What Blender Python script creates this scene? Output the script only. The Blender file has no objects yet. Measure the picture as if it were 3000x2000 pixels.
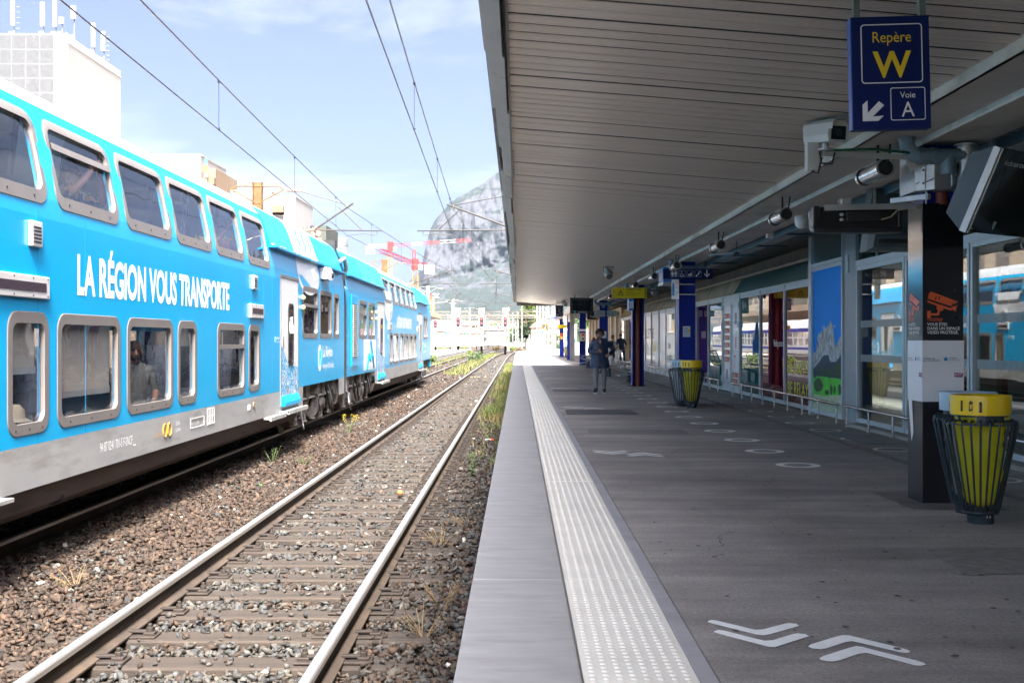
import bpy, bmesh, math, random
import numpy as np
from mathutils import Vector, Matrix, noise
R = random.Random(7)
S = bpy.context.scene
COL = S.collection
rad = math.radians
# ------------------------------------------------------------ camera, sky, sun, exposure
FP, VX, VY, CZ = 3200.0, 1517.0, 996.0, 1.42
cd = bpy.data.cameras.new('camera'); cam = bpy.data.objects.new('camera', cd); COL.objects.link(cam)
cam.location = (0, 0, CZ); cam.rotation_euler = (rad(90), 0, 0)
cd.lens = 36*FP/3000; cd.sensor_width = 36; cd.shift_x = -17/3000; cd.shift_y = -4/3000
cd.clip_start = 0.1; cd.clip_end = 30000
S.camera = cam
SUN_EL, SUN_AZ = 54.0, 169.0          # azimuth clockwise from +Y (along the track)
w = bpy.data.worlds.new('World'); S.world = w; w.use_nodes = True
nt = w.node_tree; bg = nt.nodes['Background']
sky = nt.nodes.new('ShaderNodeTexSky'); sky.sky_type = 'NISHITA'; sky.sun_disc = False
sky.sun_elevation = rad(SUN_EL); sky.sun_rotation = rad(SUN_AZ); sky.air_density = 0.13; sky.dust_density = 6.0; sky.ozone_density = 5.0
# thin high cloud over the blue
tc = nt.nodes.new('ShaderNodeTexCoord'); mp = nt.nodes.new('ShaderNodeMapping'); mp.inputs['Scale'].default_value = (1.6, 3.0, 8.0)
mp.inputs['Rotation'].default_value = (0.12, 0.0, 0.35)
nz = nt.nodes.new('ShaderNodeTexNoise'); nz.inputs['Scale'].default_value = 1.7; nz.inputs['Detail'].default_value = 9; nz.inputs['Roughness'].default_value = 0.62; nz.inputs['Distortion'].default_value = 0.5
cr = nt.nodes.new('ShaderNodeValToRGB'); cr.color_ramp.elements[0].position = 0.50; cr.color_ramp.elements[1].position = 0.80
cr.color_ramp.elements[1].color = (0.5, 0.5, 0.5, 1); cr.color_ramp.elements[0].color = (0.0, 0.0, 0.0, 1)
mx = nt.nodes.new('ShaderNodeMix'); mx.data_type = 'RGBA'; mx.inputs['B'].default_value = (1.75, 1.8, 1.85, 1)
lk = nt.links.new
lk(tc.outputs['Generated'], mp.inputs['Vector']); lk(mp.outputs['Vector'], nz.inputs['Vector']); lk(nz.outputs['Fac'], cr.inputs['Fac'])
lk(cr.outputs['Color'], mx.inputs['Factor']); lk(sky.outputs['Color'], mx.inputs['A']); lk(mx.outputs['Result'], bg.inputs['Color'])
bg.inputs['Strength'].default_value = 0.05
sl = bpy.data.lights.new('sun', 'SUN'); sl.energy = 1.2; sl.angle = rad(12); sl.color = (1.0, 0.94, 0.85)
sun = bpy.data.objects.new('sun', sl); COL.objects.link(sun)
sd = Vector((math.sin(rad(SUN_AZ))*math.cos(rad(SUN_EL)), math.cos(rad(SUN_AZ))*math.cos(rad(SUN_EL)), math.sin(rad(SUN_EL))))
sun.rotation_euler = sd.to_track_quat('Z', 'Y').to_euler()
S.view_settings.view_transform = 'Standard'; S.view_settings.look = 'None'
S.view_settings.exposure = 4.36; S.view_settings.gamma = 1.0; S.view_settings.use_curve_mapping = False
S.render.engine = 'CYCLES'
cy = S.cycles; cy.max_bounces = 7; cy.diffuse_bounces = 4; cy.glossy_bounces = 3; cy.transmission_bounces = 4; cy.transparent_max_bounces = 10
cy.volume_bounces = 0; cy.caustics_reflective = False; cy.caustics_refractive = False; cy.sample_clamp_indirect = 6.0
cy.use_denoising = True

# ------------------------------------------------------------ helpers
LINK = []; WO = {}
def P(px, py, Y): return Vector(((px-VX)/FP*Y, Y, CZ-(py-VY)/FP*Y))
def G(px, py, z=0.0):
    Y = (CZ-z)*FP/(py-VY); return Vector(((px-VX)/FP*Y, Y, z))
def add(a, b): return (a[0]+b[0], a[1]+b[1], a[2]+b[2])
def link(o): LINK.append(o); return o
def thing(name, label, cat, loc=(0, 0, 0), group=None, kind=None):
    o = bpy.data.objects.new(name, None); link(o); o.location = loc; WO[o] = Vector(loc); o.empty_display_size = .1
    if label: o['label'] = label
    if cat: o['category'] = cat
    if group: o['group'] = group
    if kind: o['kind'] = kind
    return o
def tag(o, label=None, cat=None, group=None, kind=None):
    for k, v in (('label', label), ('category', cat), ('group', group), ('kind', kind)):
        if v: o[k] = v
    return o
def place(me, name, parent=None, loc=(0, 0, 0), rot=None, scale=None):
    o = bpy.data.objects.new(name, me); link(o)
    if parent is not None:
        o.parent = parent; o.location = Vector(loc)-WO.get(parent, Vector((0, 0, 0)))
    else: o.location = loc
    WO[o] = Vector(loc)
    if rot: o.rotation_euler = rot
    if scale: o.scale = scale
    return o
KIDS = {}
def copy_thing(root, loc, rotz=None, label=None, group=None):
    r = root.copy(); link(r); r.location = loc; WO[r] = Vector(loc)
    if rotz is not None: r.rotation_euler = (0, 0, rotz)
    if label: r['label'] = label
    if group: r['group'] = group
    for ch in [o for o in LINK if o.parent is root]:
        c = ch.copy(); link(c); c.parent = r
        for g in [o for o in LINK if o.parent is ch]:
            d = g.copy(); link(d); d.parent = c
    return r

class MB:
    def __init__(s): s.v = []; s.f = []; s.m = []; s.k = 0
    def mat(s, k): s.k = k; return s
    def add(s, vs, fs):
        n = len(s.v); s.v += [tuple(v) for v in vs]; s.f += [tuple(i+n for i in f) for f in fs]; s.m += [s.k]*len(fs); return s
    def box(s, x0, x1, y0, y1, z0, z1):
        return s.add([(x0,y0,z0),(x1,y0,z0),(x1,y1,z0),(x0,y1,z0),(x0,y0,z1),(x1,y0,z1),(x1,y1,z1),(x0,y1,z1)],
                     [(0,3,2,1),(4,5,6,7),(0,1,5,4),(1,2,6,5),(2,3,7,6),(3,0,4,7)])
    def cbox(s, c, d): return s.box(c[0]-d[0]/2, c[0]+d[0]/2, c[1]-d[1]/2, c[1]+d[1]/2, c[2]-d[2]/2, c[2]+d[2]/2)
    def obox(s, c, u, v, w):      # centre and three half-vectors
        c = Vector(c); u = Vector(u); v = Vector(v); w = Vector(w)
        vs = [c+a*u+b*v+e*w for e in (-1, 1) for a, b in ((-1,-1),(1,-1),(1,1),(-1,1))]
        return s.add(vs, [(0,3,2,1),(4,5,6,7),(0,1,5,4),(1,2,6,5),(2,3,7,6),(3,0,4,7)])
    def bar(s, a, b, wd, ht):     # rectangular bar from a to b
        a = Vector(a); b = Vector(b); d = (b-a); u = d.normalized(); up = Vector((0, 0, 1)) if abs(u.z) < .9 else Vector((0, 1, 0))
        v = u.cross(up).normalized(); n = v.cross(u)
        return s.obox((a+b)/2, d/2, v*wd/2, n*ht/2)
    def prism(s, poly, ax, a, b):
        n = len(poly)
        def q(p, t): return (t, p[0], p[1]) if ax == 'x' else ((p[0], t, p[1]) if ax == 'y' else (p[0], p[1], t))
        vs = [q(p, a) for p in poly]+[q(p, b) for p in poly]
        return s.add(vs, [tuple(range(n-1, -1, -1)), tuple(range(n, 2*n))]+[(i, (i+1) % n, n+(i+1) % n, n+i) for i in range(n)])
    def tube(s, pts, r, n=8, caps=True):
        pts = [Vector(p) for p in pts]; m = len(pts); rs = r if isinstance(r, (list, tuple)) else [r]*m
        vs = []; prev = None
        for i, p in enumerate(pts):
            d = (pts[min(i+1, m-1)]-pts[max(i-1, 0)]).normalized()
            if prev is None:
                up = Vector((0, 0, 1)) if abs(d.z) < .9 else Vector((1, 0, 0)); a = d.cross(up).normalized()
            else:
                a = (prev-d*prev.dot(d)).normalized()
            prev = a; b = d.cross(a)
            for j in range(n):
                t = 2*math.pi*j/n; vs.append(p+(a*math.cos(t)+b*math.sin(t))*rs[i])
        fs = [(i*n+j, i*n+(j+1) % n, (i+1)*n+(j+1) % n, (i+1)*n+j) for i in range(m-1) for j in range(n)]
        if caps: fs += [tuple(range(n-1, -1, -1)), tuple(range((m-1)*n, m*n))]
        return s.add(vs, fs)
    def cyl(s, a, b, r, r1=None, n=12): return s.tube([a, b], [r, r if r1 is None else r1], n)
    def lathe(s, c, prof, n=24, ax='z'):
        vs = []
        for r, h in prof:
            for j in range(n):
                t = 2*math.pi*j/n; x, y = r*math.cos(t), r*math.sin(t)
                vs.append((c[0]+x, c[1]+y, c[2]+h) if ax == 'z' else ((c[0]+h, c[1]+x, c[2]+y) if ax == 'x' else (c[0]+y, c[1]+h, c[2]+x)))
        m = len(prof)
        return s.add(vs, [(i*n+j, i*n+(j+1) % n, (i+1)*n+(j+1) % n, (i+1)*n+j) for i in range(m-1) for j in range(n)])
    def ell(s, c, rx, ry, rz, n=12, m=8):
        prof = [(math.sin(math.pi*i/m), -math.cos(math.pi*i/m)) for i in range(m+1)]
        vs = [(c[0]+rx*r*math.cos(2*math.pi*j/n), c[1]+ry*r*math.sin(2*math.pi*j/n), c[2]+rz*h) for r, h in prof for j in range(n)]
        return s.add(vs, [(i*n+j, i*n+(j+1) % n, (i+1)*n+(j+1) % n, (i+1)*n+j) for i in range(m) for j in range(n)])
    def poly(s, pts): return s.add(pts, [tuple(range(len(pts)))])
    def mesh(s, name, mats, sm=None, bev=0, seg=2, fix=True):
        me = bpy.data.meshes.new(name); me.from_pydata(s.v, [], s.f)
        if not isinstance(mats, (list, tuple)): mats = [mats]
        for m in mats: me.materials.append(m)
        if len(mats) > 1: me.polygons.foreach_set('material_index', s.m)
        if fix or bev:
            bm = bmesh.new(); bm.from_mesh(me)
            if fix: bmesh.ops.recalc_face_normals(bm, faces=bm.faces)
            if bev:
                ed = [e for e in bm.edges if len(e.link_faces) == 2 and e.calc_face_angle(0) > rad(35)]
                bmesh.ops.bevel(bm, geom=ed, offset=bev, segments=seg, affect='EDGES', clamp_overlap=True, profile=.5)
            bm.to_mesh(me); bm.free()
        if sm:
            me.shade_smooth(); me.set_sharp_from_angle(angle=rad(sm))
        return me
    def obj(s, name, mats, parent=None, sm=None, bev=0, seg=2, fix=True, **k):
        o = place(s.mesh(name, mats, sm, bev, seg, fix), name, parent)
        return tag(o, **k)

_t = {}
def text(body, size, mat, parent, o, rt, up, xs=1.0, al='LEFT', bold=0.0, name='lettering', ls=1.0, line=1.0):
    cu = bpy.data.curves.new('t', 'FONT'); cu.body = body; cu.size = size; cu.align_x = al; cu.offset = bold*size; cu.space_character = ls; cu.resolution_u = 3; cu.space_line = line
    ob = bpy.data.objects.new('t', cu); COL.objects.link(ob)
    dg = bpy.context.evaluated_depsgraph_get(); me = bpy.data.meshes.new_from_object(ob.evaluated_get(dg))
    bpy.data.objects.remove(ob); bpy.data.curves.remove(cu)
    o = Vector(o); rt = Vector(rt).normalized()*xs; up = Vector(up).normalized()
    n = len(me.vertices); a = np.empty(n*3, 'f'); me.vertices.foreach_get('co', a); a = a.reshape(-1, 3)
    b = np.outer(a[:, 0], np.array(rt)) + np.outer(a[:, 1], np.array(up)) + np.array(o)
    me.vertices.foreach_set('co', b.astype('f').ravel()); me.materials.clear(); me.materials.append(mat); me.name = name
    return place(me, name, parent)

# ------------------------------------------------------------ materials
MATS = {}
def M(name, col=(.5, .5, .5), rough=.6, metal=0.0, var=0.12, vs=3.0, bump=0.0, bs=60.0, coat=0.0, spec=.5, st=(1, 1, 1), dirt=None, ds=1.2, dl=(.5, .7), emis=0.0, alpha=None, rvar=0.0):
    if name in MATS: return MATS[name]
    m = bpy.data.materials.new(name); m.use_nodes = True; MATS[name] = m
    t = m.node_tree; b = t.nodes['Principled BSDF']; L = t.links.new
    b.inputs['Roughness'].default_value = rough; b.inputs['Metallic'].default_value = metal
    b.inputs['Specular IOR Level'].default_value = spec; b.inputs['Coat Weight'].default_value = coat; b.inputs['Coat Roughness'].default_value = .06
    c = t.nodes.new('ShaderNodeTexCoord'); mp = t.nodes.new('ShaderNodeMapping'); mp.inputs['Scale'].default_value = st
    L(c.outputs['Object'], mp.inputs['Vector'])
    b.inputs['Base Color'].default_value = (*col, 1)
    last = None
    if var > 0:
        n = t.nodes.new('ShaderNodeTexNoise'); n.inputs['Scale'].default_value = vs; n.inputs['Detail'].default_value = 6; n.inputs['Roughness'].default_value = .65
        L(mp.outputs['Vector'], n.inputs['Vector'])
        r = t.nodes.new('ShaderNodeValToRGB'); r.color_ramp.elements[0].position = .3; r.color_ramp.elements[1].position = .7
        r.color_ramp.elements[0].color = (*[max(0, x*(1-var)) for x in col], 1); r.color_ramp.elements[1].color = (*[min(1, x*(1+var)) for x in col], 1)
        L(n.outputs['Fac'], r.inputs['Fac']); last = r.outputs['Color']
        if rvar > 0:
            rr = t.nodes.new('ShaderNodeMapRange'); rr.inputs['From Min'].default_value = .3; rr.inputs['From Max'].default_value = .7
            rr.inputs['To Min'].default_value = rough-rvar; rr.inputs['To Max'].default_value = rough+rvar
            L(n.outputs['Fac'], rr.inputs['Value']); L(rr.outputs['Result'], b.inputs['Roughness'])
    if dirt is not None:
        n2 = t.nodes.new('ShaderNodeTexNoise'); n2.inputs['Scale'].default_value = ds; n2.inputs['Detail'].default_value = 8; n2.inputs['Roughness'].default_value = .7
        L(mp.outputs['Vector'], n2.inputs['Vector'])
        r2 = t.nodes.new('ShaderNodeValToRGB'); r2.color_ramp.elements[0].position = dl[0]; r2.color_ramp.elements[1].position = dl[1]
        x = t.nodes.new('ShaderNodeMix'); x.data_type = 'RGBA'; x.inputs['B'].default_value = (*dirt, 1)
        L(n2.outputs['Fac'], r2.inputs['Fac']); L(r2.outputs['Color'], x.inputs['Factor'])
        if last: L(last, x.inputs['A'])
        else: x.inputs['A'].default_value = (*col, 1)
        last = x.outputs['Result']
    if last: L(last, b.inputs['Base Color'])
    if bump > 0:
        n3 = t.nodes.new('ShaderNodeTexNoise'); n3.inputs['Scale'].default_value = bs; n3.inputs['Detail'].default_value = 5
        L(mp.outputs['Vector'], n3.inputs['Vector'])
        bp = t.nodes.new('ShaderNodeBump'); bp.inputs['Strength'].default_value = min(1, bump*4); bp.inputs['Distance'].default_value = bump*.1
        L(n3.outputs['Fac'], bp.inputs['Height']); L(bp.outputs['Normal'], b.inputs['Normal'])
    if emis > 0:
        b.inputs['Emission Color'].default_value = (*col, 1); b.inputs['Emission Strength'].default_value = emis
    return m
def glassmat(name, tint=(.75, .8, .8), ior=1.6, rough=0.0, wav=0.0, ws=1.5, base=None):
    """pane: mirror reflection by Fresnel over tinted see-through (or over a coloured backing)"""
    if name in MATS: return MATS[name]
    m = bpy.data.materials.new(name); m.use_nodes = True; MATS[name] = m
    t = m.node_tree; L = t.links.new; t.nodes.remove(t.nodes['Principled BSDF']); out = t.nodes['Material Output']
    g = t.nodes.new('ShaderNodeBsdfGlossy'); g.inputs['Roughness'].default_value = rough; g.inputs['Color'].default_value = (1, 1, 1, 1)
    if base is None: tr = t.nodes.new('ShaderNodeBsdfTransparent'); tr.inputs['Color'].default_value = (*tint, 1)
    else: tr = t.nodes.new('ShaderNodeBsdfDiffuse'); tr.inputs['Color'].default_value = (*base, 1)
    f = t.nodes.new('ShaderNodeFresnel'); ge = t.nodes.new('ShaderNodeNewGeometry'); mr = t.nodes.new('ShaderNodeMapRange')
    mr.inputs['To Min'].default_value = ior; mr.inputs['To Max'].default_value = 1/ior          # thin pane: same reflection from both sides
    L(ge.outputs['Backfacing'], mr.inputs['Value']); L(mr.outputs['Result'], f.inputs['IOR'])
    x = t.nodes.new('ShaderNodeMixShader'); L(f.outputs['Fac'], x.inputs['Fac']); L(tr.outputs[0], x.inputs[1]); L(g.outputs[0], x.inputs[2]); L(x.outputs[0], out.inputs['Surface'])
    if wav > 0:
        c = t.nodes.new('ShaderNodeTexCoord'); n = t.nodes.new('ShaderNodeTexNoise'); n.inputs['Scale'].default_value = ws; n.inputs['Detail'].default_value = 1.5
        bp = t.nodes.new('ShaderNodeBump'); bp.inputs['Strength'].default_value = 1; bp.inputs['Distance'].default_value = wav
        L(c.outputs['Object'], n.inputs['Vector']); L(n.outputs['Fac'], bp.inputs['Height']); L(bp.outputs['Normal'], g.inputs['Normal'])
    return m

def asphaltmat():
    m = bpy.data.materials.new('asphalt'); m.use_nodes = True; t = m.node_tree; b = t.nodes['Principled BSDF']; L = t.links.new
    c = t.nodes.new('ShaderNodeTexCoord')
    def nz(scale, det, st=(1, 1, 1), rough=.6):
        mp = t.nodes.new('ShaderNodeMapping'); mp.inputs['Scale'].default_value = st; n = t.nodes.new('ShaderNodeTexNoise'); n.inputs['Scale'].default_value = scale; n.inputs['Detail'].default_value = det; n.inputs['Roughness'].default_value = rough
        L(c.outputs['Object'], mp.inputs['Vector']); L(mp.outputs['Vector'], n.inputs['Vector']); return n.outputs['Fac']
    def ramp(f, a, b_, ca, cb):
        r = t.nodes.new('ShaderNodeValToRGB'); r.color_ramp.elements[0].position = a; r.color_ramp.elements[1].position = b_; r.color_ramp.elements[0].color = (*ca, 1); r.color_ramp.elements[1].color = (*cb, 1); L(f, r.inputs['Fac']); return r.outputs['Color']
    def mul(x, y, f=1.0):
        q = t.nodes.new('ShaderNodeMix'); q.data_type = 'RGBA'; q.blend_type = 'MULTIPLY'; q.inputs['Factor'].default_value = f; L(x, q.inputs['A']); L(y, q.inputs['B']); return q.outputs['Result']
    col = ramp(nz(1.0, 7, (.35, 2.4, 1)), .32, .70, (.27, .24, .21), (.50, .445, .395))         # worn bands across the platform
    col = mul(col, ramp(nz(.35, 6, (1, 1, 1), .7), .36, .66, (.62, .62, .63), (1.12, 1.12, 1.12)))  # large stains and repairs
    col = mul(col, ramp(nz(230, 3), .34, .66, (.55, .55, .55), (1.4, 1.4, 1.4)))                    # aggregate grain
    col = mul(col, ramp(nz(46, 4, (1, 1, 1), .75), .36, .62, (.72, .72, .72), (1.15, 1.15, 1.15)))
    v = t.nodes.new('ShaderNodeTexVoronoi'); v.inputs['Scale'].default_value = 3.2; L(c.outputs['Object'], v.inputs['Vector'])
    col = mul(col, ramp(v.outputs['Distance'], .035, .06, (.45, .45, .46), (1, 1, 1)))              # old gum
    L(col, b.inputs['Base Color']); b.inputs['Roughness'].default_value = .58
    bp = t.nodes.new('ShaderNodeBump'); bp.inputs['Strength'].default_value = .5; bp.inputs['Distance'].default_value = .004; L(nz(210, 4), bp.inputs['Height']); L(bp.outputs['Normal'], b.inputs['Normal'])
    MATS['asphalt'] = m; return m
asphalt = asphaltmat()
granite = M('granite', (.34, .322, .298), .6, var=.16, vs=3, st=(.7, 3, 1), bump=.02, bs=220, dirt=(.41, .39, .365), ds=1.6, dl=(.5, .8))
tactilem = M('tactile_white', (.76, .71, .61), .55, var=.09, vs=2.5, dirt=(.45, .42, .37), ds=1.1, dl=(.56, .85))
kerbm = M('kerb_granite', (.34, .325, .32), .6, var=.15, vs=4)
concrete = M('concrete', (.36, .34, .30), .8, var=.18, vs=1.5, bump=.03, bs=40, dirt=(.2, .18, .15), ds=.8, dl=(.52, .75))
concdark = M('concrete_platform_wall', (.33, .29, .25), .85, var=.25, vs=1.5, bump=.03, bs=40)
slatm = M('slat_metal', (.66, .59, .51), .36, .35, var=.14, vs=.9, st=(.35, 4, 1), dirt=(.20, .20, .17), ds=1.4, dl=(.56, .8), rvar=.08)
slatback = M('slat_gap', (.05, .055, .045), .8, var=.3)
fasciam = M('fascia_panel', (.44, .41, .365), .6, var=.1, vs=2, dirt=(.2, .18, .15), ds=3.5, dl=(.6, .75))
beamm = M('beam_cladding', (.52, .52, .45), .5, var=.2, vs=1.4, dirt=(.22, .2, .14), ds=1.5, dl=(.5, .75), st=(1, .6, 1))
soffitm = M('beam_soffit', (.45, .43, .39), .6, var=.22, vs=1.1, dirt=(.12, .105, .085), ds=1.0, dl=(.55, .8))
ledgem = M('light_ledge', (.55, .56, .50), .45, var=.2, vs=2, dirt=(.3, .27, .2), ds=3, dl=(.55, .8))
bluepaint = M('column_blue', (.002, .022, .26), .42, var=.15, vs=4, spec=.3)
greycable = M('galvanised', (.42, .45, .46), .42, .7, var=.15, vs=6)
steel = M('stainless', (.62, .63, .64), .25, 1.0, var=.05)
black = M('black_plastic', (.012, .012, .014), .35, var=.2)
white = M('white_paint', (.78, .78, .77), .4, var=.04)
markm = M('road_paint', (.86, .85, .80), .7, var=.08, vs=8, dirt=(.42, .40, .37), ds=26, dl=(.60, .78))
printw = M('print_white', (.82, .82, .82), .5, var=0)
printy = M('print_yellow', (.85, .6, .02), .5, var=0)
printk = M('print_black', (.01, .01, .012), .5, var=0)
def M_print(name, col): return M('print_'+name, col, .5, var=0)
# ------------------------------------------------------------ ground, ballast, tracks
RT = -0.38                                     # rail top; platform top is z = 0
def shift(Y): return max(0.0, Y-100)**2/6400.0
soil = M('soil', (.12, .10, .07), .95, var=.3, vs=.2, dirt=(.07, .085, .025), ds=.12, dl=(.42, .62))
o = MB().add([(-9000,-400,-1.25),(9000,-400,-1.25),(9000,16000,-1.25),(-9000,16000,-1.25)], [(0,1,2,3)]).obj('ground', soil, fix=False, kind='structure')
bedm = M('ballast_bed', (.045, .033, .025), .95, var=.35, vs=2.2, bump=.2, bs=26, dirt=(.06, .053, .045), ds=.55, dl=(.45, .7))
b = MB(); xs = [-46, -12, -7.2, -5, -3.2, -.9, -.262]; ys = [-40, 8, 20, 40, 60, 90, 130, 150]
b.add([(x, y, -.615) for y in ys for x in xs], [(j*7+i, j*7+i+1, (j+1)*7+i+1, (j+1)*7+i) for j in range(7) for i in range(6)])
b.add([(-46,150.01,-.615),(40,150.01,-.615),(40,520,-.615),(-46,520,-.615)], [(0,1,2,3)])
b.obj('ballast_bed', bedm, kind='structure', fix=False)

railrust = M('rail_rust', (.045, .032, .023), .8, var=.3, vs=5, dirt=(.075, .05, .032), ds=3)
railtop = M('rail_polished', (.62, .59, .55), .42, .9, var=.06, vs=1, st=(8, .15, 1))
wood = M('sleeper_wood', (.040, .029, .021), .85, var=.45, vs=4, st=(.5, 9, 4), bump=.12, bs=30, dirt=(.016, .014, .012), ds=1.3, dl=(.48, .68))
clipm = M('clip_rust', (.035, .026, .02), .7, .2, var=.3, vs=12)
SC = [bpy.data.meshes.new('x')]
def rail_mesh(xc, y0, y1, px=None):
    prof = [(-.07,-.16),(.07,-.16),(.07,-.148),(.012,-.125),(.01,-.048),(.034,-.036),(.034,-.008),(.026,0),(-.026,0),(-.034,-.008),(-.034,-.036),(-.01,-.048),(-.012,-.125),(-.07,-.148)]
    m = MB(); n = len(prof); yy = [y0]
    while yy[-1] < y1: yy.append(min(y1, yy[-1]+(8 if yy[-1] > 60 else 16)))
    f = px or (lambda Y: xc+shift(Y))
    vs = [(f(y)+p[0], y, RT+p[1]) for y in yy for p in prof]
    m.add(vs, [])
    for i in range(len(yy)-1):
        for j in range(n):
            m.k = 1 if j in (5, 6, 7, 8, 9) else 0
            m.f.append((i*n+j, i*n+(j+1) % n, (i+1)*n+(j+1) % n, (i+1)*n+j)); m.m.append(m.k)
    return m
def sleeper_mesh(sd):
    r = random.Random(sd); m = MB(); h = .13
    e = [r.uniform(-.015, .015) for _ in range(8)]
    m.box(-1.29+e[0], 1.29+e[1], -.125+e[2]*.4, .125+e[3]*.4, -.155, -.0+e[4]*.2)
    return m.mesh('sleeper', wood, bev=.012, seg=1)
SLM = [sleeper_mesh(i) for i in range(7)]
cm = MB().box(-.09, .09, -.075, .075, 0, .014).box(.0, .075, -.035, .035, .014, .032).box(-.1, .02, -.022, .022, .026, .042)
cm.cyl((.035,0,.03), (.035,0,.062), .024, n=8).cyl((.035,0,.06), (.035,0,.085), .015, n=6)
CLIP = cm.mesh('rail_clip', clipm, bev=.003, seg=1)
def track(xc, y0, y1, ysl, clips, label, dx=lambda Y: 0.0):
    t = thing('railway_track', label, None, (xc, 0, RT-.17), kind='structure')
    for sx in (-.752, .752):
        rail_mesh(xc+sx, y0, y1, lambda Y, sx=sx: xc+sx+shift(Y)+dx(Y)).obj('rail', [railrust, railtop], t, sm=30)
    k = 0; y = ysl[0]
    while y < ysl[1]:
        X = xc+shift(y)+dx(y)
        s = place(SLM[R.randrange(7)], 'sleeper', t, (X+R.uniform(-.03, .03), y+R.uniform(-.02, .02), RT-.172+R.uniform(-.004, .002)), (0, 0, R.uniform(-.012, .012)))
        base = WO[s].copy()
        if y < clips:
            for sx in (-.752, .752):
                for q in (-1, 1):
                    c = bpy.data.objects.new('rail_clip', CLIP); link(c); c.parent = s
                    c.location = (sx+q*.145+X-base.x, R.uniform(-.01, .01), .003); c.rotation_euler = (0, 0, 0 if q > 0 else math.pi)
        y += .6
    return t
track(-1.88, -40, 430, (4.3, 100), 30, 'near railway track with polished rails on dark wooden sleepers beside the platform')
track(-5.40, -40, 430, (4.2, 100), 24, 'railway track under the blue train')
for xc, y0, lb in ((-17.6, 20, 'railway track beyond the opposite platform'), (-21.4, 20, 'railway track under the white and blue train')):
    track(xc, y0, 400, (0, 0), 0, lb)
# crossing tracks of the junction beyond the platform
def diag(a, y0, y1, xa, xb):
    u = lambda Y: xa+(xb-xa)*(lambda t: t*t*(3-2*t))(min(1, max(0, (Y-y0)/(y1-y0))))
    t = thing('railway_track', 'diverging junction track crossing the yard beyond the platform', None, (xa, y0, RT-.17), kind='structure', group='junction tracks')
    for sx in (-.752, .752): rail_mesh(0, y0, y1, lambda Y, sx=sx: u(Y)+sx+shift(Y)).obj('rail', [railrust, railtop], t, sm=30)
diag(0, 150, 215, -5.4, -1.88); diag(0, 160, 235, -1.88, 2.2); diag(0, 175, 260, 2.2, 6.4); diag(0, 190, 270, -9.2, -5.4)

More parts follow.
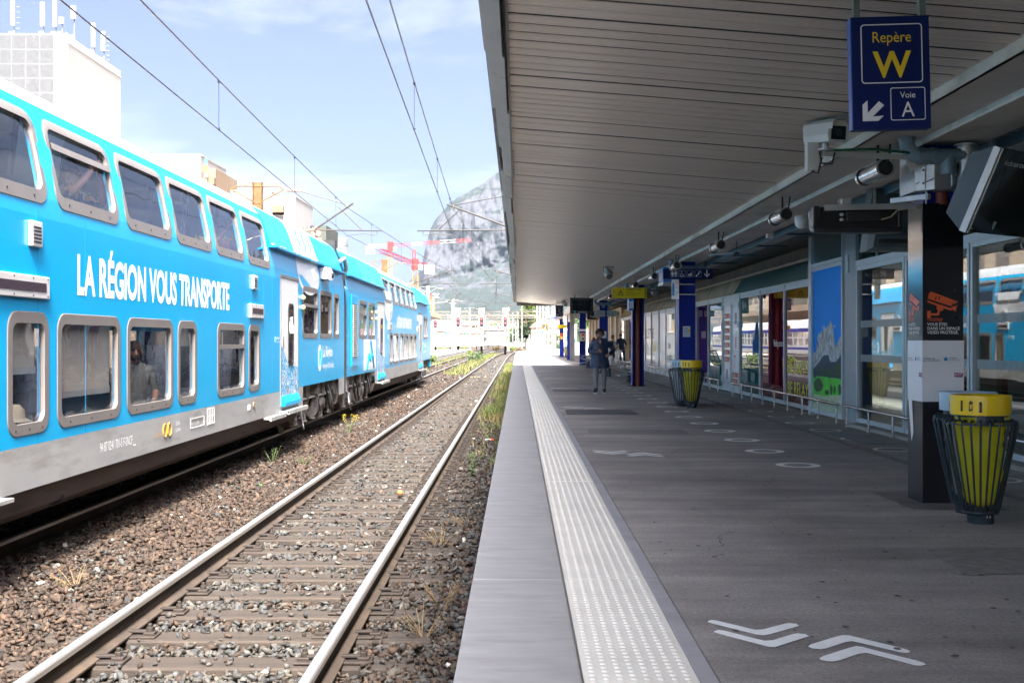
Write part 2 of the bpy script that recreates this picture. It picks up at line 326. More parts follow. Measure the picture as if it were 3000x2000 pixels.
# loose ballast: angular stones, one mesh (uncountable)
def stones():
    rg = np.random.default_rng(5)
    protos = []
    for k in range(14):
        bm = bmesh.new()
        for _ in range(10):
            v = rg.normal(size=3); v /= np.linalg.norm(v); v *= rg.uniform(.8, 1.1); bm.verts.new((v[0], v[1]*rg.uniform(.8, 1), v[2]*.72))
        bmesh.ops.convex_hull(bm, input=bm.verts)
        loose = [v for v in bm.verts if not v.link_faces]
        bmesh.ops.delete(bm, geom=loose, context='VERTS')
        bmesh.ops.triangulate(bm, faces=bm.faces)
        bm.verts.index_update(); protos.append((np.array([v.co[:] for v in bm.verts]), np.array([[v.index for v in f.verts] for f in bm.faces]))); bm.free()
    zones = [(4.6, 9, 760, .0265, .0), (9, 15, 600, .029, 0), (15, 28, 300, .036, 0), (28, 50, 130, .046, 0), (50, 110, 36, .075, 0)]
    V = []; F = []; C = []; nv = 0
    for y0, y1, dens, sz, _ in zones:
        x0, x1 = -7.0, -.30
        n = int((y1-y0)*(x1-x0)*dens)
        X = rg.uniform(x0, x1, n); Y = rg.uniform(y0, y1, n)
        for x, y in zip(X, Y):
            if x < -5.7 and y < 50: continue
            sy = (y-4.3) % .6; on1 = abs(x+1.88) < 1.3; on2 = abs(x+5.4) < 1.3; ph = min(sy, .6-sy) if on1 else (min((y-4.2) % .6, .6-(y-4.2) % .6) if on2 else 1)
            s = sz*rg.lognormal(0, .28)
            if ph < .145:
                lim = .10
                if x < -2.75 and on1: lim = .45
                if x > -1.0: lim = .22
                if on2 and x > -4.55: lim = .5
                if rg.random() > lim or s > sz*1.25: continue
                z = RT-.172+s*.42
            else: z = -.585+rg.uniform(-.02, .022)+ (0.0 if (on1 and -2.6 < x < -1.15) else .02)
            dr = min(abs(x+1.88-.752), abs(x+1.88+.752), abs(x+5.4-.752), abs(x+5.4+.752))
            if dr < .045+s: continue
            if dr < .14 and ph < .2: continue
            nn = noise.noise((x*.9, y*.5, 1.0)); n2 = noise.noise((x*2.3, y*1.1, 9.0))
            grey = 0.0
            if -2.66 < x < -1.1: grey = .85+.3*nn
            elif x > -1.1: grey = .42+.5*nn
            else: grey = .05+.35*nn+ (0.25 if y > 24 and n2 > .1 else 0)
            grey += min(.35, max(0, (y-40)/90))
            u = rg.random(); br = .165*rg.lognormal(0, .3)
            if u < grey:
                c = [(.33,.30,.255),(.27,.275,.265),(.37,.34,.29),(.20,.21,.215),(.34,.285,.22)][rg.integers(5)]
            else:
                c = [(.225,.128,.076),(.185,.108,.066),(.28,.168,.10),(.155,.097,.064),(.33,.215,.135)][rg.integers(5)]
            if rg.random() < .006: c = (.62,.58,.50); br = .5
            pv, pf = protos[rg.integers(14)]
            q = rg.normal(size=4); q /= np.linalg.norm(q); a, b_, c_, d = q
            rot = np.array([[1-2*(c_*c_+d*d), 2*(b_*c_-a*d), 2*(b_*d+a*c_)],[2*(b_*c_+a*d), 1-2*(b_*b_+d*d), 2*(c_*d-a*b_)],[2*(b_*d-a*c_), 2*(c_*d+a*b_), 1-2*(b_*b_+c_*c_)]])
            vv = (pv*[s*1.25, s, s*.85])@rot.T; vv[:, 2] *= .8
            V.append(vv+[x, y, z]); F.append(pf+nv); C.append(np.tile([*(np.array(c)*br), 1], (len(pv), 1))); nv += len(pv)
    V = np.concatenate(V).astype('f'); F = np.concatenate(F).astype('i'); C = np.clip(np.concatenate(C), 0, .8).astype('f')
    me = bpy.data.meshes.new('ballast_stones'); me.vertices.add(len(V)); me.vertices.foreach_set('co', V.ravel())
    me.loops.add(F.size); me.loops.foreach_set('vertex_index', F.ravel()); me.polygons.add(len(F)); me.polygons.foreach_set('loop_start', np.arange(0, F.size, 3, dtype='i'))
    me.update(calc_edges=True); at = me.attributes.new('stone', 'FLOAT_COLOR', 'POINT'); at.data.foreach_set('color', C.ravel())
    m = bpy.data.materials.new('ballast_stone'); m.use_nodes = True; t = m.node_tree; bs = t.nodes['Principled BSDF']; bs.inputs['Roughness'].default_value = .85
    an = t.nodes.new('ShaderNodeAttribute'); an.attribute_name = 'stone'
    tcn = t.nodes.new('ShaderNodeTexCoord'); nn = t.nodes.new('ShaderNodeTexNoise'); nn.inputs['Scale'].default_value = 45; nn.inputs['Detail'].default_value = 4
    mr = t.nodes.new('ShaderNodeMapRange'); mr.inputs['To Min'].default_value = .72; mr.inputs['To Max'].default_value = 1.28
    mm = t.nodes.new('ShaderNodeMix'); mm.data_type = 'RGBA'; mm.blend_type = 'MULTIPLY'; mm.inputs['Factor'].default_value = 1
    t.links.new(tcn.outputs['Object'], nn.inputs['Vector']); t.links.new(nn.outputs['Fac'], mr.inputs['Value']); t.links.new(mr.outputs['Result'], mm.inputs['B']); t.links.new(an.outputs['Color'], mm.inputs['A']); t.links.new(mm.outputs['Result'], bs.inputs['Base Color'])
    me.materials.append(m)
    o = place(me, 'ballast'); tag(o, kind='stuff', label='loose angular ballast stones between rails, rusty brown and grey')
    return o
stones()

# ------------------------------------------------------------ platform
PEND = 150.0
pf = thing('platform', 'station platform of dark asphalt with granite edge and white tactile strip', None, (3, 40, 0), kind='structure')
def strip(m, xa, xb, za, zb, y0=-40.0, y1=PEND):
    yy = [y0]
    while yy[-1] < y1: yy.append(min(y1, yy[-1]+(104 if yy[-1] < 100 else 6)))
    n = len(yy)
    vs = []
    for y in yy:
        s = shift(y)
        vs += [(xa+s, y, za), (xb+s, y, za), (xb+s, y, zb), (xa+s, y, zb)]
    fs = [(i*4+j, i*4+(j+1) % 4, i*4+4+(j+1) % 4, i*4+4+j) for i in range(n-1) for j in range(4)]+[(3, 2, 1, 0), tuple((n-1)*4+j for j in range(4))]
    return m.add(vs, fs)
strip(MB(), .845, 7.2, -.7, 0).obj('asphalt_surface', asphalt, pf)
strip(MB(), -.235, .83, -.9, -.16).obj('platform_wall', concdark, pf)
def slabmesh(nm, x0, x1, L, mat, h=.155, bev=.006): return MB().box(x0, x1, .004, L-.004, -h, 0).mesh(nm, mat, bev=bev, seg=2)
SL = 2.26; y0s = 6.49-4*SL
sm_ = slabmesh('edge_slab', -.27, .272, SL, granite, bev=.012); km_ = slabmesh('kerb_stone', .762, .842, SL, kerbm)
tm = MB().box(.278, .756, .003, SL-.003, -.15, -.0005)
for i in range(8):
    for j in range(42):
        cx, cy_ = .317+i*.057, .03+j*.0535
        n = 8; vs = [(cx+.0165*math.cos(6.283*k/n), cy_+.0165*math.sin(6.283*k/n), -.0005) for k in range(n)]+[(cx+.0095*math.cos(6.283*k/n), cy_+.0095*math.sin(6.283*k/n), .0052) for k in range(n)]
        tm.add(vs, [(k, (k+1) % n, n+(k+1) % n, n+k) for k in range(n)]+[tuple(range(n, 2*n))])
tm_ = tm.mesh('tactile_tile', tactilem, fix=False)
for i in range(64):
    y = y0s+i*SL; s = shift(y); rz = -math.atan((shift(y+SL)-s)/SL)
    for me, nm in ((sm_, 'edge_slab'), (tm_, 'tactile_tile'), (km_, 'kerb_stone')):
        place(me, nm, pf, (s, y, R.uniform(-.0015, .0015)), (0, 0, rz))
# painted rings
def ring(x, y, r0=.155, r1=.25, z=.004, n=40):
    m = MB(); vs = [(r*math.cos(6.2832*k/n), r*math.sin(6.2832*k/n), 0) for r in (r0, r1) for k in range(n)]
    m.add(vs, [(k, (k+1) % n, n+(k+1) % n, n+k) for k in range(n)]); return m
RM = ring(0, 0).mesh('painted_ring', markm, fix=False)
RM2 = ring(0, 0, .2, .25).mesh('painted_ring', markm, fix=False)
for i in range(22): place(RM, 'painted_ring', pf, (3.16+R.uniform(-.03, .03), 12.4+i*1.553, .004), (0, 0, R.uniform(0, 6)))
for i in range(22): place(RM2, 'painted_ring', pf, (4.86+R.uniform(-.03, .03), 11.1+i*1.53, .004), (0, 0, R.uniform(0, 6)))
place(RM2, 'painted_ring', pf, (4.86, 9.6, .004))
# painted chevron arrows (outlines of the nearest pair, then repeated along the platform)
def chev():
    Z = [[(80,133),(115,123),(160,128),(420,190),(545,220),(620,217),(840,160),(880,153),(950,160),(980,180),(940,193),(690,265),(630,277),(560,268),(120,158),(85,147)],
         [(135,237),(180,222),(240,228),(560,310),(640,328),(720,322),(920,262),(960,255),(1040,264),(1078,284),(1035,297),(800,372),(740,392),(670,387),(600,368),(260,280),(150,248)],
         [(1070,380),(1100,362),(1350,285),(1410,272),(1470,275),(1560,297),(1980,398),(2050,420),(2077,438),(2040,450),(1970,443),(1580,350),(1500,333),(1440,340),(1240,405),(1190,412),(1110,403),(1075,390)],
         [(1178,500),(1220,478),(1480,395),(1540,381),(1600,388),(1700,415),(2120,520),(2205,545),(2224,565),(2180,575),(2120,572),(1720,467),(1640,448),(1570,455),(1380,520),(1320,533),(1260,531),(1190,515)]]
    m = MB(); base = G(2400, 1865)
    for pl in Z:
        m.poly([G(2050+x/3.36, 1780+y/3.36)-base+Vector((0, 0, .004)) for x, y in pl])
    return m.mesh('painted_arrows', markm, fix=False), base
CH, cb = chev()
for yy in (cb.y, 13.75, 22.9, 32.2, 41, 50): place(CH, 'painted_arrows', pf, (cb.x, yy, 0 if yy < 6 else .001))
# joint line, floor grates
gratem = M('floor_grate', (.12, .12, .125), .5, .6, var=.2); patchm = M('asphalt_patch', (.045, .045, .048), .75, var=.25, vs=3, bump=.03, bs=120)
MB().add([(4.42,8,.004),(4.56,8,.004),(4.56,60,.004),(4.42,60,.004)], [(0,1,2,3)]).obj('trench_joint', M('trench_joint', (.22,.20,.18), .8, var=.5, vs=14, bump=.05, bs=60), pf, fix=False)
for x0, x1, y0, y1 in ((.95, 2.3, 20.9, 22.2), (1.0, 2.1, 30.2, 31.4), (4.75, 5.45, 14.9, 16.7)):
    g = thing('floor_grate', {20.9: 'grey slotted floor grate beside the painted arrows behind the tactile strip', 30.2: 'further slotted floor grate just behind the walking man', 14.9: 'dark floor grate in front of the glass entrance doors'}[y0], 'grate', ((x0+x1)/2, (y0+y1)/2, 0), 'grates set in the platform')
    MB().box(x0, x1, y0, y1, .003, .0055).obj('frame', gratem, g)
    sb = MB(); n = int((x1-x0)/.045)
    for i in range(n): sb.box(x0+.03+i*.045, x0+.052+i*.045, y0+.03, y1-.03, .0055, .0095)
    sb.obj('bars', M('grate_bars', (.2, .2, .2), .45, .6, var=.2), g, kind='stuff')

# repairs and cracks of the asphalt
def patch(pts, mt, nm, z=.0042):
    r = random.Random(len(pts)+int(pts[0][0]*100)); q = []
    for (xa, ya), (xb, yb_) in zip(pts, pts[1:]+pts[:1]):
        for k in range(5): q.append((xa+(xb-xa)*k/5+r.uniform(-.02, .02), ya+(yb_-ya)*k/5+r.uniform(-.02, .02), z))
    MB().poly(q).obj(nm, mt, pf, fix=False)
pm1 = M('asphalt_repair', (.24, .215, .195), .7, var=.3, vs=9, bump=.03, bs=140); pm2 = M('asphalt_stain', (.17, .155, .14), .62, var=.35, vs=3)
patch([(2.7, 6.6), (3.5, 6.7), (3.45, 7.5), (2.75, 7.4)], pm1, 'asphalt_patch'); patch([(3.3, 9.15), (4.1, 9.1), (4.15, 10.2), (3.3, 10.2)], pm2, 'asphalt_patch'); patch([(3.3, 23.3), (4.2, 23.2), (4.2, 24.4), (3.3, 24.4)], pm2, 'asphalt_patch'); patch([(1.1, 16.5), (2.6, 16.4), (2.6, 17.3), (1.1, 17.4)], pm1, 'asphalt_patch')
crk = MB(); r = random.Random(9)
for x, y in ((1.3, 7.4), (2.4, 10.5), (3.9, 7.0), (1.8, 13), (2.9, 17)):
    for k in range(16):
        nx, ny = x+r.uniform(-.03, .05), y+r.uniform(.02, .11); w_ = r.uniform(.0015, .004); crk.add([(x-w_, y, .0046), (x+w_, y, .0046), (nx+w_, ny, .0046), (nx-w_, ny, .0046)], [(0, 1, 2, 3)]); x, y = nx, ny
crk.obj('cracks', M('crack_dark', (.05, .045, .04), .9, var=0), pf, fix=False, kind='stuff')
gm = MB(); r = random.Random(21)
for _ in range(150):
    x, y, s = r.uniform(.95, 5.2), 4.9+12*r.random()**1.4, r.uniform(.008, .02); gm.add([(x+s*math.cos(k), y+s*1.2*math.sin(k), .0047) for k in (0, .9, 1.8, 2.7, 3.6, 4.5, 5.4)], [tuple(range(7))])
gm.obj('gum_spots', M('gum_grey', (.11, .10, .095), .8, var=.5, vs=40), pf, fix=False, kind='stuff')
gm = MB()
for _ in range(26):
    x, y, s = r.uniform(-.2, 5), 5+14*r.random(), r.uniform(.006, .014); gm.add([(x-s, y, .006), (x, y-s*.7, .006), (x+s, y+s*.3, .006), (x+s*.2, y+s, .006)], [(0, 1, 2, 3)])
gm.obj('litter_specks', M('speck_white', (.7, .68, .64), .8), pf, fix=False, kind='stuff')
# ------------------------------------------------------------ platform canopy
CEND = 60.0
cn = thing('platform_canopy', 'low platform canopy with ribbed metal slat ceiling and gutter beam along blue columns', 'canopy', (1.5, 30, 3.2))
XA, ZA, XB, ZB = -.075, 3.515, 3.04, 3.262
dz = (ZB-ZA)/(XB-XA)
sx = MB()
# one slat: shallow pan with four ribs, running across the platform
pr = [(0,0),(.003,-.010),(.028,-.012),(.031,-.006),(.038,-.006),(.041,-.012),(.066,-.012),(.069,-.006),(.076,-.006),(.079,-.012),(.104,-.012),(.107,-.006),(.114,-.006),(.117,-.012),(.143,-.012),(.146,0)]
n = len(pr)
sx.add([(XA, p[0], ZA+p[1]) for p in pr]+[(XB+.03, p[0], ZB+.03*dz+p[1]) for p in pr], [(i, i+1, n+i+1, n+i) for i in range(n-1)])
sx.m = [1 if i in (3, 7, 11) else 0 for i in range(len(sx.f))]
SLAT = sx.mesh('ceiling_slat', [slatm, M('slat_groove', (.12, .10, .08), .7, var=.4, vs=3)], fix=False)
ns = int((CEND-5.0)/.2)
for i in range(ns): place(SLAT, 'ceiling_slat', cn, (R.uniform(-.006, .006), 5.0+i*.2+R.uniform(-.002, .002), R.uniform(-.003, .003)), (R.uniform(-.006, .006), 0, 0))
MB().add([(XA-.02, -40, ZA+.004), (XB+.1, -40, ZB+.004), (XB+.1, CEND, ZB+.004), (XA-.02, CEND, ZA+.004)], [(0,1,2,3)]).obj('ceiling_backing', slatback, cn, fix=False)
MB().add([(XA, -40, ZA-.02), (XB, -40, ZB-.02), (XB, 4.95, ZB-.02), (XA, 4.95, ZA-.02)], [(0,1,2,3)]).obj('ceiling_sheet', slatm, cn, fix=False)
# eaves panels, two metres each, slightly uneven
fp = MB().prism([(XA, ZA-.03), (XA, ZA+.05), (XA-.128, ZA+.25), (XA-.142, ZA+.22), (XA-.136, ZA+.03)], 'y', .006, 1.994).mesh('eaves_panel', fasciam, bev=.004, seg=1)
for i in range(50): place(fp, 'eaves_panel', cn, (R.uniform(-.004, .004), -40+i*2, R.uniform(-.008, .004)), (0, R.uniform(-.012, .012), R.uniform(-.001, .001)))
MB().box(XA-.172, XA-.143, -40, CEND, ZA+.10, ZA+.27).obj('roof_flashing', M('flashing', (.25, .24, .2), .5, .3, var=.3), cn)
MB().box(XA-.004, XA+.012, -40, CEND, ZA-.034, ZA+.02).obj('black_trim', black, cn)  # black strip along the inner eaves edge
# roof
MB().prism([(XA-.15, ZA+.28), (3.4, ZB+.45), (8.2, 4.1), (8.2, 4.2), (3.4, ZB+.55), (XA-.15, ZA+.36)], 'y', -40, CEND).obj('roof', concrete, cn)
MB().box(XA+.01, 8, CEND-.12, CEND-.02, 3.3, 3.85).obj('end_panel', fasciam, cn)
# gutter beam with two-level soffit
BX0, BX1, BZ = 3.05, 4.02, 3.155
for i in range(-6, 11):
    y0, y1 = -6+i*6.05, -6+(i+1)*6.05-.012
    MB().box(BX0, BX0+.012, y0, y1, BZ, BZ+.125).obj('beam_face', beamm, cn)
    MB().box(BX0, 3.475, y0, y1, BZ, BZ+.012).obj('soffit_panel', soffitm, cn)
    MB().box(3.49, BX1, y0+1, y1+1, BZ-.035, BZ-.02).obj('soffit_panel', soffitm, cn)
    MB().box(3.476, 3.492, y0, y1, BZ-.055, BZ+.02).obj('light_ledge', ledgem, cn)
MB().box(BX0+.02, BX1-.01, -40, CEND, BZ+.02, BZ+.4).obj('beam_core', concdark, cn)
MB().cyl((BX0+.0, -40, BZ+.15), (BX0+.0, CEND, BZ+.15), .024, n=8).obj('conduit', greycable, cn, sm=40)
bk = MB()
for i in range(38): bk.box(BX0-.03, BX0+.03, 4.9+i*1.45, 4.93+i*1.45, BZ+.12, BZ+.18)
bk.obj('conduit_brackets', greycable, cn)
# right wing ceiling over the shops
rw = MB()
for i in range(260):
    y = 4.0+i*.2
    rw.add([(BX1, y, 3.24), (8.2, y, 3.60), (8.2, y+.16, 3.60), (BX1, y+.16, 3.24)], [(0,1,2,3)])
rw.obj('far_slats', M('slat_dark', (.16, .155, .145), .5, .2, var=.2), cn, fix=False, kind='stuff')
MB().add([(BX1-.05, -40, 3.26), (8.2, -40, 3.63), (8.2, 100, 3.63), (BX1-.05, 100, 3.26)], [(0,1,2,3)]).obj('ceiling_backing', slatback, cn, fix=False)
# cable tray with perforated sides
ct = thing('cable_tray', 'long perforated metal cable tray hung beside the gutter beam', 'cable tray', (4.2, 30, 3.2))
m = MB()
for k in range(7): m.box(4.1+k*.042, 4.124+k*.042, 3, 60, 3.055, 3.061)
for i in range(380): m.box(4.1, 4.38, 3+i*.15, 3.03+i*.15, 3.061, 3.066)
m.obj('mesh_floor', greycable, ct)
MB().box(4.08, 4.098, 3, 60, 3.03, 3.12).box(4.38, 4.392, 3, 60, 3.05, 3.10).obj('side_rail', M('tray_paint', (.05, .09, .11), .5, .3), ct)
hb = MB()
for i in range(26): hb.bar((4.08, 4+i*2.1, 3.03), (4.62, 4+i*2.1, 3.03), .03, .03)
hb.obj('hanger', M('tray_paint'), ct)
MB().tube([(4.16, 3, 3.09), (4.18, 20, 3.085), (4.15, 60, 3.09)], .022, 6).obj('cable', black, ct)
# canopy continues on the right beyond the end
c2 = thing('platform_canopy', 'narrow beige far canopy on blue columns beyond the end of the ribbed ceiling', 'canopy', (5, 78, 3.2))
MB().prism([(3.35, 3.2), (7.6, 3.62), (7.6, 3.9), (3.35, 3.55)], 'y', CEND+.01, 100).obj('roof', M('soffit_beige', (.50, .43, .32), .7, var=.15), c2)
MB().box(3.32, 3.349, CEND+.01, 100, 3.19, 3.57).obj('eaves_trim', fasciam, c2)

# ------------------------------------------------------------ blue columns
def hcol(x0, y0, z1, label, pipe=None, sealed=False, d=.36):
    t = thing('canopy_column', label, 'column', (x0+d/2, y0+d/2, 0), 'blue columns carrying the canopy')
    m = MB(); f = .022
    # H-section, flanges facing left and right
    m.box(x0, x0+f, y0, y0+d, 0, z1).box(x0+d-f, x0+d, y0, y0+d, 0, z1).box(x0+f, x0+d-f, y0+d*.45, y0+d*.5, 0, z1)
    if sealed: m.box(x0+f, x0+d-f, y0+.02, y0+.06, 0, z1)
    m.obj('shaft', bluepaint, t)
    MB().box(x0-.05, x0+d+.05, y0-.05, y0+d+.05, 0.001, .02).obj('base_plate', M('dark_iron', (.05, .05, .055), .6, .4), t)
    if pipe:
        MB().cyl((x0+d/2, y0+.11, .0), (x0+d/2, y0+.11, z1-.25), .078, n=20).obj('downpipe', pipe, t, sm=50)
    return t
pvc = M('pipe_grey_blue', (.17, .25, .30), .38, var=.15, vs=5)
redpipe = M('pipe_red_brown', (.22, .05, .035), .5, var=.15, vs=10, bump=.01, bs=150)
def pipework(x0, y0, z, t, r=.07):
    xc = x0+.18
    for s in (-1, 1):
        pts = [(xc, y0-.07, z)]+[(xc+s*.2, y0-.07, z)]
        for k in range(7): a = math.pi/2*k/6; pts.append((xc+s*(.24+.12*math.sin(a)), y0-.07, z+.12*(1-math.cos(a))))
        pts.append((xc+s*.36, y0-.07, z+.3))
        MB().tube(pts, r, 16).obj('drain_elbow', pvc, t, sm=50)
        m = MB()
        for q in (.1, .22): m.cyl((xc+s*q, y0-.07, z), (xc+s*(q+.05), y0-.07, z), r*1.12, n=16)
        m.cyl((xc+s*.36, y0-.07, z+.12), (xc+s*.36, y0-.07, z+.17), r*1.12, n=16)
        m.obj('pipe_collar', pvc, t, sm=40)
    MB().cyl((xc, y0-.07, z-.16), (xc, y0-.07, z), r*1.05, n=16).obj('drain_tee', pvc, t, sm=50)
CX = 3.5
c = hcol(CX, 23.73, 3.13, 'blue column with white notice behind the second yellow litter bin', sealed=True); pipework(CX, 23.73, 2.98, c, .05)
c = hcol(CX+.02, 33.56, 3.13, 'blue column with dark red downpipe in its web', redpipe); pipework(CX+.02, 33.56, 2.95, c, .06)
c = hcol(CX, 46.9, 3.13, 'blue column directly behind the walking man', sealed=True); pipework(CX, 46.9, 2.97, c, .06)
hcol(CX, 61.9, 3.2, 'blue column carrying the red and white call point')
hcol(CX, 77.5, 3.2, 'slim blue column with two metal bands near the far litter bin')
hcol(CX+.02, 92, 3.2, 'farthest sunlit blue column with orange stickers', sealed=True)
# ------------------------------------------------------------ the double-deck train
TX = -4.0                                        # plane of the near side wall
PROF = [(.20,-4.0),(.56,-4.0),(2.45,-4.0),(2.62,-4.008),(2.80,-4.03),(3.05,-4.075),(3.32,-4.152),(3.47,-4.225),(3.56,-4.30),(3.66,-4.42),(3.78,-4.68),(3.87,-5.0),(3.92,-5.4)]
def prx(z):
    for (z0, x0), (z1, x1) in zip(PROF, PROF[1:]):
        if z <= z1: return x0+(x1-x0)*(z-z0)/(z1-z0)
    return PROF[-1][1]
blue = M('train_blue', (.0, .31, .58), .3, var=.05, vs=.9, coat=.08, dirt=(.015, .245, .48), ds=2.2, dl=(.60, .82), st=(1, .5, 1.6))
tgrey = M('train_skirt_grey', (.29, .29, .285), .5, var=.12, vs=1.2, st=(1, .5, 2.5), dirt=(.16, .145, .12), ds=1.6, dl=(.50, .74))
roofg = M('train_roof_grey', (.52, .53, .54), .45, .2, var=.12, vs=1.5)
brown = M('underframe_brown', (.085, .062, .05), .75, var=.3, vs=2, st=(1, .4, 3), dirt=(.02, .017, .016), ds=2.2, dl=(.55, .72))
wframe = M('window_frame', (.165, .15, .14), .5, .15, var=.08, vs=4)
wglass = glassmat('train_glass', (.80, .80, .82), 1.6, 0.0, .004, 2.6)
dark_in = M('train_interior', (.52, .50, .48), .7, var=.2)
lightpl = M('interior_light', (.42, .40, .36), .6, var=.05)
tw = M('train_white', (.70, .70, .69), .3, var=.02, coat=.4)
rubber = M('rubber_black', (.015, .015, .016), .6, var=.1)
bogiem = M('bogie_dusty', (.20, .17, .14), .75, var=.3, vs=4, dirt=(.09, .075, .06), ds=4, dl=(.5, .7))
springm = M('bogie_spring', (.24, .21, .175), .6, .2, var=.2)
steelw = M('wheel_steel', (.10, .08, .065), .55, .5, var=.2)
def rrect(y0, y1, z0, z1, r, n=6):
    pts = []
    for cy_, cz_, a0 in ((y1-r, z1-r, 0), (y0+r, z1-r, 90), (y0+r, z0+r, 180), (y1-r, z0+r, 270)):
        for k in range(n+1):
            a = rad(a0+90*k/n); pts.append((cy_+r*math.cos(a), cz_+r*math.sin(a)))
    return pts
def surf(p, off=0.0): return (prx(p[1])+off, p[0], p[1])
def window(par, y0, y1, z0, z1, fw=.095, r=.15, transom=None, fbot=None, glass=None):
    fb = fbot or fw
    A = rrect(y0, y1, z0, z1, r); B = rrect(y0+fw*.9, y1-fw*.9, z0+fb, z1-fw, r*.62); n = len(A)
    m = MB()
    m.add([surf(p, .001) for p in A]+[surf(p, .008) for p in rrect(y0+.006, y1-.006, z0+.006, z1-.006, r)]+[surf(p, .007) for p in B]+[surf(p, -.035) for p in B],
          [(k*n+i, k*n+(i+1) % n, (k+1)*n+(i+1) % n, (k+1)*n+i) for k in range(3) for i in range(n)])
    f = m.obj('window_frame', wframe, par, sm=40)
    if transom:
        MB().add([surf((y0+fw*.8, transom-.03), .014), surf((y1-fw*.8, transom-.03), .014), surf((y1-fw*.8, transom+.03), .014), surf((y0+fw*.8, transom+.03), .014),
                  surf((y0+fw*.8, transom-.03), -.02), surf((y1-fw*.8, transom-.03), -.02), surf((y1-fw*.8, transom+.03), -.02), surf((y0+fw*.8, transom+.03), -.02)],
                 [(0,1,2,3),(4,5,6,7),(0,1,5,4),(2,3,7,6)]).obj('transom', wframe, f)
    bolts = MB()
    for q in (.18, .5, .82):
        p = (y0+(y1-y0)*q, z0+fb*.5)
        bolts.cyl(surf(p, .005), surf(p, .0105), .011, n=8)
    bolts.obj('bolts', rubber, f, kind='stuff')
    zz = [z0+fb*.5+(z1-fw*.5-z0-fb*.5)*k/5 for k in range(6)]
    g = MB().add([(prx(z)-.028, y, z) for z in zz for y in (y0+.04, y1-.04)], [(2*k, 2*k+1, 2*k+3, 2*k+2) for k in range(5)])
    g.obj('window_pane', glass or wglass, par, fix=False, sm=60)
def car(y0, y1, label, wins, doors, holes_only, front=False):
    t = thing('railway_carriage', label, 'train carriage', (-5.4, (y0+y1)/2, RT), 'coaches of the blue train')
    hs = [(a+.05, b-.05, c+.05, d-.05) for a, b, c, d in wins]+[(a, b, c, d) for a, b, c, d in doors]
    ys = sorted({y0, y1, *[h[0] for h in hs], *[h[1] for h in hs]})
    zs = sorted({z for z, _ in PROF if z < 3.5} | {.94-.38} | {h[2] for h in hs} | {h[3] for h in hs})
    body, skirts = MB(), {}
    for a, b in zip(ys, ys[1:]):
        for c, d in zip(zs, zs[1:]):
            ym, zm = (a+b)/2, (c+d)/2
            if any(h[0] < ym < h[1] and h[2] < zm < h[3] for h in hs): continue
            if zm < .56 and any(q0 < ym < q1 for q0, q1 in holes_only): continue
            (skirts.setdefault(sum(ym > q1 for q0, q1 in holes_only), MB()) if zm < .56 else body).add([(prx(c), a, c), (prx(c), b, c), (prx(d), b, d), (prx(d), a, d)], [(0,1,2,3)])
    for h in hs:                                   # reveals behind the openings
        for (ya, za, yb, zb) in ((h[0],h[2],h[1],h[2]), (h[0],h[3],h[1],h[3]), (h[0],h[2],h[0],h[3]), (h[1],h[2],h[1],h[3])):
            body.add([(prx(za), ya, za), (prx(zb), yb, zb), (prx(zb)-.06, yb, zb), (prx(za)-.06, ya, za)], [(0,1,2,3)])
    zt = zs[-1]
    body.obj('body_side', blue, t, sm=20, fix=False); [sk_.obj('side_skirt', tgrey, t, fix=False) for sk_ in skirts.values()]
    rp = [(prx(z), z) for z in (zt, 3.56, 3.66, 3.78, 3.87, 3.92)]
    rp = rp+[(-10.8-x, z) for x, z in reversed(rp[:-1])]
    rf = MB(); n = len(rp); L = [y0+.02, y1-.02]
    rf.add([(x, y, z) for y in L for x, z in rp], [(i, i+1, n+i+1, n+i) for i in range(n-1)])
    rf.obj('roof', roofg, t, sm=40, fix=False)
    fs = MB()
    for za, zb_ in ((.2, .72), (1.58, 2.6), (3.30, 3.5)): fs.box(-6.8, -6.76, y0+.02, y1-.02, za, zb_)
    k = y0+.3
    while k < y1-.6: fs.box(-6.8, -6.76, k, k+.28, .72, 1.58).box(-6.8, -6.76, k, k+.28, 2.6, 3.30); k += 1.7
    fs.obj('far_side', blue, t)
    MB().add([(-6.78, y, z) for y in (y0+.1, y1-.1) for z in (.5, 3.4)], [(0, 1, 3, 2)]).obj('far_window', glassmat('far_dimming_glass', (.16, .16, .17), 1.5), t, fix=False)  # dark tinted sheet added to dim the bright far openings
    for yy in (y0+.02, y1-.02):
        pl = [(-4.02, .2), (-4.02, 2.45), (-4.16, 3.32), (-4.31, 3.55), (-4.7, 3.77), (-5.4, 3.90), (-6.1, 3.77), (-6.5, 3.55), (-6.64, 3.32), (-6.79, 2.45), (-6.79, .2)]
        MB().add([(x, yy, z) for x, z in pl], [tuple(range(len(pl)))]).obj('end_wall', blue if (front and yy > y1-1) else rubber, t, fix=False)
    ins = MB()
    ins.box(-6.7, -4.14, y0+.1, y1-.1, .26, .30).box(-6.7, -4.3, y0+.1, y1-.1, 2.28, 2.36)
    ins.obj('interior', dark_in, t)
    un = MB()
    e = sorted([y0]+[q for h in holes_only for q in h]+[y1])
    for a, b in zip(e[::2], e[1::2]):
        if b-a < .5: continue
        un.prism([(-4.02, .215), (-4.10, .0), (-4.32, -.12), (-6.5, -.12), (-6.78, .215)], 'y', a, b)
    un.obj('underframe', brown, t)
    for w_ in wins: pass
    return t
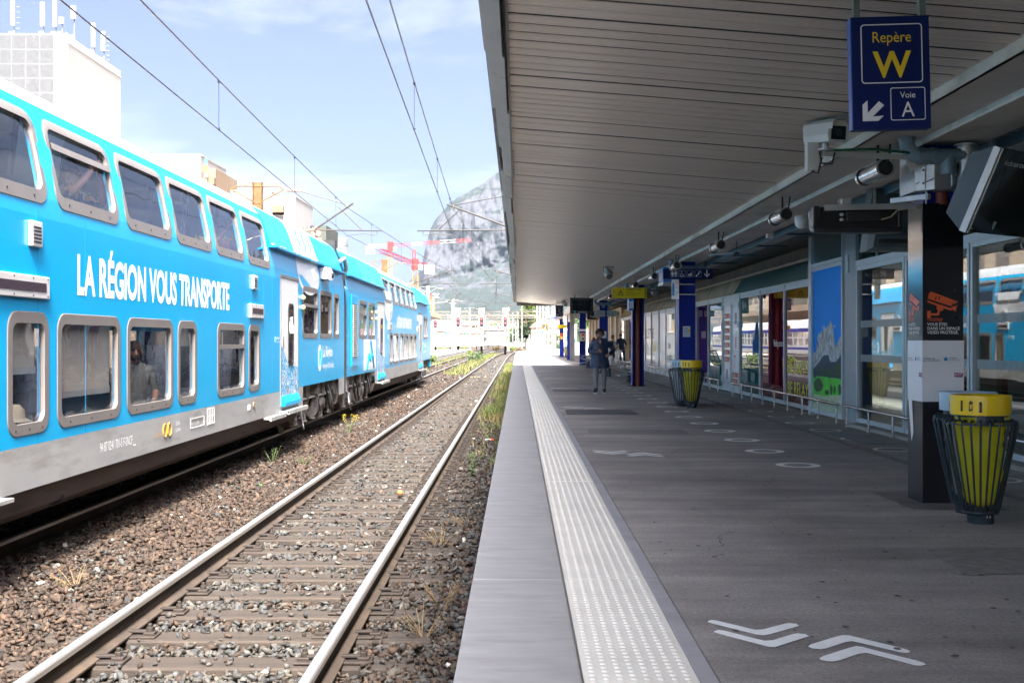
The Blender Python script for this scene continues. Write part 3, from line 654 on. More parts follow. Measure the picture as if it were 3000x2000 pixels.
# window tables: frame outer edges
Lw = [(8.55,9.31),(9.478,10.99),(11.17,12.67),(12.84,13.6),(14.53,16.02),(16.22,16.93)]
Uw = [(7.8,9.31),(9.478,10.99),(11.17,12.67),(12.81,14.33),(14.5,16.02),(16.22,17.68)]
Vw = [(20.28,21.86),(22.05,23.49),(23.7,24.45)]
LZ, UZ, VZ = (.645,1.655), (2.56,3.365), (1.455,2.44)
near_extra_L = [(6.9,8.35),(5.3,6.7),(3.6,5.1)]; near_extra_U = [(6.1,7.6),(4.4,5.9),(2.7,4.2)]
wins = [(a,b,*LZ) for a,b in Lw+near_extra_L]+[(a,b,*UZ) for a,b in Uw+near_extra_U]+[(a,b,*VZ) for a,b in Vw]
D1 = (18.40,19.83,.30,2.50)
c1 = car(.5, 25.15, 'near blue double-deck coach with large white slogan and passengers at its windows', wins, [D1], [(20.15,24.6)])
tr = {(9.478,'U'):3.12, (14.53,'L'):1.33, (20.28,'V'):2.08}
for a, b in Lw+near_extra_L: window(c1, a, b, *LZ, transom=tr.get((a,'L')))
for a, b in Uw+near_extra_U: window(c1, a, b, *UZ, fw=.085, fbot=.12, r=.16, transom=tr.get((a,'U')))
for a, b in Vw: window(c1, a, b, *VZ, transom=tr.get((a,'V')))
Lw2 = [(34.1,34.9),(35.1,36.6),(36.85,38.2),(38.4,39.9),(40.05,41.55),(41.75,43.1)]
Uw2 = [(33.1,34.7),(34.95,36.5),(36.7,38.2),(38.4,39.95),(40.1,41.6),(41.8,43.3)]
Vw2 = [(27.5,28.9),(29.2,30.6),(46.3,47.3),(47.5,48.3)]
wins2 = [(a,b,*LZ) for a,b in Lw2]+[(a,b,*UZ) for a,b in Uw2]+[(a,b,*VZ) for a,b in Vw2]
D2, D3 = (31.1,32.7,.30,2.50), (44.1,45.6,.30,2.50)
c2c = car(25.5, 50.2, 'second blue double-deck coach beyond the gangway ending the train', wins2, [D2, D3], [(25.9,30.7),(46.0,49.9)], front=True)
for a, b in Lw2: window(c2c, a, b, *LZ)
for a, b in Uw2: window(c2c, a, b, *UZ, fw=.085, fbot=.12, r=.16)
for a, b in Vw2: window(c2c, a, b, *VZ, transom=2.08 if a in (27.5, 34.95) else None)
# shoulders: technical compartments of the roof ends, ledge and panels
def shoulder(t, ya, yb, seams, whites, grille):
    MB().box(-4.075, -3.93, ya, yb, 2.93, 2.962).obj('gutter_ledge', blue, t)
    e = [ya]+seams+[yb]
    for i, (a, b) in enumerate(zip(e, e[1:])):
        a += .012; b -= .012
        zz = [(2.965, -4.02), (3.15, -4.085), (3.35, -4.155), (3.50, -4.225), (3.60, -4.32)]
        if grille and grille[0] <= (a+b)/2 <= grille[1]:
            m = MB()                                # perforated lid: bars with open slots
            ny, nz_ = 8, 9
            def pt(u, v):
                z = 2.965+(3.60-2.965)*v
                for (z0, x0), (z1, x1) in zip(zz, zz[1:]):
                    if z <= z1+1e-6: x = x0+(x1-x0)*(z-z0)/(z1-z0); break
                return (x, a+(b-a)*u, z)
            us = [0]+[q for k in range(ny) for q in ((k+.28)/ny, (k+.86)/ny)]+[1]; vs_ = [0]+[q for k in range(nz_) for q in ((k+.35)/nz_, (k+.8)/nz_)]+[1]
            for i2 in range(len(us)-1):
                for j2 in range(len(vs_)-1):
                    if i2 % 2 == 1 and j2 % 2 == 1: continue
                    m.add([pt(us[i2], vs_[j2]), pt(us[i2+1], vs_[j2]), pt(us[i2+1], vs_[j2+1]), pt(us[i2], vs_[j2+1])], [(0,1,2,3)])
            m.obj('vent_grille', blue, t, fix=False)
            MB().add([(x-.05, y, z) for y in (a, b) for z, x in zz], [(k, k+1, 6+k, 5+k) for k in range(4)]).obj('vent_backing', rubber, t, fix=False)
            continue
        mt = tw if i in whites else blue
        n = len(zz)
        MB().add([(x+.006, y, z) for y in (a, b) for z, x in zz]+[(x-.03, y, z) for y in (a, b) for z, x in zz],
                 [(k, k+1, n+k+1, n+k) for k in range(n-1)]+[(0, n, 3*n, 2*n), tuple(range(n))[::-1]+tuple(range(2*n, 3*n)), tuple(range(n, 2*n))+tuple(range(3*n, 4*n))[::-1]]).obj('roof_panel', mt, t, fix=False, sm=30)
        for q in (.15, .85):
            MB().cbox((-4.0, a+(b-a)*q, 2.975), (.05, .12, .05)).obj('latch', bogiem, t)
shoulder(c1, 17.75, 25.1, [18.6, 19.75, 20.75, 22.0], [2, 3], (22.0, 25.1))
shoulder(c2c, 25.55, 33.05, [28.3, 30.2, 31.8], [], (25.5, 28.3))
shoulder(c2c, 43.4, 48.6, [44.9, 46.4], [], (46.4, 49))
# blue script marks on the white roof panels
sc = MB()
for k in range(3):
    ys_ = 20.2+k*.55
    sc.tube([(-4.055+.008, ys_, 3.02), (-4.10+.008, ys_+.3, 3.2), (-4.16+.008, ys_+.2, 3.36), (-4.215+.008, ys_+.42, 3.48)], .02, 5)
sc.obj('blue_swash', blue, c1)
# white tongue graphic under the roof ends
def tongue(t, ya, yb, zt, zb, n=18):
    pts = [(ya, zt)]+[((ya+yb)/2-(yb-ya)/2*math.cos(math.pi*k/n), zb+(zt-zb)*.62*(1-math.sin(math.pi*k/n))) for k in range(n+1)]+[(yb, zt)]
    MB().add([(prx(p[1])+.004, p[0], p[1]) for p in pts], [tuple(range(len(pts)))]).obj('white_livery_shape', tw, t, fix=False)
tongue(c1, 19.87, 22.05, 2.925, 2.28); tongue(c2c, 32.75, 34.9, 2.925, 1.95)
# doors
waveb = None
def door(t, d, bike):
    a, b, z0, z1 = d
    dr = MB().box(-4.03, -3.992, a+.015, b-.015, z0, z1-.02).obj('door', tw, t, bev=.006)
    MB().box(-4.0, -3.982, a-.03, b+.03, z1-.02, z1+.03).box(-4.0, -3.986, a-.012, a+.012, z0, z1).box(-4.0, -3.986, b-.012, b+.012, z0, z1).obj('door_seal', wframe, dr)
    wa, wb = a+.40*(b-a), a+.70*(b-a)
    A = rrect(wa, wb, .98, 2.06, .10); B = rrect(wa+.035, wb-.035, 1.015, 2.025, .08); n = len(A)
    MB().add([(-3.991, p[0], p[1]) for p in A]+[(-3.976, p[0], p[1]) for p in A]+[(-3.976, p[0], p[1]) for p in B]+[(-3.988, p[0], p[1]) for p in B],
             [(k*n+i, k*n+(i+1) % n, (k+1)*n+(i+1) % n, (k+1)*n+i) for k in range(3) for i in range(n)]).obj('door_window_frame', rubber, dr)
    MB().add([(-3.985, p[0], p[1]) for p in B], [tuple(range(n))]).obj('door_window', glassmat('door_glass', base=(.03,.03,.035), ior=1.6), dr, fix=False)
    MB().box(-3.992, -3.98, a+.12, a+.2, 1.3, 1.48).obj('door_button', wframe, dr)
    # lower part: blue field under a slanting edge, white dashes on it, kicked-out bottom flap
    MB().add([(-3.989, a+.02, z0+.01), (-3.989, b-.02, z0+.01), (-3.989, b-.02, .93), (-3.989, a+(b-a)*.40, 1.0), (-3.989, a+.02, 1.34)], [(0,1,2,3,4)]).obj('blue_field', blue, dr, fix=False)
    r = random.Random(3); m = MB()
    for _ in range(330):
        y, z = r.uniform(a+.06, b-.06), r.uniform(z0+.03, 1.25)
        top = 1.34-(y-a)/(.40*(b-a))*.34 if y < a+.4*(b-a) else 1.0-(y-a-.4*(b-a))*.08
        if z > top-.05: continue
        if wa-.02 < y < wb+.02 and z > .96: continue
        an = r.choice((0.5, -0.6, 1.2, -1.2, .9)); l = r.uniform(.03, .075); w_ = .0095
        dy, dz_ = math.cos(an)*l/1.2, math.sin(an)*l/1.6; ny, nz_ = -math.sin(an)*w_*1.6, math.cos(an)*w_
        m.add([(-3.986, y-dy+ny, z-dz_+nz_), (-3.986, y+dy+ny, z+dz_+nz_), (-3.986, y+dy-ny, z+dz_-nz_), (-3.986, y-dy-ny, z-dz_-nz_)], [(0,1,2,3)])
    m.obj('white_dashes', printw, dr, fix=False, kind='stuff')
    MB().prism([(-4.0, .50), (-3.93, .36), (-3.93, .30), (-4.0, .30)], 'y', a+.03, b-.03).obj('door_flap', blue, dr)
    MB().box(-4.0, -3.84, a-.05, b+.15, .19, .225).box(-3.87, -3.835, a-.05, b+.15, .17, .235).obj('door_step', M('step_alu', (.5, .5, .48), .45, .6, var=.2), t)
    if bike:
        bm_ = MB(); x = -3.974; cy_ = (wa+wb)/2
        def circ(y, z, r, nn=18):
            bm_.tube([(x, y+r*.85*math.cos(2*math.pi*k/nn), z+r*math.sin(2*math.pi*k/nn)) for k in range(nn+1)], .008, 4, False)
        circ(cy_-.085, 1.62, .085); circ(cy_+.085, 1.62, .085)
        for p, q in (((-.085,1.62),(-.02,1.75)), ((-.02,1.75),(.05,1.75)), ((.05,1.75),(.085,1.62)), ((-.02,1.75),(0,1.62)), ((0,1.62),(.05,1.75)), ((.05,1.75),(.045,1.82)), ((.045,1.82),(.08,1.82)), ((-.02,1.75),(-.03,1.80)), ((-.05,1.80),(-.01,1.80))):
            bm_.cyl((x, cy_+p[0], p[1]), (x, cy_+q[0], q[1]), .008, n=4)
        bm_.obj('bicycle_symbol', printw, dr)
door(c1, D1, True); door(c2c, D2, False); door(c2c, D3, False)
# slogan and numbers
yv = (0, 1, 0); up = (0, 0, 1)
def slogan(t, y, z, size, xs): return text('LA RÉGION VOUS TRANSPORTE', size, printw, t, (-3.9975, y, z), yv, up, xs, bold=.032, name='slogan')
SLG = slogan(c1, 9.9, 1.845, .50, .725)
s2 = slogan(c2c, 36.0, 1.845, .50, .7)
text('94 87 0241 701-5 F-SNCF', .13, printw, c1, (-3.9975, 10.45, .345), yv, up, .64, name='vehicle_number')
MB().box(-3.995, -3.993, 11.35, 11.42, .325, .335).obj('underline', printw, c1)
orange = M('print_orange', (.75, .33, .02), .5, var=0)
text('Frein S-W', .06, orange, c1, (-3.9975, 12.05, .34), yv, up, .7, name='brake_note')
for k, chh in enumerate('DC'):
    text(chh, .10, orange, c1, (-3.9975, 12.34+k*.16, .365), yv, up, .8)
    mm = MB(); mm.tube([(-3.993, 12.365+k*.16+.065*math.cos(6.283*q/16), .40+.075*math.sin(6.283*q/16)) for q in range(17)], .005, 4, False); mm.obj('ring_mark', orange, c1)
text('→20.00m←\n⊢26.40m⊣'.replace('⊢', 'I-').replace('⊣', '-I').replace('→', '-').replace('←', '-'), .075, printw, c1, (-3.9975, 12.75, .42), yv, up, .7)
text('REV 10.9 (25.05.10)', .06, printw, c1, (-3.9975, 13.37, .37), yv, up, .68)
mm = MB(); mm.box(-3.995, -3.993, 13.33, 13.345, .34, .46).box(-3.995, -3.993, 13.9, 13.915, .34, .46).box(-3.995, -3.993, 13.345, 13.9, .34, .348).box(-3.995, -3.993, 13.345, 13.9, .452, .46)
for k in range(5): mm.box(-3.995, -3.993, 14.05+k*.08, 14.062+k*.08, .33, .54)
for k in range(3): mm.box(-3.9945, -3.9925, 14.05, 14.37, .33+k*.1, .338+k*.1)
mm.obj('inspection_grid', printw, c1)
# region logo
def logo(t, y, z, s, par_mat=printw):
    m = MB(); n = 28
    m.add([(-3.9975, y+.28*s*math.cos(6.283*k/n), z+.36*s*math.sin(6.283*k/n)) for k in range(n)], [tuple(range(n))]); lo = m.obj('logo_disc', par_mat, t, fix=False)
    MB().tube([(-3.9925, y-.14*s, z-.2*s), (-3.9925, y-.05*s, z+.2*s), (-3.9925, y, z+.02*s), (-3.9925, y+.07*s, z+.22*s), (-3.9925, y+.15*s, z-.2*s)], .018*s, 4).obj('logo_mark', blue, lo)
    text('La Région', .42*s, par_mat, t, (-3.9975, y+.42*s, z+.02*s), yv, up, .95, bold=.02)
    text('Auvergne-Rhône-Alpes', .25*s, par_mat, t, (-3.9975, y+.42*s, z-.30*s), yv, up, .78)
logo(c1, 22.05, 1.06, .75); logo(c1, 18.0, 1.43, .16)
logo(c2c, 46.1, 1.1, .7); logo(c2c, 33.5, 1.5, .2)
# white panel with blue glyph, second coach
MB().add([(-3.9965, 28.3, .62), (-3.9965, 30.75, .62), (-3.9965, 30.75, 1.44), (-3.9965, 28.3, 1.44)], [(0,1,2,3)]).obj('white_livery_shape', tw, c2c, fix=False)
MB().tube([(-3.99, 28.9, .64), (-3.99, 29.25, 1.05), (-3.99, 29.5, .86), (-3.99, 29.8, 1.05), (-3.99, 29.6, 1.4), (-3.99, 30.3, .66)], .03, 5).obj('blue_swash', blue, c2c)
# grilles, plates, camera
def vent(t, y0, y1, z0, z1):
    v = MB().box(-4.0, -3.965, y0, y1, z0, z1).obj('side_vent', M('alu_plate', (.62, .60, .57), .4, .3, var=.1), t, bev=.008)
    m = MB(); n = 5
    for k in range(n): m.box(-3.966, -3.962, y0+.03, y1-.03, z0+.03+(z1-z0-.06)*k/n, z0+.03+(z1-z0-.06)*(k+.5)/n)
    m.obj('vent_slot', rubber, v, kind='stuff')
vent(c1, 8.92, 9.12, 2.19, 2.40); vent(c1, 16.42, 16.66, 2.19, 2.40); vent(c2c, 33.9, 34.2, 2.15, 2.36); vent(c2c, 43.5, 43.8, 2.19, 2.4)
def plate(t, y0, y1, z0, z1):
    v = MB().box(-4.0, -3.97, y0, y1, z0, z1).obj('display_plate', M('alu_plate'), t, bev=.006)
    MB().box(-3.971, -3.966, y0+.1*(y1-y0), y0+.93*(y1-y0), z0+.3*(z1-z0), z0+.70*(z1-z0)).obj('display', M('display_dark', (.05, .035, .045), .2, var=.1), v)
    m = MB()
    for q in (.04, .38, .7, .96):
        for zz_ in (.12, .88): m.cyl((-3.971, y0+(y1-y0)*q, z0+(z1-z0)*zz_), (-3.964, y0+(y1-y0)*q, z0+(z1-z0)*zz_), .007, n=6)
    m.obj('screws', rubber, v, kind='stuff')
plate(c1, 8.2, 9.27, 1.765, 1.95); plate(c1, 16.26, 17.1, 1.755, 1.965); plate(c2c, 33.75, 34.6, 1.755, 1.965); plate(c2c, 43.3, 44, 1.755, 1.965)
cmh = MB().prism([(22.2, 2.66), (22.2, 2.90), (22.75, 2.92), (22.98, 2.84), (22.98, 2.68), (22.6, 2.64)], 'x', -4.05, -3.88).obj('side_camera', M('camera_grey', (.5, .5, .5), .4), c1, bev=.01)
MB().ell((-3.9, 22.82, 2.76), .06, .06, .06).obj('lens', black, cmh, sm=60)
for yb in (20.2, 30.75):
    m = MB()
    for z in (2.02, 2.2): MB().ell((-3.97, yb, z), .045, .05, .05).obj('door_lamp', M('lamp_cream', (.60, .48, .25), .3), c1 if yb < 25 else c2c, sm=60)
# tall louvre panel of the second coach
lv = MB().box(-4.0, -3.975, 26.15, 27.25, .78, 2.5).obj('louvre_panel', blue, c2c, bev=.01)
MB().box(-3.976, -3.972, 26.3, 27.0, 1.0, 2.3).obj('louvre_recess', rubber, lv)
m = MB()
for k in range(26): m.box(-3.973, -3.955, 26.32, 26.98, 1.02+k*.049, 1.045+k*.049)
m.obj('louvre_slats', M('louvre_alu', (.55, .5, .42), .5, .3), lv, kind='stuff')
# gangway between the coaches
gw = MB()
for k in range(5): gw.box(-6.6, -4.22, 25.18+k*.06, 25.215+k*.06, .25, 3.72)
gw.obj('gangway_bellows', rubber, c1, kind='stuff')
MB().tube([(-4.1, 25.0, 3.2), (-4.0, 25.2, 3.3), (-4.0, 25.45, 3.1), (-4.1, 25.6, 2.8)], .05, 8).obj('jumper_cable', greycable, c1, sm=60)
MB().tube([(-4.1, 25.0, 2.7), (-4.03, 25.25, 2.5), (-4.1, 25.6, 2.6)], .04, 8).obj('jumper_cable', rubber, c1, sm=60)
# panel seams of the body
for t, sy in ((c1, (11.0-1.9, 10.1+.0, 17.2, 17.78)), (c2c, (33.0, 43.4, 45.9))):
    m = MB()
    for y in sy: m.box(-3.9995, -3.998, y, y+.006, .57, 2.5)
    m.obj('panel_seam', M('seam_blue', (.0, .22, .5), .5), t)
# bogies
def bogie(t, ya, yb):
    r = random.Random(int(ya*10))
    w1, w2 = ya+(yb-ya)*.24, ya+(yb-ya)*.80
    for wy in (w1, w2):
        for xs in (-4.68, -6.12):
            wh = MB().lathe((xs, wy, RT+.42), [(.0,-.06),(.14,-.07),(.30,-.05),(.42,-.065),(.42,.05),(.445,.06),(.445,.08),(.30,.06),(.14,.09),(.0,.09)], 28, 'x').obj('wheel', steelw, t, sm=40)
    fr = MB()
    fr.box(-4.62, -4.40, ya+.2, yb-.2, .08, .26).box(-4.56, -4.36, w1-.22, w1+.22, -.14, .2).box(-4.56, -4.36, w2-.22, w2+.22, -.14, .2)
    fr.box(-6.4, -4.4, (ya+yb)/2-.3, (ya+yb)/2+.3, .0, .3)
    fr.obj('bogie_frame', bogiem, t, bev=.015)
    for i in range(5):
        y = ya+.35+(yb-ya-.7)*i/4+r.uniform(-.1, .1)
        b = MB().prism([(y-.16, .57), (y+.2, .57), (y+.17, .33), (y+.02, .2), (y-.13, .33)], 'x', -4.34, -4.08-.05*(i % 2)).obj('bracket', bogiem, t, bev=.01)
        MB().cyl((-4.2, y+.02, .33), (-4.22, y+.05, .02), .062, n=12).cyl((-4.22, y+.05, .1), (-4.23, y+.06, -.14), .045, n=10).cyl((-4.23, y+.06, -.15), (-4.23, y+.06, -.19), .07, n=10).obj('damper', springm, t, sm=40)
    for wy in (w1, w2):
        MB().cyl((-4.36, wy, RT+.42), (-4.22, wy, RT+.42), .14, .11, 16).cyl((-4.22, wy, RT+.42), (-4.19, wy, RT+.42), .08, n=12).obj('axle_box', bogiem, t, sm=40)
    ym = (ya+yb)/2
    sp = MB()
    for k in range(5): sp.lathe((-4.36, ym-.75, -.12+k*.075), [(.0,-.02),(.13,-.025),(.15,0),(.13,.025),(.0,.02)], 16)
    sp.obj('coil_spring', springm, t, sm=40)
    MB().cyl((-4.24, ym+.1, -.02), (-4.2, ym+.95, .14), .09, n=14).cyl((-4.24, ym-.02, -.03), (-4.24, ym+.14, -.02), .12, n=14).obj('yaw_damper', springm, t, sm=40)
    MB().prism([(ya+.35, -.05), (ym-.4, -.02), (ym-.5, -.28), (ya+.6, -.25)], 'x', -4.5, -4.32).prism([(ym+.5, -.05), (yb-.3, -.02), (yb-.6, -.30), (ym+.7, -.26)], 'x', -4.5, -4.3).obj('sand_box', bogiem, t, bev=.02)
    for k in range(6):
        y = ya+.3+r.random()*(yb-ya-.8)
        MB().tube([(-4.16, y, .45), (-4.1, y+.05, .2), (-4.1, y+.25, -.02-r.random()*.1), (-4.16, y+.45, .1), (-4.3, y+.5, .3)], .018, 6).obj('hose', rubber if k % 3 else greycable, t, sm=60)
    MB().tube([(-4.0, ya-.05, .16), (-4.0, ya+.05, -.15), (-4.02, ya+.3, -.25), (-4.1, ya+.55, -.1), (-4.15, ya+.6, .2)], .016, 6).obj('hose', greycable, t, sm=60)
bogie(c1, 20.2, 24.55); bogie(c2c, 26.0, 30.6); bogie(c2c, 46.1, 49.8)
MB().box(-4.3, -4.06, 24.62, 25.1, .2, .56).obj('end_skirt', tgrey, c1); MB().box(-4.25, -4.04, 25.55, 25.88, .2, .56).obj('end_skirt', tgrey, c2c)
m = MB(); m.cyl((-4.04, 16.55, .44), (-4.0+.012, 16.55, .44), .05, n=16); m.obj('filler_cap', M('brass_dull', (.3, .24, .13), .5, .4), c1, sm=40)
MB().box(-4.0, -3.9935, 16.2, 16.32, .38, .46).obj('notice', printw, c1)
MB().box(-4.0, -3.89, 17.2, 18.32, .165, .195).box(-3.905, -3.88, 17.2, 18.32, .14, .2).obj('door_step', M('step_alu'), c1)
MB().box(-4.0, -3.9, 8.0, 8.46, .17, .2).obj('door_step', M('step_alu'), c1)
# seats and blinds behind the panes
seatm = M('seat_dark', (.05, .06, .085), .8, var=.2); headm = M('headrest', (.50, .44, .34), .8)
def seat(y, z, flip=1, hd=False):
    m = MB(); m.obox((-4.55, y, z+.66), (.22, 0, 0), (0, .045, .0), (0, .10*flip, .40)).obox((-4.55, y-.24*flip, z+.40), (.22, 0, 0), (0, .22, 0), (0, 0, .06))
    s = m.obj('seat', seatm, c1, bev=.03)
    if hd: MB().obox((-4.55, y+.08*flip, z+1.0), (.2, 0, 0), (0, .06, 0), (0, .05*flip, .18)).obj('headrest', headm, s, bev=.03)
for y in (8.5, 10.1, 13.35, 15.2, 16.4): seat(y+.1, .3, 1)
for y in (9.4, 11.35, 12.9, 14.2, 15.7): seat(y, 2.36, 1, True)
blindm = M('blind_beige', (.46, .42, .34), .75, var=.08)
for a, b, zb in ((8.6, 9.26, 1.17), (9.53, 10.94, .93), (12.9, 13.55, 1.38)):
    bl = MB().box(-4.09, -4.085, a+.03, b-.03, zb, 1.64).obj('window_blind', blindm, c1)
    MB().box(-4.1, -4.075, a+.03, b-.03, zb-.03, zb+.03).obj('blind_bar', M('blind_rail', (.4, .4, .38), .4, .3), bl)
# ------------------------------------------------------------ shop fronts and entrance
alu = M('alu_frame', (.55, .64, .68), .4, .1, var=.06, vs=3)
pane_t = glassmat('pane_teal', ior=2.0, base=(.02, .15, .15), wav=.0015, ws=.8)
pane_b = glassmat('pane_burgundy', ior=2.0, base=(.16, .008, .012), wav=.0015, ws=.8)
pane_p = glassmat('pane_purple', ior=2.0, base=(.10, .01, .10), wav=.0015, ws=.8)
pane_w = M('pane_white', (.80, .86, .88), .3, var=.03, coat=.25)
pane_c = glassmat('pane_clear', (.72, .78, .76), ior=1.8, wav=.0015, ws=.8)
pane_d = glassmat('pane_dark', ior=1.8, base=(.02, .045, .045))
SX = 5.85
yb = (0, -1, 0)                                   # text on the right-hand facade reads towards the camera
sf = thing('shop_front', 'long glazed shop front with teal, burgundy and white panels in blue grey metal frames', 'shop front', (SX, 40, 0))
panels = [(21.7,23.8,pane_b),(23.8,26.2,pane_b),(26.2,28.6,pane_t),(28.6,31.0,'door'),(31.0,33.3,pane_t),(33.3,35.6,pane_p),(35.6,37.9,pane_w),(37.9,40.3,pane_w),(40.3,42.9,'wdoor'),
          (42.9,45,pane_w),(45,47.5,pane_w),(47.5,49.8,pane_w),(49.8,52.3,pane_w),(52.3,55.0,pane_w),(55.0,57.2,pane_c),(59.6,61.8,pane_c)]
for a, b, k in panels:
    MB().box(SX-.06, SX+.04, a-.03, a+.03, .03, 2.66).obj('mullion', alu, sf, bev=.005)
    if k == 'door':
        dd = MB().box(SX-.025, SX+.0, a+.03, b-.03, .07, 2.5).obj('shop_door', M('door_panel_white', (.62, .70, .75), .3, var=.03, coat=.3), sf)
        for y0, y1 in ((a+.06, a+1.12), (a+1.22, b-.06)):
            m = MB().box(SX-.05, SX-.02, y0, y0+.06, .1, 2.45).box(SX-.05, SX-.02, y1-.06, y1, .1, 2.45).box(SX-.05, SX-.02, y0+.06, y1-.06, .1, .2).box(SX-.05, SX-.02, y0+.06, y1-.06, 2.38, 2.45)
            m.obj('door_leaf_frame', alu, dd)
        redp = M('label_red', (.42, .09, .07), .5, var=.05)
        for i, wd in enumerate(['Presse', 'Livres', 'Cadeaux', 'Souvenirs', 'High-Tech', 'Snacking', 'Boissons']):
            z = 2.02-i*.20
            l = MB().box(SX-.0285, SX-.026, 30.05, 30.78, z, z+.135).obj('product_label', redp, dd)
            text(wd, .12, printw, dd, (SX-.03, 30.74, z+.03), yb, up, .95)
        for i, wd in enumerate(['Ici la gare', 'est ouverte', 'à Relax']):
            z = .42-i*.16
            MB().box(SX-.0285, SX-.026, 28.78, 29.66, z, z+.125).obj('product_label', redp, dd)
            text(wd, .10, printw, dd, (SX-.03, 29.62, z+.03), yb, up, .95)
        for z0, z1 in ((1.72, 2.3), (1.15, 1.66), (.58, 1.1)):
            MB().box(SX-.0285, SX-.026, 28.78, 29.66, z0, z1).obj('poster', M('poster_pale', (.70, .74, .78), .4, var=.05, vs=5), dd)
        MB().box(SX-.031, SX-.029, 29.1, 29.22, 1.2, 1.5).box(SX-.031, SX-.029, 29.28, 29.34, .66, 1.0).box(SX-.031, SX-.029, 29.2, 29.42, .96, 1.02).obj('poster_figure', M('poster_red', (.5, .16, .12), .5, var=.1), dd)
        MB().box(SX-.031, SX-.029, 29.05, 29.3, 1.85, 2.15).obj('poster_stamp', M('poster_grey', (.25, .2, .2), .5, var=.5, vs=30), dd)
        MB().box(SX-.031, SX-.029, 30.3, 30.5, .35, .62).obj('poster_drawing', M('poster_grey'), dd)
        for z in (.25, 1.75, 2.25):
            for y in (28.64, 30.96): MB().cyl((SX-.06, y, z), (SX-.06, y, z+.16), .03, n=8).obj('hinge', alu, dd, sm=40)
        continue
    if k == 'wdoor':
        dd = MB().box(SX-.03, SX, a+.05, b-.05, .07, 1.62).obj('ticket_door', pane_w, sf)
        MB().box(SX-.05, SX-.02, a+.03, b-.03, 1.62, 1.72).box(SX-.05, SX-.02, a+.03, a+.14, 1.72, 2.5).box(SX-.05, SX-.02, b-.14, b-.03, 1.72, 2.5).box(SX-.05, SX-.02, a+.14, b-.14, 2.4, 2.5).obj('hatch_frame', white, dd)
        MB().box(SX-.03, SX-.0, a+.14, b-.14, 1.73, 2.4).obj('hatch_pane', glassmat('pane_frost', ior=1.6, base=(.45,.53,.55)), dd)
        continue
    MB().box(SX-.02, SX+.0, a+.03, b-.03, .1, 2.5).obj('glass_panel', k, sf)
MB().box(SX-.06, SX+.04, 61.77, 61.83, .03, 2.66).obj('mullion', alu, sf)
MB().box(SX-.05, SX+.03, 21.75, 61.75, 2.5, 2.53).box(SX-.05, SX+.03, 21.75, 61.75, 2.61, 2.645).box(SX-.03, SX+.03, 21.75, 61.75, 2.53, 2.61).obj('head_rail', alu, sf)
MB().box(SX-.05, SX+.03, 21.75, 61.75, .0, .1).obj('sill', alu, sf)
MB().box(SX-.16, SX-.05, 21.7, 61.8, .0, .02).obj('gravel_margin', M('gravel_margin', (.14, .13, .12), .95, var=.5, vs=30, bump=.2, bs=60), sf)
lime = M('print_lime', (.62, .68, .02), .5, var=0); greyp = M('print_bluegrey', (.10, .13, .19), .5, var=0); navyp = M('print_navy', (.05, .10, .20), .5, var=0)
text('BE HAPPY', .40, lime, sf, (SX-.023, 23.6, .72), yb, up, 1.0, bold=.01)
text('BE RELAY', .40, lime, sf, (SX-.023, 23.6, .26), yb, up, 1.0, bold=.01)
text('Relay.com', .22, printw, sf, (SX-.023, 24.9, 1.28), yb, up, 1.0)
text('BILLETTERIE', .62, greyp, sf, (SX-.023, 49.9, 1.5), yb, up, .95)
text('INFORMATION', .55, M('print_pale', (.5, .55, .6), .5, var=0), sf, (SX-.023, 52.2, .95), yb, up, .9)
text('OùRA!', .66, lime, sf, (SX-.023, 47.4, .92), yb, up, .9, bold=.01)
text('>>>', .5, navyp, sf, (SX-.033, 42.3, 1.02), yb, up, .9, bold=.02)
text('ENTRÉE', .42, navyp, sf, (SX-.033, 42.6, .55), yb, up, .9, bold=.01)
text('BIENVENUE - WELCOME - BENVENUTI', .22, greyp, sf, (SX-.023, 50, .42), yb, up, 1.0)
text('ENTRÉE', .42, navyp, sf, (SX-.023, 57, .9), yb, up, .9)
inb = MB().box(9.2, 9.3, 8, 62, 0, 3.3).obj('back_wall', M('shop_wall', (.42, .38, .32), .8, var=.1), sf)
MB().box(SX+.3, 9.2, 20, 62, -.02, .012).obj('shop_floor', M('shop_floor', (.25, .24, .22), .4, var=.1), sf)
# band above: concrete cornice, black louvres for the first metres, white ledge with warm light put into its colour
co = thing('cornice', 'weathered concrete band with dark louvre blades above the shop front', 'cornice', (5.95, 40, 2.7))
MB().prism([(5.80, 2.67), (6.06, 3.06), (6.3, 3.06), (6.3, 2.67)], 'y', 29.4, 61.9).obj('concrete_band', M('band_concrete', (.60, .49, .34), .85, var=.35, vs=2, st=(1, 3, .6), dirt=(.20, .16, .11), ds=1.2, dl=(.5, .7)), co)
MB().prism([(5.90, 2.67), (6.12, 3.04), (6.3, 3.04), (6.3, 2.67)], 'y', 20.9, 29.39).obj('louvre_back', black, co)
LB = MB().obox((5.955, 0, 2.862), (.11, 0, .185), (0, .016, 0), (-.03, 0, .018)).mesh('louvre_blade', M('louvre_teal', (.22, .38, .38), .4, .3))
for i in range(65): place(LB, 'louvre_blade', co, (0, 21.0+i*.13, 0))
MB().box(5.98, 6.02, 20.9, 61.9, 3.065, 3.12).obj('ledge', M('ledge_warm_lit', (.62, .55, .42), .6, var=.15), co)
MB().box(6.3, 8.2, 18, 62, 2.66, 3.6).obj('upper_wall', concdark, co)
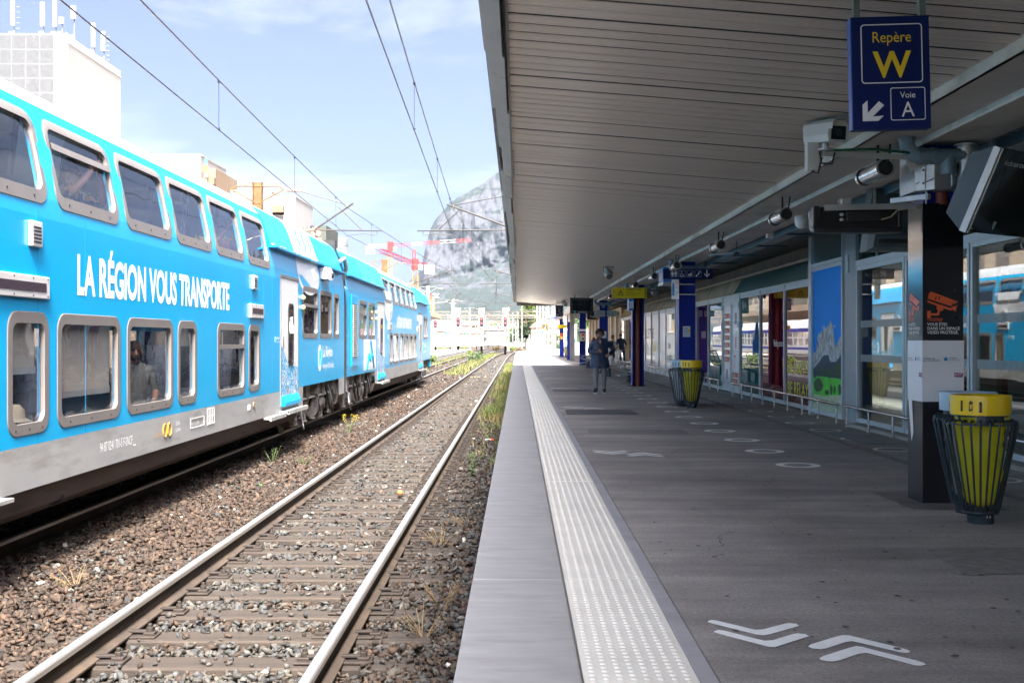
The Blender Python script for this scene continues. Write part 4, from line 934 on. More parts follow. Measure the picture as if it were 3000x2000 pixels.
# entrance block standing forward of the shops
EX = 5.6
en = thing('station_entrance', 'glazed station entrance with striped safety bands and a tall mountain picture panel', 'entrance', (EX, 15, 0))
def frame(y0, y1, z0, z1, w, nm='frame', x=EX, mt=None):
    MB().box(x-.045, x+.04, y0, y0+w, z0, z1).box(x-.045, x+.04, y1-w, y1, z0, z1).box(x-.04, x+.035, y0+w, y1-w, z0, z0+w).box(x-.04, x+.035, y0+w, y1-w, z1-w, z1).obj(nm, mt or alu, en)
for a, b in ((15.72, 17.95), (13.45, 15.68), (11.2, 13.41), (8.9, 11.16), (6.6, 8.86)):
    frame(a, b, .08, 2.62, .065, 'door_frame')
    MB().box(EX-.005, EX+.005, a+.06, b-.06, .15, 2.56).obj('glass_panel', pane_c, en)
    m = MB(); n = int((b-a-.2)/.03)
    for zc in (1.13, 1.68):
        for i in range(n): m.box(EX-.009, EX-.0065, a+.1+i*.03, a+.111+i*.03, zc-.055, zc+.055)
    m.obj('safety_stripes', M('stripe_pale', (.62, .72, .74), .5, var=0), en, kind='stuff')
MB().box(EX-.05, EX+.05, 6.6, 17.95, 2.622, 2.72).obj('head_rail', alu, en)
MB().box(EX+.02, EX+.05, 6.6, 18.0, 2.73, 3.45).obj('dark_transom_glass', pane_d, en)
MB().box(EX-.16, EX+.3, 6.6, 18.0, -.0, .055).obj('threshold', concrete, en)
for y in (17.0, 14.6, 12.2): MB().box(EX-.01, EX+.019, y, y+.07, 2.721, 3.45).obj('mullion', M('frame_dark', (.10, .14, .15), .4), en)
# corner post and picture panel
MB().box(EX-.03, EX+.25, 18.02, 18.62, 0, 3.5).obj('corner_post', M('post_grey', (.30, .36, .38), .45, var=.08), en, bev=.01)
for y in (18.35,):
    MB().box(EX-.06, EX-.032, y, y+.12, 2.55, 2.85).obj('post_clip', alu, en)
frame(18.7, 20.75, .06, 2.78, .07, 'picture_frame'); frame(18.7, 20.75, 2.79, 3.45, .06, 'upper_frame')
MB().box(EX, EX+.01, 18.76, 20.69, 2.85, 3.39).obj('upper_pane', glassmat('pane_greygreen', ior=1.6, base=(.10, .15, .15)), en)
MB().box(EX-.04, EX+.04, 20.76, 20.9, .0, 3.5).obj('corner_post', alu, en)
MB().box(EX+.04, SX+.1, 20.8, 20.86, 0, 3.3).obj('return_wall', alu, en)
pic = MB().box(EX, EX+.012, 18.77, 20.68, .13, 2.71).obj('picture_panel', None or M('picture_sky', (.01, .30, .95), .6, var=.12, vs=.5, spec=.15), en)
def pp(pts, nm, mat, lay):
    q = []
    for x, y in pts:
        u = (x-800)/258; ytop = 128-u*43; ybot = 1440+u*70; v = (ybot-y)/(ybot-ytop)
        q.append((EX-.002*lay, 20.68-u*1.91, .13+min(1, max(0, v))*2.58))
    MB().add(q, [tuple(range(len(q)))]).obj(nm, mat, pic, fix=False)
rockp = M('picture_rock', (.50, .54, .55), .6, var=.75, vs=14, st=(1, 2.2, .7), dirt=(.10, .14, .15), ds=9, dl=(.52, .62)); fdark = M('picture_slope', (.02, .06, .09), .6, var=.5, vs=12); meadow = M('picture_meadow', (.08, .62, .05), .6, var=.3, vs=3)
ptree = M('picture_trees', (.02, .08, .025), .6, var=.7, vs=22); pgrass = M('picture_grass', (.52, .60, .42), .6, var=.3, vs=30)
pp([(800,1060),(800,900),(822,905),(832,820),(838,740),(880,700),(930,660),(955,603),(970,660),(985,800),(992,860),(1030,770),(1058,742),(1058,1250),(800,1250)], 'picture_mountain', rockp, 1)
pp([(800,1060),(850,1000),(890,940),(930,930),(955,1000),(1000,1000),(1058,900),(1058,1300),(800,1300)], 'picture_slope', fdark, 2)
pp([(800,1128),(900,1140),(1058,1168),(1058,1350),(800,1330)], 'picture_meadow', meadow, 3)
pp([(800,1300),(900,1325),(1058,1320),(1058,1510),(800,1440)], 'picture_grass', pgrass, 4)
def blobp(cx, cy_, rx, ry, lay=5):
    r = random.Random(cx); pp([(cx+rx*math.cos(k*.45)*r.uniform(.75, 1.1), cy_+ry*math.sin(k*.45)*r.uniform(.75, 1.1)) for k in range(14)], 'picture_tree', ptree, lay)
for a in ((850,1220,42,80),(885,1100,20,44),(945,1110,24,50),(1022,1090,35,75),(820,1130,14,22),(962,1270,14,50),(990,1270,10,45),(1030,1265,13,55),(925,1290,18,30)): blobp(*a)
for cx, cy_, rx, ry in ((893,668,12,20),(985,662,10,12)):
    pp([(cx+rx*math.cos(k*.63), cy_+ry*math.sin(k*.63)) for k in range(10)], 'picture_cloud', M('picture_cloud', (.35, .5, .72), .6, var=.2, vs=9), 1)
# entrance hall
MB().box(EX, EX+.2, -14, 6.55, 0, 3.5).obj('unseen_side_wall', M('post_grey'), en)  # unseen wall beside the camera, added to darken reflections in the clad column
hall = M('hall_wall', (.30, .27, .23), .7, var=.1)
MB().box(7.4, 7.5, 6, 20, 0, 3.4).obj('hall_wall', hall, en); MB().box(EX+.31, 7.4, 6, 20, -.02, .03).obj('hall_floor', M('hall_floor', (.22, .21, .2), .3, var=.1), en)
MB().box(6.9, 7.0, 15.6, 15.75, .03, 2.6).box(6.9, 7.0, 16.9, 17.05, .03, 2.6).box(6.9, 7.0, 14.0, 14.1, .03, 2.6).box(6.9, 6.98, 13, 17.5, 2.6, 2.75).obj('inner_door_frame', M('door_bronze', (.12, .10, .085), .4, .3), en)
red_alarm = MB().box(5.62, 5.8, 21.0, 21.2, 2.62, 2.86).obj('alarm_box', M('alarm_red', (.22, .03, .02), .4, var=.1), None, bev=.012); tag(red_alarm, 'small red alarm box high on the corner beside the picture panel', 'alarm box')
MB().box(5.66, 5.78, 21.03, 21.15, 2.56, 2.62).obj('alarm_sounder', black, red_alarm)
# low stainless guard rails
def rail(y0, y1, n, label, x=5.46):
    t = thing('guard_rail', label, 'guard rail', (x, (y0+y1)/2, 0), 'low stainless guard rails along the shop fronts')
    MB().cyl((x, y0, .33), (x, y1, .33), .024, n=12).obj('top_rail', steel, t, sm=50)
    pm = MB().cyl((0, 0, 0), (0, 0, .32), .017, n=10).lathe((0, 0, 0), [(.0, .006), (.045, .006), (.045, .001)], 12).mesh('rail_post', steel, sm=50)
    for i in range(n): place(pm, 'rail_post', t, (x, y0+.12+(y1-y0-.24)*i/(n-1), 0))
rail(18.6, 27.9, 9, 'low steel guard rail below the picture panel and the burgundy shop windows')
rail(10.2, 18.1, 8, 'low steel guard rail across the glass entrance doors behind the black clad column', 5.42)
rail(29.7, 36.2, 6, 'low steel guard rail behind the second yellow litter bin')
rail(37.2, 50.5, 12, 'low steel guard rail in front of the white ticket office panels')
rail(52.5, 58.5, 6, 'farthest low steel guard rail behind the man in the blue polo shirt')
# stone building past the shops
st = thing('station_building', 'beige stone station wing with tall window bays beyond the shops', 'building', (6.2, 75, 0))
stone = M('beige_stone', (.42, .34, .23), .85, var=.22, vs=2.5, bump=.03, bs=20)
for i in range(9):
    y = 62.2+i*3.4
    MB().box(5.9, 6.5, y, y+1.1, 0, 3.1).obj('stone_pier', stone, st)
    f = MB().box(6.05, 6.1, y+1.1, y+3.4, 0.1, 2.9).obj('window', pane_c, st)
    MB().box(6.0, 6.05, y+1.15, y+1.25, .1, 2.9).box(6.0, 6.05, y+2.2, y+2.3, .1, 2.9).box(6.0, 6.05, y+3.25, y+3.35, .1, 2.9).obj('window_frame', white, f)
MB().box(5.9, 12, 62.2, 93.9, 3.1, 3.3).box(6.6, 12, 62.2, 93.9, 0, 3.1).obj('wall', stone, st)
# ------------------------------------------------------------ clad front column with brackets
navy = M('sign_navy', (.003, .014, .10), .45, var=.05, spec=.25); signblue = M('sign_blue_side', (.02, .09, .35), .35, var=.05)
cladk = M('clad_black', (.008, .008, .010), .12, var=.1, coat=.0, dirt=(.03,.03,.032), ds=6, dl=(.62,.7)); cladw = M('clad_white', (.80, .81, .82), .35, var=.04, dirt=(.05, .05, .055), ds=5, dl=(.70, .715))
cladb = M('clad_base_black', (.012, .012, .016), .3, var=.3, coat=.2, dirt=(.6, .6, .6), ds=9, dl=(.70, .715), st=(1, 1, .35))
CXF, CYF, CD = 3.52, 9.5, .356
fc = thing('canopy_column', 'near column clad in black and white panels with an orange camera pictogram', 'column', (CXF+.18, CYF+.18, 0), 'blue columns carrying the canopy')
MB().box(CXF, CXF+CD, CYF, CYF+CD, 0, .885).obj('base_cladding', cladb, fc, bev=.004)
MB().box(CXF-.004, CXF+CD+.004, CYF-.004, CYF+CD+.004, .885, 1.417).obj('white_cladding', cladw, fc, bev=.003)
MB().box(CXF, CXF+CD, CYF, CYF+CD, 1.417, 2.61).obj('black_cladding', cladk, fc, bev=.003)
MB().box(CXF+.02, CXF+CD-.02, CYF+.03, CYF+CD-.02, 2.61, 3.12).obj('shaft', bluepaint, fc)
MB().cyl((CXF+.18, CYF+.05, 2.6), (CXF+.18, CYF+.05, 2.9), .06, n=14).obj('red_pipe', redpipe, fc, sm=50)
MB().poly([(CXF-.0055, CYF+.30, .95), (CXF-.0055, CYF+.24, .885), (CXF-.0055, CYF+.20, .60), (CXF-.0055, CYF+.25, .52), (CXF-.0055, CYF+.33, .90)]).obj('torn_foil', cladw, fc, fix=False)
oj = M('print_orangered', (.80, .12, .03), .5, var=0); oj2 = M('print_pink', (.80, .16, .11), .5, var=0)
def camlogo(o, rt, s, mat):
    o = Vector(o); rt = Vector(rt); upv = Vector((0, 0, 1)); q = lambda x, y: o+rt*(x*s)+upv*(-y*s)
    # coordinates measured on the pictogram
    for pl in ([(30,0),(48,0),(290,90),(245,112),(240,100),(222,132),(8,62),(15,20)], [(4,78),(222,150),(230,135),(275,125),(282,110),(262,182),(238,162),(215,170),(130,142),(4,95)]):
        MB().poly([q(x, y) for x, y in pl]).obj('camera_pictogram', mat, fc, fix=False)
    MB().poly([q(x, y) for x, y in ((88,125),(150,148),(150,165),(132,176),(118,176),(112,216),(34,216),(34,240),(2,240),(2,172),(34,172),(34,196),(92,196),(100,170),(88,158))]).obj('camera_pictogram', mat, fc, fix=False)
    for x0 in (82, 112): MB().poly([q(*p)+Vector((0, -.001, 0))-rt*0 for p in ((x0,36),(x0+10,39),(x0-2,72),(x0-12,69))]).obj('pictogram_slot', cladk, fc, fix=False)
camlogo((CXF+.038, CYF-.003, 1.838), (1, 0, 0), .000945, oj)
camlogo((CXF-.003, CYF+.31, 1.838), (0, -.93, 0), .00093, oj2)
for o_, rt, xs, mt in (((CXF+.04, CYF-.003), (1, 0, 0), 1, oj), ((CXF-.003, CYF+.33), (0, -1, 0), .95, oj2)):
    text('VIGI360', .040, mt, fc, (o_[0], o_[1], 1.585), rt, up, xs, bold=.012)
    text('VOUS ÊTES\nDANS UN ESPACE\nVIDÉO PROTÉGÉ.', .036, printw, fc, (o_[0], o_[1], 1.545), rt, up, xs*.98, bold=.016, line=.98)
for o_, rt in (((CXF+.004, CYF-.0065), (1, 0, 0)), ((CXF-.0065, CYF+.34), (0, -1, 0))):
    text('La Région agit\npour votre sécurité', .018, navyp, fc, (o_[0], o_[1], 1.255), rt, up, 1, bold=.01)
    rv = Vector(rt); c0 = Vector((o_[0], o_[1], 1.255))+rv*.195
    MB().poly([c0+rv*.017*math.cos(k*.4)+Vector((0, 0, .017*math.sin(k*.4))) for k in range(16)]).obj('logo_disc', M('print_midblue', (.03, .25, .55), .5, var=0), fc, fix=False)
    text('La Région', .022, navyp, fc, c0+rv*.025+Vector((0, 0, .003)), rt, up, .9); text('Auvergne-Rhône-Alpes', .012, navyp, fc, c0+rv*.025+Vector((0, 0, -.012)), rt, up, .9)
    c1_ = c0+rv*.075+Vector((0, 0, -.155)); pu = M('print_magenta', (.28, .01, .14), .4, var=.2)
    MB().poly([c1_+rv*a+Vector((0, 0, b_)) for a, b_ in ((0, 0), (.07, -.003), (.078, .032), (.02, .037), (0, .036))]).obj('logo_patch', pu, fc, fix=False)
    text('SNCF', .027, printw, fc, c1_+rv*.004+Vector((0, -.001, .010)) - Vector((.001, 0, 0)), rt, up, .95, bold=.01)
pipework(CXF, CYF-.05, 3.0, fc, .065)
# galvanised bracket boxes
zb0, zb1 = 2.71, 3.06
bx = MB().prism([(CXF-.075, CYF-.02), (CXF+.06, CYF-.115), (CXF+.20, CYF-.115), (CXF+.36, CYF-.0), (CXF+.36, CYF+.36), (CXF-.075, CYF+.36)], 'z', zb0, zb1).obj('bracket_box', greycable, fc, bev=.006)
MB().obox((CXF-.02, CYF-.075, 2.885), (.012, -.0085, 0), (.0035, .005, 0), (0, 0, .165)).obj('bracket_strip', greycable, bx)
MB().obox((CXF+.27, CYF-.075, 2.9), (.065, .044, 0), (-.004, .006, 0), (0, 0, .16)).obj('bracket_plate', greycable, bx)
bo = MB()
for z in (2.77, 2.885, 3.0): bo.ell((CXF-.025, CYF-.083, z), .011, .011, .011, 8, 5)
for z in (2.84, 2.96): bo.ell((CXF+.245, CYF-.105, z), .012, .012, .012, 8, 5)
bo.obj('bolts', M('bolt_dull', (.25, .24, .22), .4, .7), bx, sm=50, kind='stuff')
sl_ = MB()
for z in (2.80, 2.95): sl_.bar((CXF-.005, CYF-.092, z-.02), (CXF+.05, CYF-.128, z+.01), .006, .006).bar((CXF-.07, CYF-.03, z-.03), (CXF-.045, CYF-.05, z-.015), .005, .005)
sl_.obj('slots', M('slot_dark', (.1, .11, .12), .5), bx, kind='stuff')
MB().cyl((CXF+.33, CYF-.12, zb0-.02), (CXF+.33, CYF-.12, 3.08), .075, n=20).cyl((CXF+.33, CYF-.12, 3.08), (CXF+.33, CYF-.12, 3.1), .1, n=20).obj('swivel_post', greycable, fc, sm=40)
MB().prism([(2.74, 0), (3.02, 0), (2.74, .3)], 'x', 0, .01).obj('x', greycable, None) if 0 else None
MB().add([(CXF+.36, CYF-.19, 3.03), (CXF+.36, CYF-.19, 2.74), (CXF+.60, CYF-.36, 2.62), (CXF+.60, CYF-.36, 2.78), (CXF+.37, CYF-.18, 3.03), (CXF+.37, CYF-.18, 2.74), (CXF+.61, CYF-.35, 2.62), (CXF+.61, CYF-.35, 2.78)], [(0,1,2,3),(7,6,5,4),(0,4,5,1),(1,5,6,2),(2,6,7,3),(3,7,4,0)]).obj('gusset', greycable, fc)
MB().bar((CXF-.18, CYF+.26, 2.66), (CXF+.05, CYF-.03, 2.665), .05, .05).bar((CXF+.02, CYF-.03, 2.60), (CXF+.02, CYF-.03, 2.72), .015, .015).obj('clamp_bar', greycable, fc, bev=.005)
# ------------------------------------------------------------ displays
disp = thing('information_display', 'tilted black departures display on bracket at the upper right corner', 'display', (3.55, 8.6, 2.27))
Bc = Vector((3.51, 8.60, 2.275)); rv = Vector((.80, .60, 0)); dn = Vector((3.595, 8.30, 2.895))-Bc; dn = (dn-rv*dn.dot(rv)); hgt = dn.length; uv_ = dn.normalized(); nb = rv.cross(uv_)*-1; nb = nb if nb.y > 0 else -nb
Wd = 1.25
def dq(a, b_, c): return Bc+rv*a+uv_*b_+nb*c
m = MB(); m.obox(dq(Wd/2, hgt/2, .02), rv*Wd/2, uv_*hgt/2, nb*.02); m.obj('front_glass', M('screen_black', (.006, .007, .009), .12, var=.1, coat=.4), disp, bev=.003)
m = MB(); vs = [dq(.0, .0, .041), dq(Wd, .0, .041), dq(Wd, hgt, .041), dq(.0, hgt, .041), dq(.02, .08, .22), dq(Wd-.02, .08, .22), dq(Wd-.02, hgt-.12, .22), dq(.02, hgt-.12, .22)]
m.add(vs, [(0,1,2,3),(4,7,6,5),(0,4,5,1),(1,5,6,2),(2,6,7,3),(3,7,4,0)]).obj('housing', M('housing_grey', (.07, .10, .115), .4, var=.08), disp)
for a in (-.012, .022): MB().obox(dq(a, hgt/2, .0), rv*.011, uv_*(hgt/2+.003), nb*.03).obj('edge_trim', steel if a > 0 else M('trim_alu', (.5, .48, .46), .4, .6), disp, bev=.003)
MB().obox(dq(.72, hgt*.49, -.0015), rv*.50, uv_*hgt*.29, nb*.001).obj('screen', M('screen_off', (.010, .014, .018), .08, var=.2), disp)
text('Accès aux trains', .062, printw, disp, dq(.16, hgt*.82, -.003), rv, uv_, .82)
text('Trains', .03, printw, disp, dq(.60, hgt*.82, -.003), rv, uv_, .9)
MB().poly([dq(.36+x, .075+y, -.003) for x, y in ((0,0),(.02,-.035),(.035,-.03),(.045,.03),(.0,.035))]).obj('crest_mark', M('print_grey', (.35, .38, .4), .4, var=.3, vs=60), disp, fix=False)
MB().poly([dq(.04+x, .02+y, -.003) for x, y in ((0,0),(.06,0),(.06,.018),(0,.018))]).obj('sticker', M('sticker_pale', (.45, .46, .38), .5), disp, fix=False)
# rear of the second display
d2 = thing('information_display', 'rear of a black display with open cable recess hung beside the clad column', 'display', (3.0, 9.7, 2.48))
x0, x1 = (2384-VX)/FP*9.7, (2642-VX)/FP*9.7; z0, z1 = CZ+(996-681)/FP*9.7, CZ+(996-604)/FP*9.7
o_, i_ = [(x0, z0+.02), (x0+.03, z0), (x1-.03, z0), (x1, z0+.03), (x1-.01, z1-.02), (x1-.04, z1), (x0+.02, z1), (x0-.02, z1-.03)], None
MB().prism(o_, 'y', 9.74, 9.84).obj('housing', black, d2, bev=.012)
MB().box(x0-.01, x1, 9.68, 9.74, z0, z0+.045).box(x0-.012, x0+.05, 9.68, 9.74, z0+.045, z1).box(x1-.04, x1, 9.68, 9.74, z0+.045, z1).obj('rim', M('rim_black', (.02, .02, .022), .3), d2, bev=.01)
MB().box(x0+.28, x1-.21, 9.66, 9.74, z0+.09, z1-.05).obj('cable_box', M('rim_black'), d2, bev=.006)
MB().bar((x0+.08, 9.65, z1-.02), (CXF+.02, 9.65, z1-.005), .03, .05).obj('support_bar', greycable, d2)
g = MB()
for z in (z0+.11, z0+.155): g.ell((x0+.24, 9.67, z), .022, .015, .014, 10, 6)
g.obj('cable_gland', M('gland_cream', (.6, .58, .5), .4), d2, sm=60)
MB().tube([(x1-.2, 9.65, z0+.11), (x1-.12, 9.64, z0+.13), (x1-.06, 9.64, z0+.19), (x1+.02, 9.65, z1-.03)], .007, 6).obj('cable', M('cable_cream', (.5, .45, .3), .5), d2, sm=60)
d3 = thing('information_display', 'grey display housing with vent slots in front of the entrance transom', 'display', (4.2, 12.3, 2.5))
q = lambda px, py, Y=12.3: P(px, py, Y)
vs = [q(2538,735), q(2700,733), q(2700,683), q(2546,680), q(2558,724,12.1), q(2700,722,12.1), q(2700,690,12.1), q(2565,688,12.1)]
MB().add([*vs[:4], *[v+Vector((0, .25, 0)) for v in vs[:4]]], [(0,1,2,3),(4,7,6,5),(0,4,5,1),(1,5,6,2),(2,6,7,3),(3,7,4,0)]).obj('housing', M('housing_bluegrey', (.14, .18, .20), .45, var=.1), d3)
MB().add([vs[4], vs[5], vs[6], vs[7], vs[0], vs[1], vs[2], vs[3]], [(0,1,2,3),(0,4,5,1),(1,5,6,2),(2,6,7,3),(3,7,4,0)]).obj('rear_cover', M('housing_grey'), d3)
m = MB()
for k in range(22):
    a = q(2577+k*4.6, 706, 12.08); m.cbox(a, (.008, .01, .045))
m.obj('vent_slots', black, d3, kind='stuff')
d4 = thing('information_display', 'dark blue grey display box under the canopy left of the bracket boxes', 'display', (4.0, 12.2, 3.0))
vs = [q(2552,600,12.2), q(2640,600,12.2), q(2640,551,12.2), q(2556,551,12.2)]
MB().add([*vs, *[v+Vector((0, .2, 0)) for v in vs]], [(0,1,2,3),(4,7,6,5),(0,4,5,1),(1,5,6,2),(2,6,7,3),(3,7,4,0)]).obj('housing', M('housing_grey'), d4)
MB().cbox((q(2562,575,12.19)), (.03, .02, .19)).obj('edge_trim', greycable, d4)
# ------------------------------------------------------------ signs
def rframe(y, x0, x1, z0, z1, r, w_):
    A = rrect(x0, x1, z0, z1, r); B = rrect(x0+w_, x1-w_, z0+w_, z1-w_, r*.75); n = len(A)
    return MB().add([(p[0], y, p[1]) for p in A]+[(p[0], y, p[1]) for p in B], [(i, (i+1) % n, n+(i+1) % n, n+i) for i in range(n)])
def repere(letter, X, Y, z0, s, label, hang):
    t = thing('platform_sign', label, 'sign', (0, 0, 0), 'blue letter signs marking positions along the platform')
    W_, H_ = .425*s, .618*s
    MB().box(0, W_, 0, .07, 0, H_).obj('sign_panel', navy, t, bev=.003)
    MB().box(-.004, 0, .004, .066, .004, H_-.004).obj('sign_side', signblue, t)
    rframe(-.003, .05*s, .385*s, .25*s, .575*s, .02*s, .006*s).obj('white_border', printw, t, fix=False)
    rframe(-.003, .205*s, .395*s, .045*s, .225*s, .012*s, .0045*s).obj('white_border', printw, t, fix=False)
    text('Repère', .084*s, printy, t, (.218*s, -.003, .475*s), (1, 0, 0), up, .88, al='CENTER')
    text(letter, .20*s, printy, t, (.218*s, -.003, .285*s), (1, 0, 0), up, .95, al='CENTER', bold=.022)
    text('Voie', .048*s, printw, t, (.30*s, -.003, .168*s), (1, 0, 0), up, .95, al='CENTER')
    text('A', .118*s, printw, t, (.30*s, -.003, .065*s), (1, 0, 0), up, .9, al='CENTER')
    a = [(0,0),(.085,0),(.115,.028),(.055,.025),(.118,.085),(.09,.108),(.028,.045),(.028,.115),(0,.09)]
    MB().poly([((.052+x)*s, -.003, (.045+z)*s) for x, z in a]).obj('arrow', printw, t, fix=False)
    for x in (.02, W_-.045): MB().box(x, x+.035, .015, .05, H_, H_+hang).obj('hanger', M('hanger_green', (.16, .20, .18), .5, .3), t)
    t.location = (X, Y, z0); t.rotation_euler = (0, rad(-1.3), rad(-1.5)); WO[t] = Vector((X, Y, z0))
    return t
repere('W', (2500-VX)/FP*6.0, 6.0, CZ+(996-381)/FP*6, 1.0, 'large blue hanging sign reading Repère W, Voie A, nearest on the platform', .2)
repere('V', (1628-VX)/FP*57, 57, 2.63, .97, 'small far blue sign reading Repère V hung near the canopy end', .2)
repere('U', (1739-VX)/FP*88, 88, 2.45, .9, 'farthest small blue sign with letter U behind the walking man', .35)
ys_ = M('sign_yellow', (.88, .62, .005), .45, var=.06, vs=3)
t = thing('warning_sign', 'yellow warning sign reading Attention aux trains in front of the red pipe column', 'sign', (3.4, 33, 2.85))
MB().box(2.9, 3.9, 33, 33.12, 2.69, 3.0).obj('sign_panel', ys_, t, bev=.005)
MB().box(2.86, 2.899, 33.02, 33.15, 2.69, 2.98).obj('sign_side', M('sign_yellow_side', (.6, .36, .01), .45), t)
tri = [(3.02, 2.765), (3.20, 2.765), (3.11, 2.945)]; tri2 = [(3.047, 2.782), (3.173, 2.782), (3.11, 2.91)]
MB().add([(x, 32.997, z) for x, z in tri+tri2], [(0,1,4,3),(1,2,5,4),(2,0,3,5)]).obj('warning_triangle', printk, t, fix=False)
MB().box(3.105, 3.115, 32.995, 32.998, 2.82, 2.88).box(3.105, 3.115, 32.995, 32.998, 2.795, 2.807).obj('exclamation_mark', printk, t)
text('Attention aux trains', .068, printk, t, (3.28, 32.997, 2.93), (1, 0, 0), up, .78, bold=.01)
text("Pour votre sécurité\néloignez-vous de la bordure du quai\njusqu'à l'arrêt du train", .038, printk, t, (3.28, 32.997, 2.865), (1, 0, 0), up, .78, line=1.25)
m = MB()
for k in range(5): m.poly([(3.83, 32.997, 2.70+k*.06), (3.885, 32.997, 2.735+k*.06), (3.885, 32.997, 2.765+k*.06), (3.83, 32.997, 2.73+k*.06)])
m.obj('black_stripes', printk, t, fix=False)
ts = thing('direction_sign', 'dark blue sign with white toilet, wheelchair and baby pictograms and a down arrow', 'sign', (3.65, 23.5, 2.84))
MB().box(3.12, 4.18, 23.45, 23.55, 2.73, 2.95).obj('sign_panel', navy, ts, bev=.004)
def fig(m, x, z, s, skirt=False):
    y = 23.4465
    m.add([(x+.012*s*math.cos(k*.7), y, z+.06*s+.012*s*math.sin(k*.7)) for k in range(9)], [tuple(range(9))])
    b_ = [(-.022,.045),(.022,.045),(.03,.0),(.018,.0),(.016,.02),(.016,-.055),(.003,-.055),(.0,-.005),(-.003,-.055),(-.016,-.055),(-.016,.02),(-.018,0),(-.03,0)] if not skirt else [(-.018,.045),(.018,.045),(.038,-.018),(.014,-.018),(.014,-.055),(-.014,-.055),(-.014,-.018),(-.038,-.018)]
    m.poly([(x+a*s, y, z+c*s) for a, c in b_])
for k in range(4):
    xb = 3.285+k*.172; rframe(23.447, xb, xb+.14, 2.775, 2.915, .008, .004).obj('pictogram_frame', printw, ts, fix=False)
    m = MB(); c = (xb+.07, 2.84); y = 23.4465
    if k == 0: fig(m, c[0]-.033, c[1], 1, True); fig(m, c[0]+.033, c[1], 1)
    elif k == 1:
        m.add([(c[0]-.012+.011*math.cos(a*.7), y, c[1]+.05+.011*math.sin(a*.7)) for a in range(9)], [tuple(range(9))])
        m.tube([(c[0]-.012, y, c[1]+.036), (c[0]-.006, y, c[1]-.005), (c[0]+.022, y, c[1]-.008), (c[0]+.036, y, c[1]-.045), (c[0]+.05, y, c[1]-.045)], .0055, 4)
        m.tube([(c[0]+.034*math.cos(rad(a))-.006, y, c[1]-.022+.032*math.sin(rad(a))) for a in range(130, 361, 20)], .005, 4)
    elif k == 2:
        m.cbox((c[0], y, c[1]-.035), (.1, .002, .012)); m.add([(c[0]-.035+.013*math.cos(a*.7), y, c[1]-.008+.013*math.sin(a*.7)) for a in range(9)], [tuple(range(9))])
        m.poly([(c[0]-.02+a, y, c[1]+b_) for a, b_ in ((0,-.025),(.06,-.025),(.065,-.01),(.04,.0),(0,-.003))]); m.tube([(c[0]-.005, y, c[1]-.01), (c[0]+.02, y, c[1]+.02), (c[0]+.05, y, c[1]+.035)], .006, 4)
    else:
        for a, b_, r_ in ((-.03,-.035,.021),(.005,.0,.02),(.03,.037,.019)): m.add([(c[0]+a+r_*math.cos(q_*.5), y, c[1]+b_+r_*math.sin(q_*.5)) for q_ in range(12)], [tuple(range(12))])
    m.obj('pictogram', printw, ts, fix=False)
ax = 4.06
MB().poly([(ax+x, 23.4465, 2.84+z) for x, z in ((-.014,.085),(.014,.085),(.014,-.025),(.05,.012),(.06,.012),(.06,-.01),(0,-.075),(-.06,-.01),(-.06,.012),(-.05,.012),(-.014,-.025))]).obj('arrow', printw, ts, fix=False)
s2_ = thing('box_sign', 'blue sign box with silver underside behind the toilet sign', 'sign', (3.3, 25, 2.85))
MB().box(3.25, 3.56, 24.4, 25.2, 2.72, 3.05).obj('box', M('sign_azure', (.03, .20, .55), .4, var=.05), s2_, bev=.01)  # plain azure sign box
MB().box(3.24, 3.57, 24.38, 25.2, 2.66, 2.719).obj('under_tray', greycable, s2_); text('GRENOBLE', .2, printw, s2_, (3.247, 25.18, 2.8), yb, up, .9)
dg_ = thing('danger_sign', 'white danger sign banded to the side of the second blue column', 'sign', (3.4, 23.7, 2.5))
MB().obox((3.41, 23.66, 2.53), (.075, -.03, 0), (.004, .01, 0), (0, 0, .22)).obj('sign_panel', white, dg_)
dpn = Vector((-.0035, -.011, 0)); e_ = Vector((.93, -.372, 0))
text('Danger', .062, oj, dg_, Vector((3.405, 23.645, 2.64)), e_, up, .7); text('de mort\nélectrique', .03, oj, dg_, Vector((3.405, 23.645, 2.575)), e_, up, .7)
text('Ne pas\ntoucher\naux fils', .03, M_print('midblue', (.03, .25, .55)), dg_, Vector((3.405, 23.645, 2.46)), e_, up, .8)
MB().poly([Vector((3.365, 23.66, 2.53))+e_*a+Vector((0, 0, b_)) for a, b_ in ((-.02,-.15),(.025,-.15),(.03,.0),(.02,.12),(-.015,.12),(-.025,0))]).obj('figure', M_print('midblue', (.03, .25, .55)), dg_, fix=False)
bd = MB()
for z in (2.40, 2.62): bd.box(3.48-.005, 3.865, 23.722, 23.727, z, z+.02)
bd.obj('steel_band', steel, dg_)
nt_ = MB().box(3.585, 3.745, 23.718, 23.723, 1.49, 1.72).obj('paper_notice', M('paper', (.66, .72, .74), .6, var=.03), None); tag(nt_, 'white paper notice stuck on the second blue column', 'notice')
m = MB()
for k in range(7): m.box(3.6, 3.69+.03*(k % 2), 23.7165, 23.7175, 1.685-k*.018, 1.692-k*.018)
for k in range(4): m.box(3.6, 3.73, 23.7165, 23.7175, 1.55-k*.012, 1.554-k*.012)
m.obj('printed_lines', M_print('midblue', (.03, .25, .55)), nt_, kind='stuff'); MB().box(3.69, 3.735, 23.7165, 23.7175, 1.59, 1.65).obj('printed_drawing', ys_, nt_)
cn_ = thing('information_display', 'black hanging screen with the words Côté Nord along its lower edge', 'display', (2.6, 45, 2.85))
x0, x1 = (1670-VX)/FP*45, (1738-VX)/FP*45; z0, z1 = CZ+(996-918)/FP*45, CZ+(996-872)/FP*45
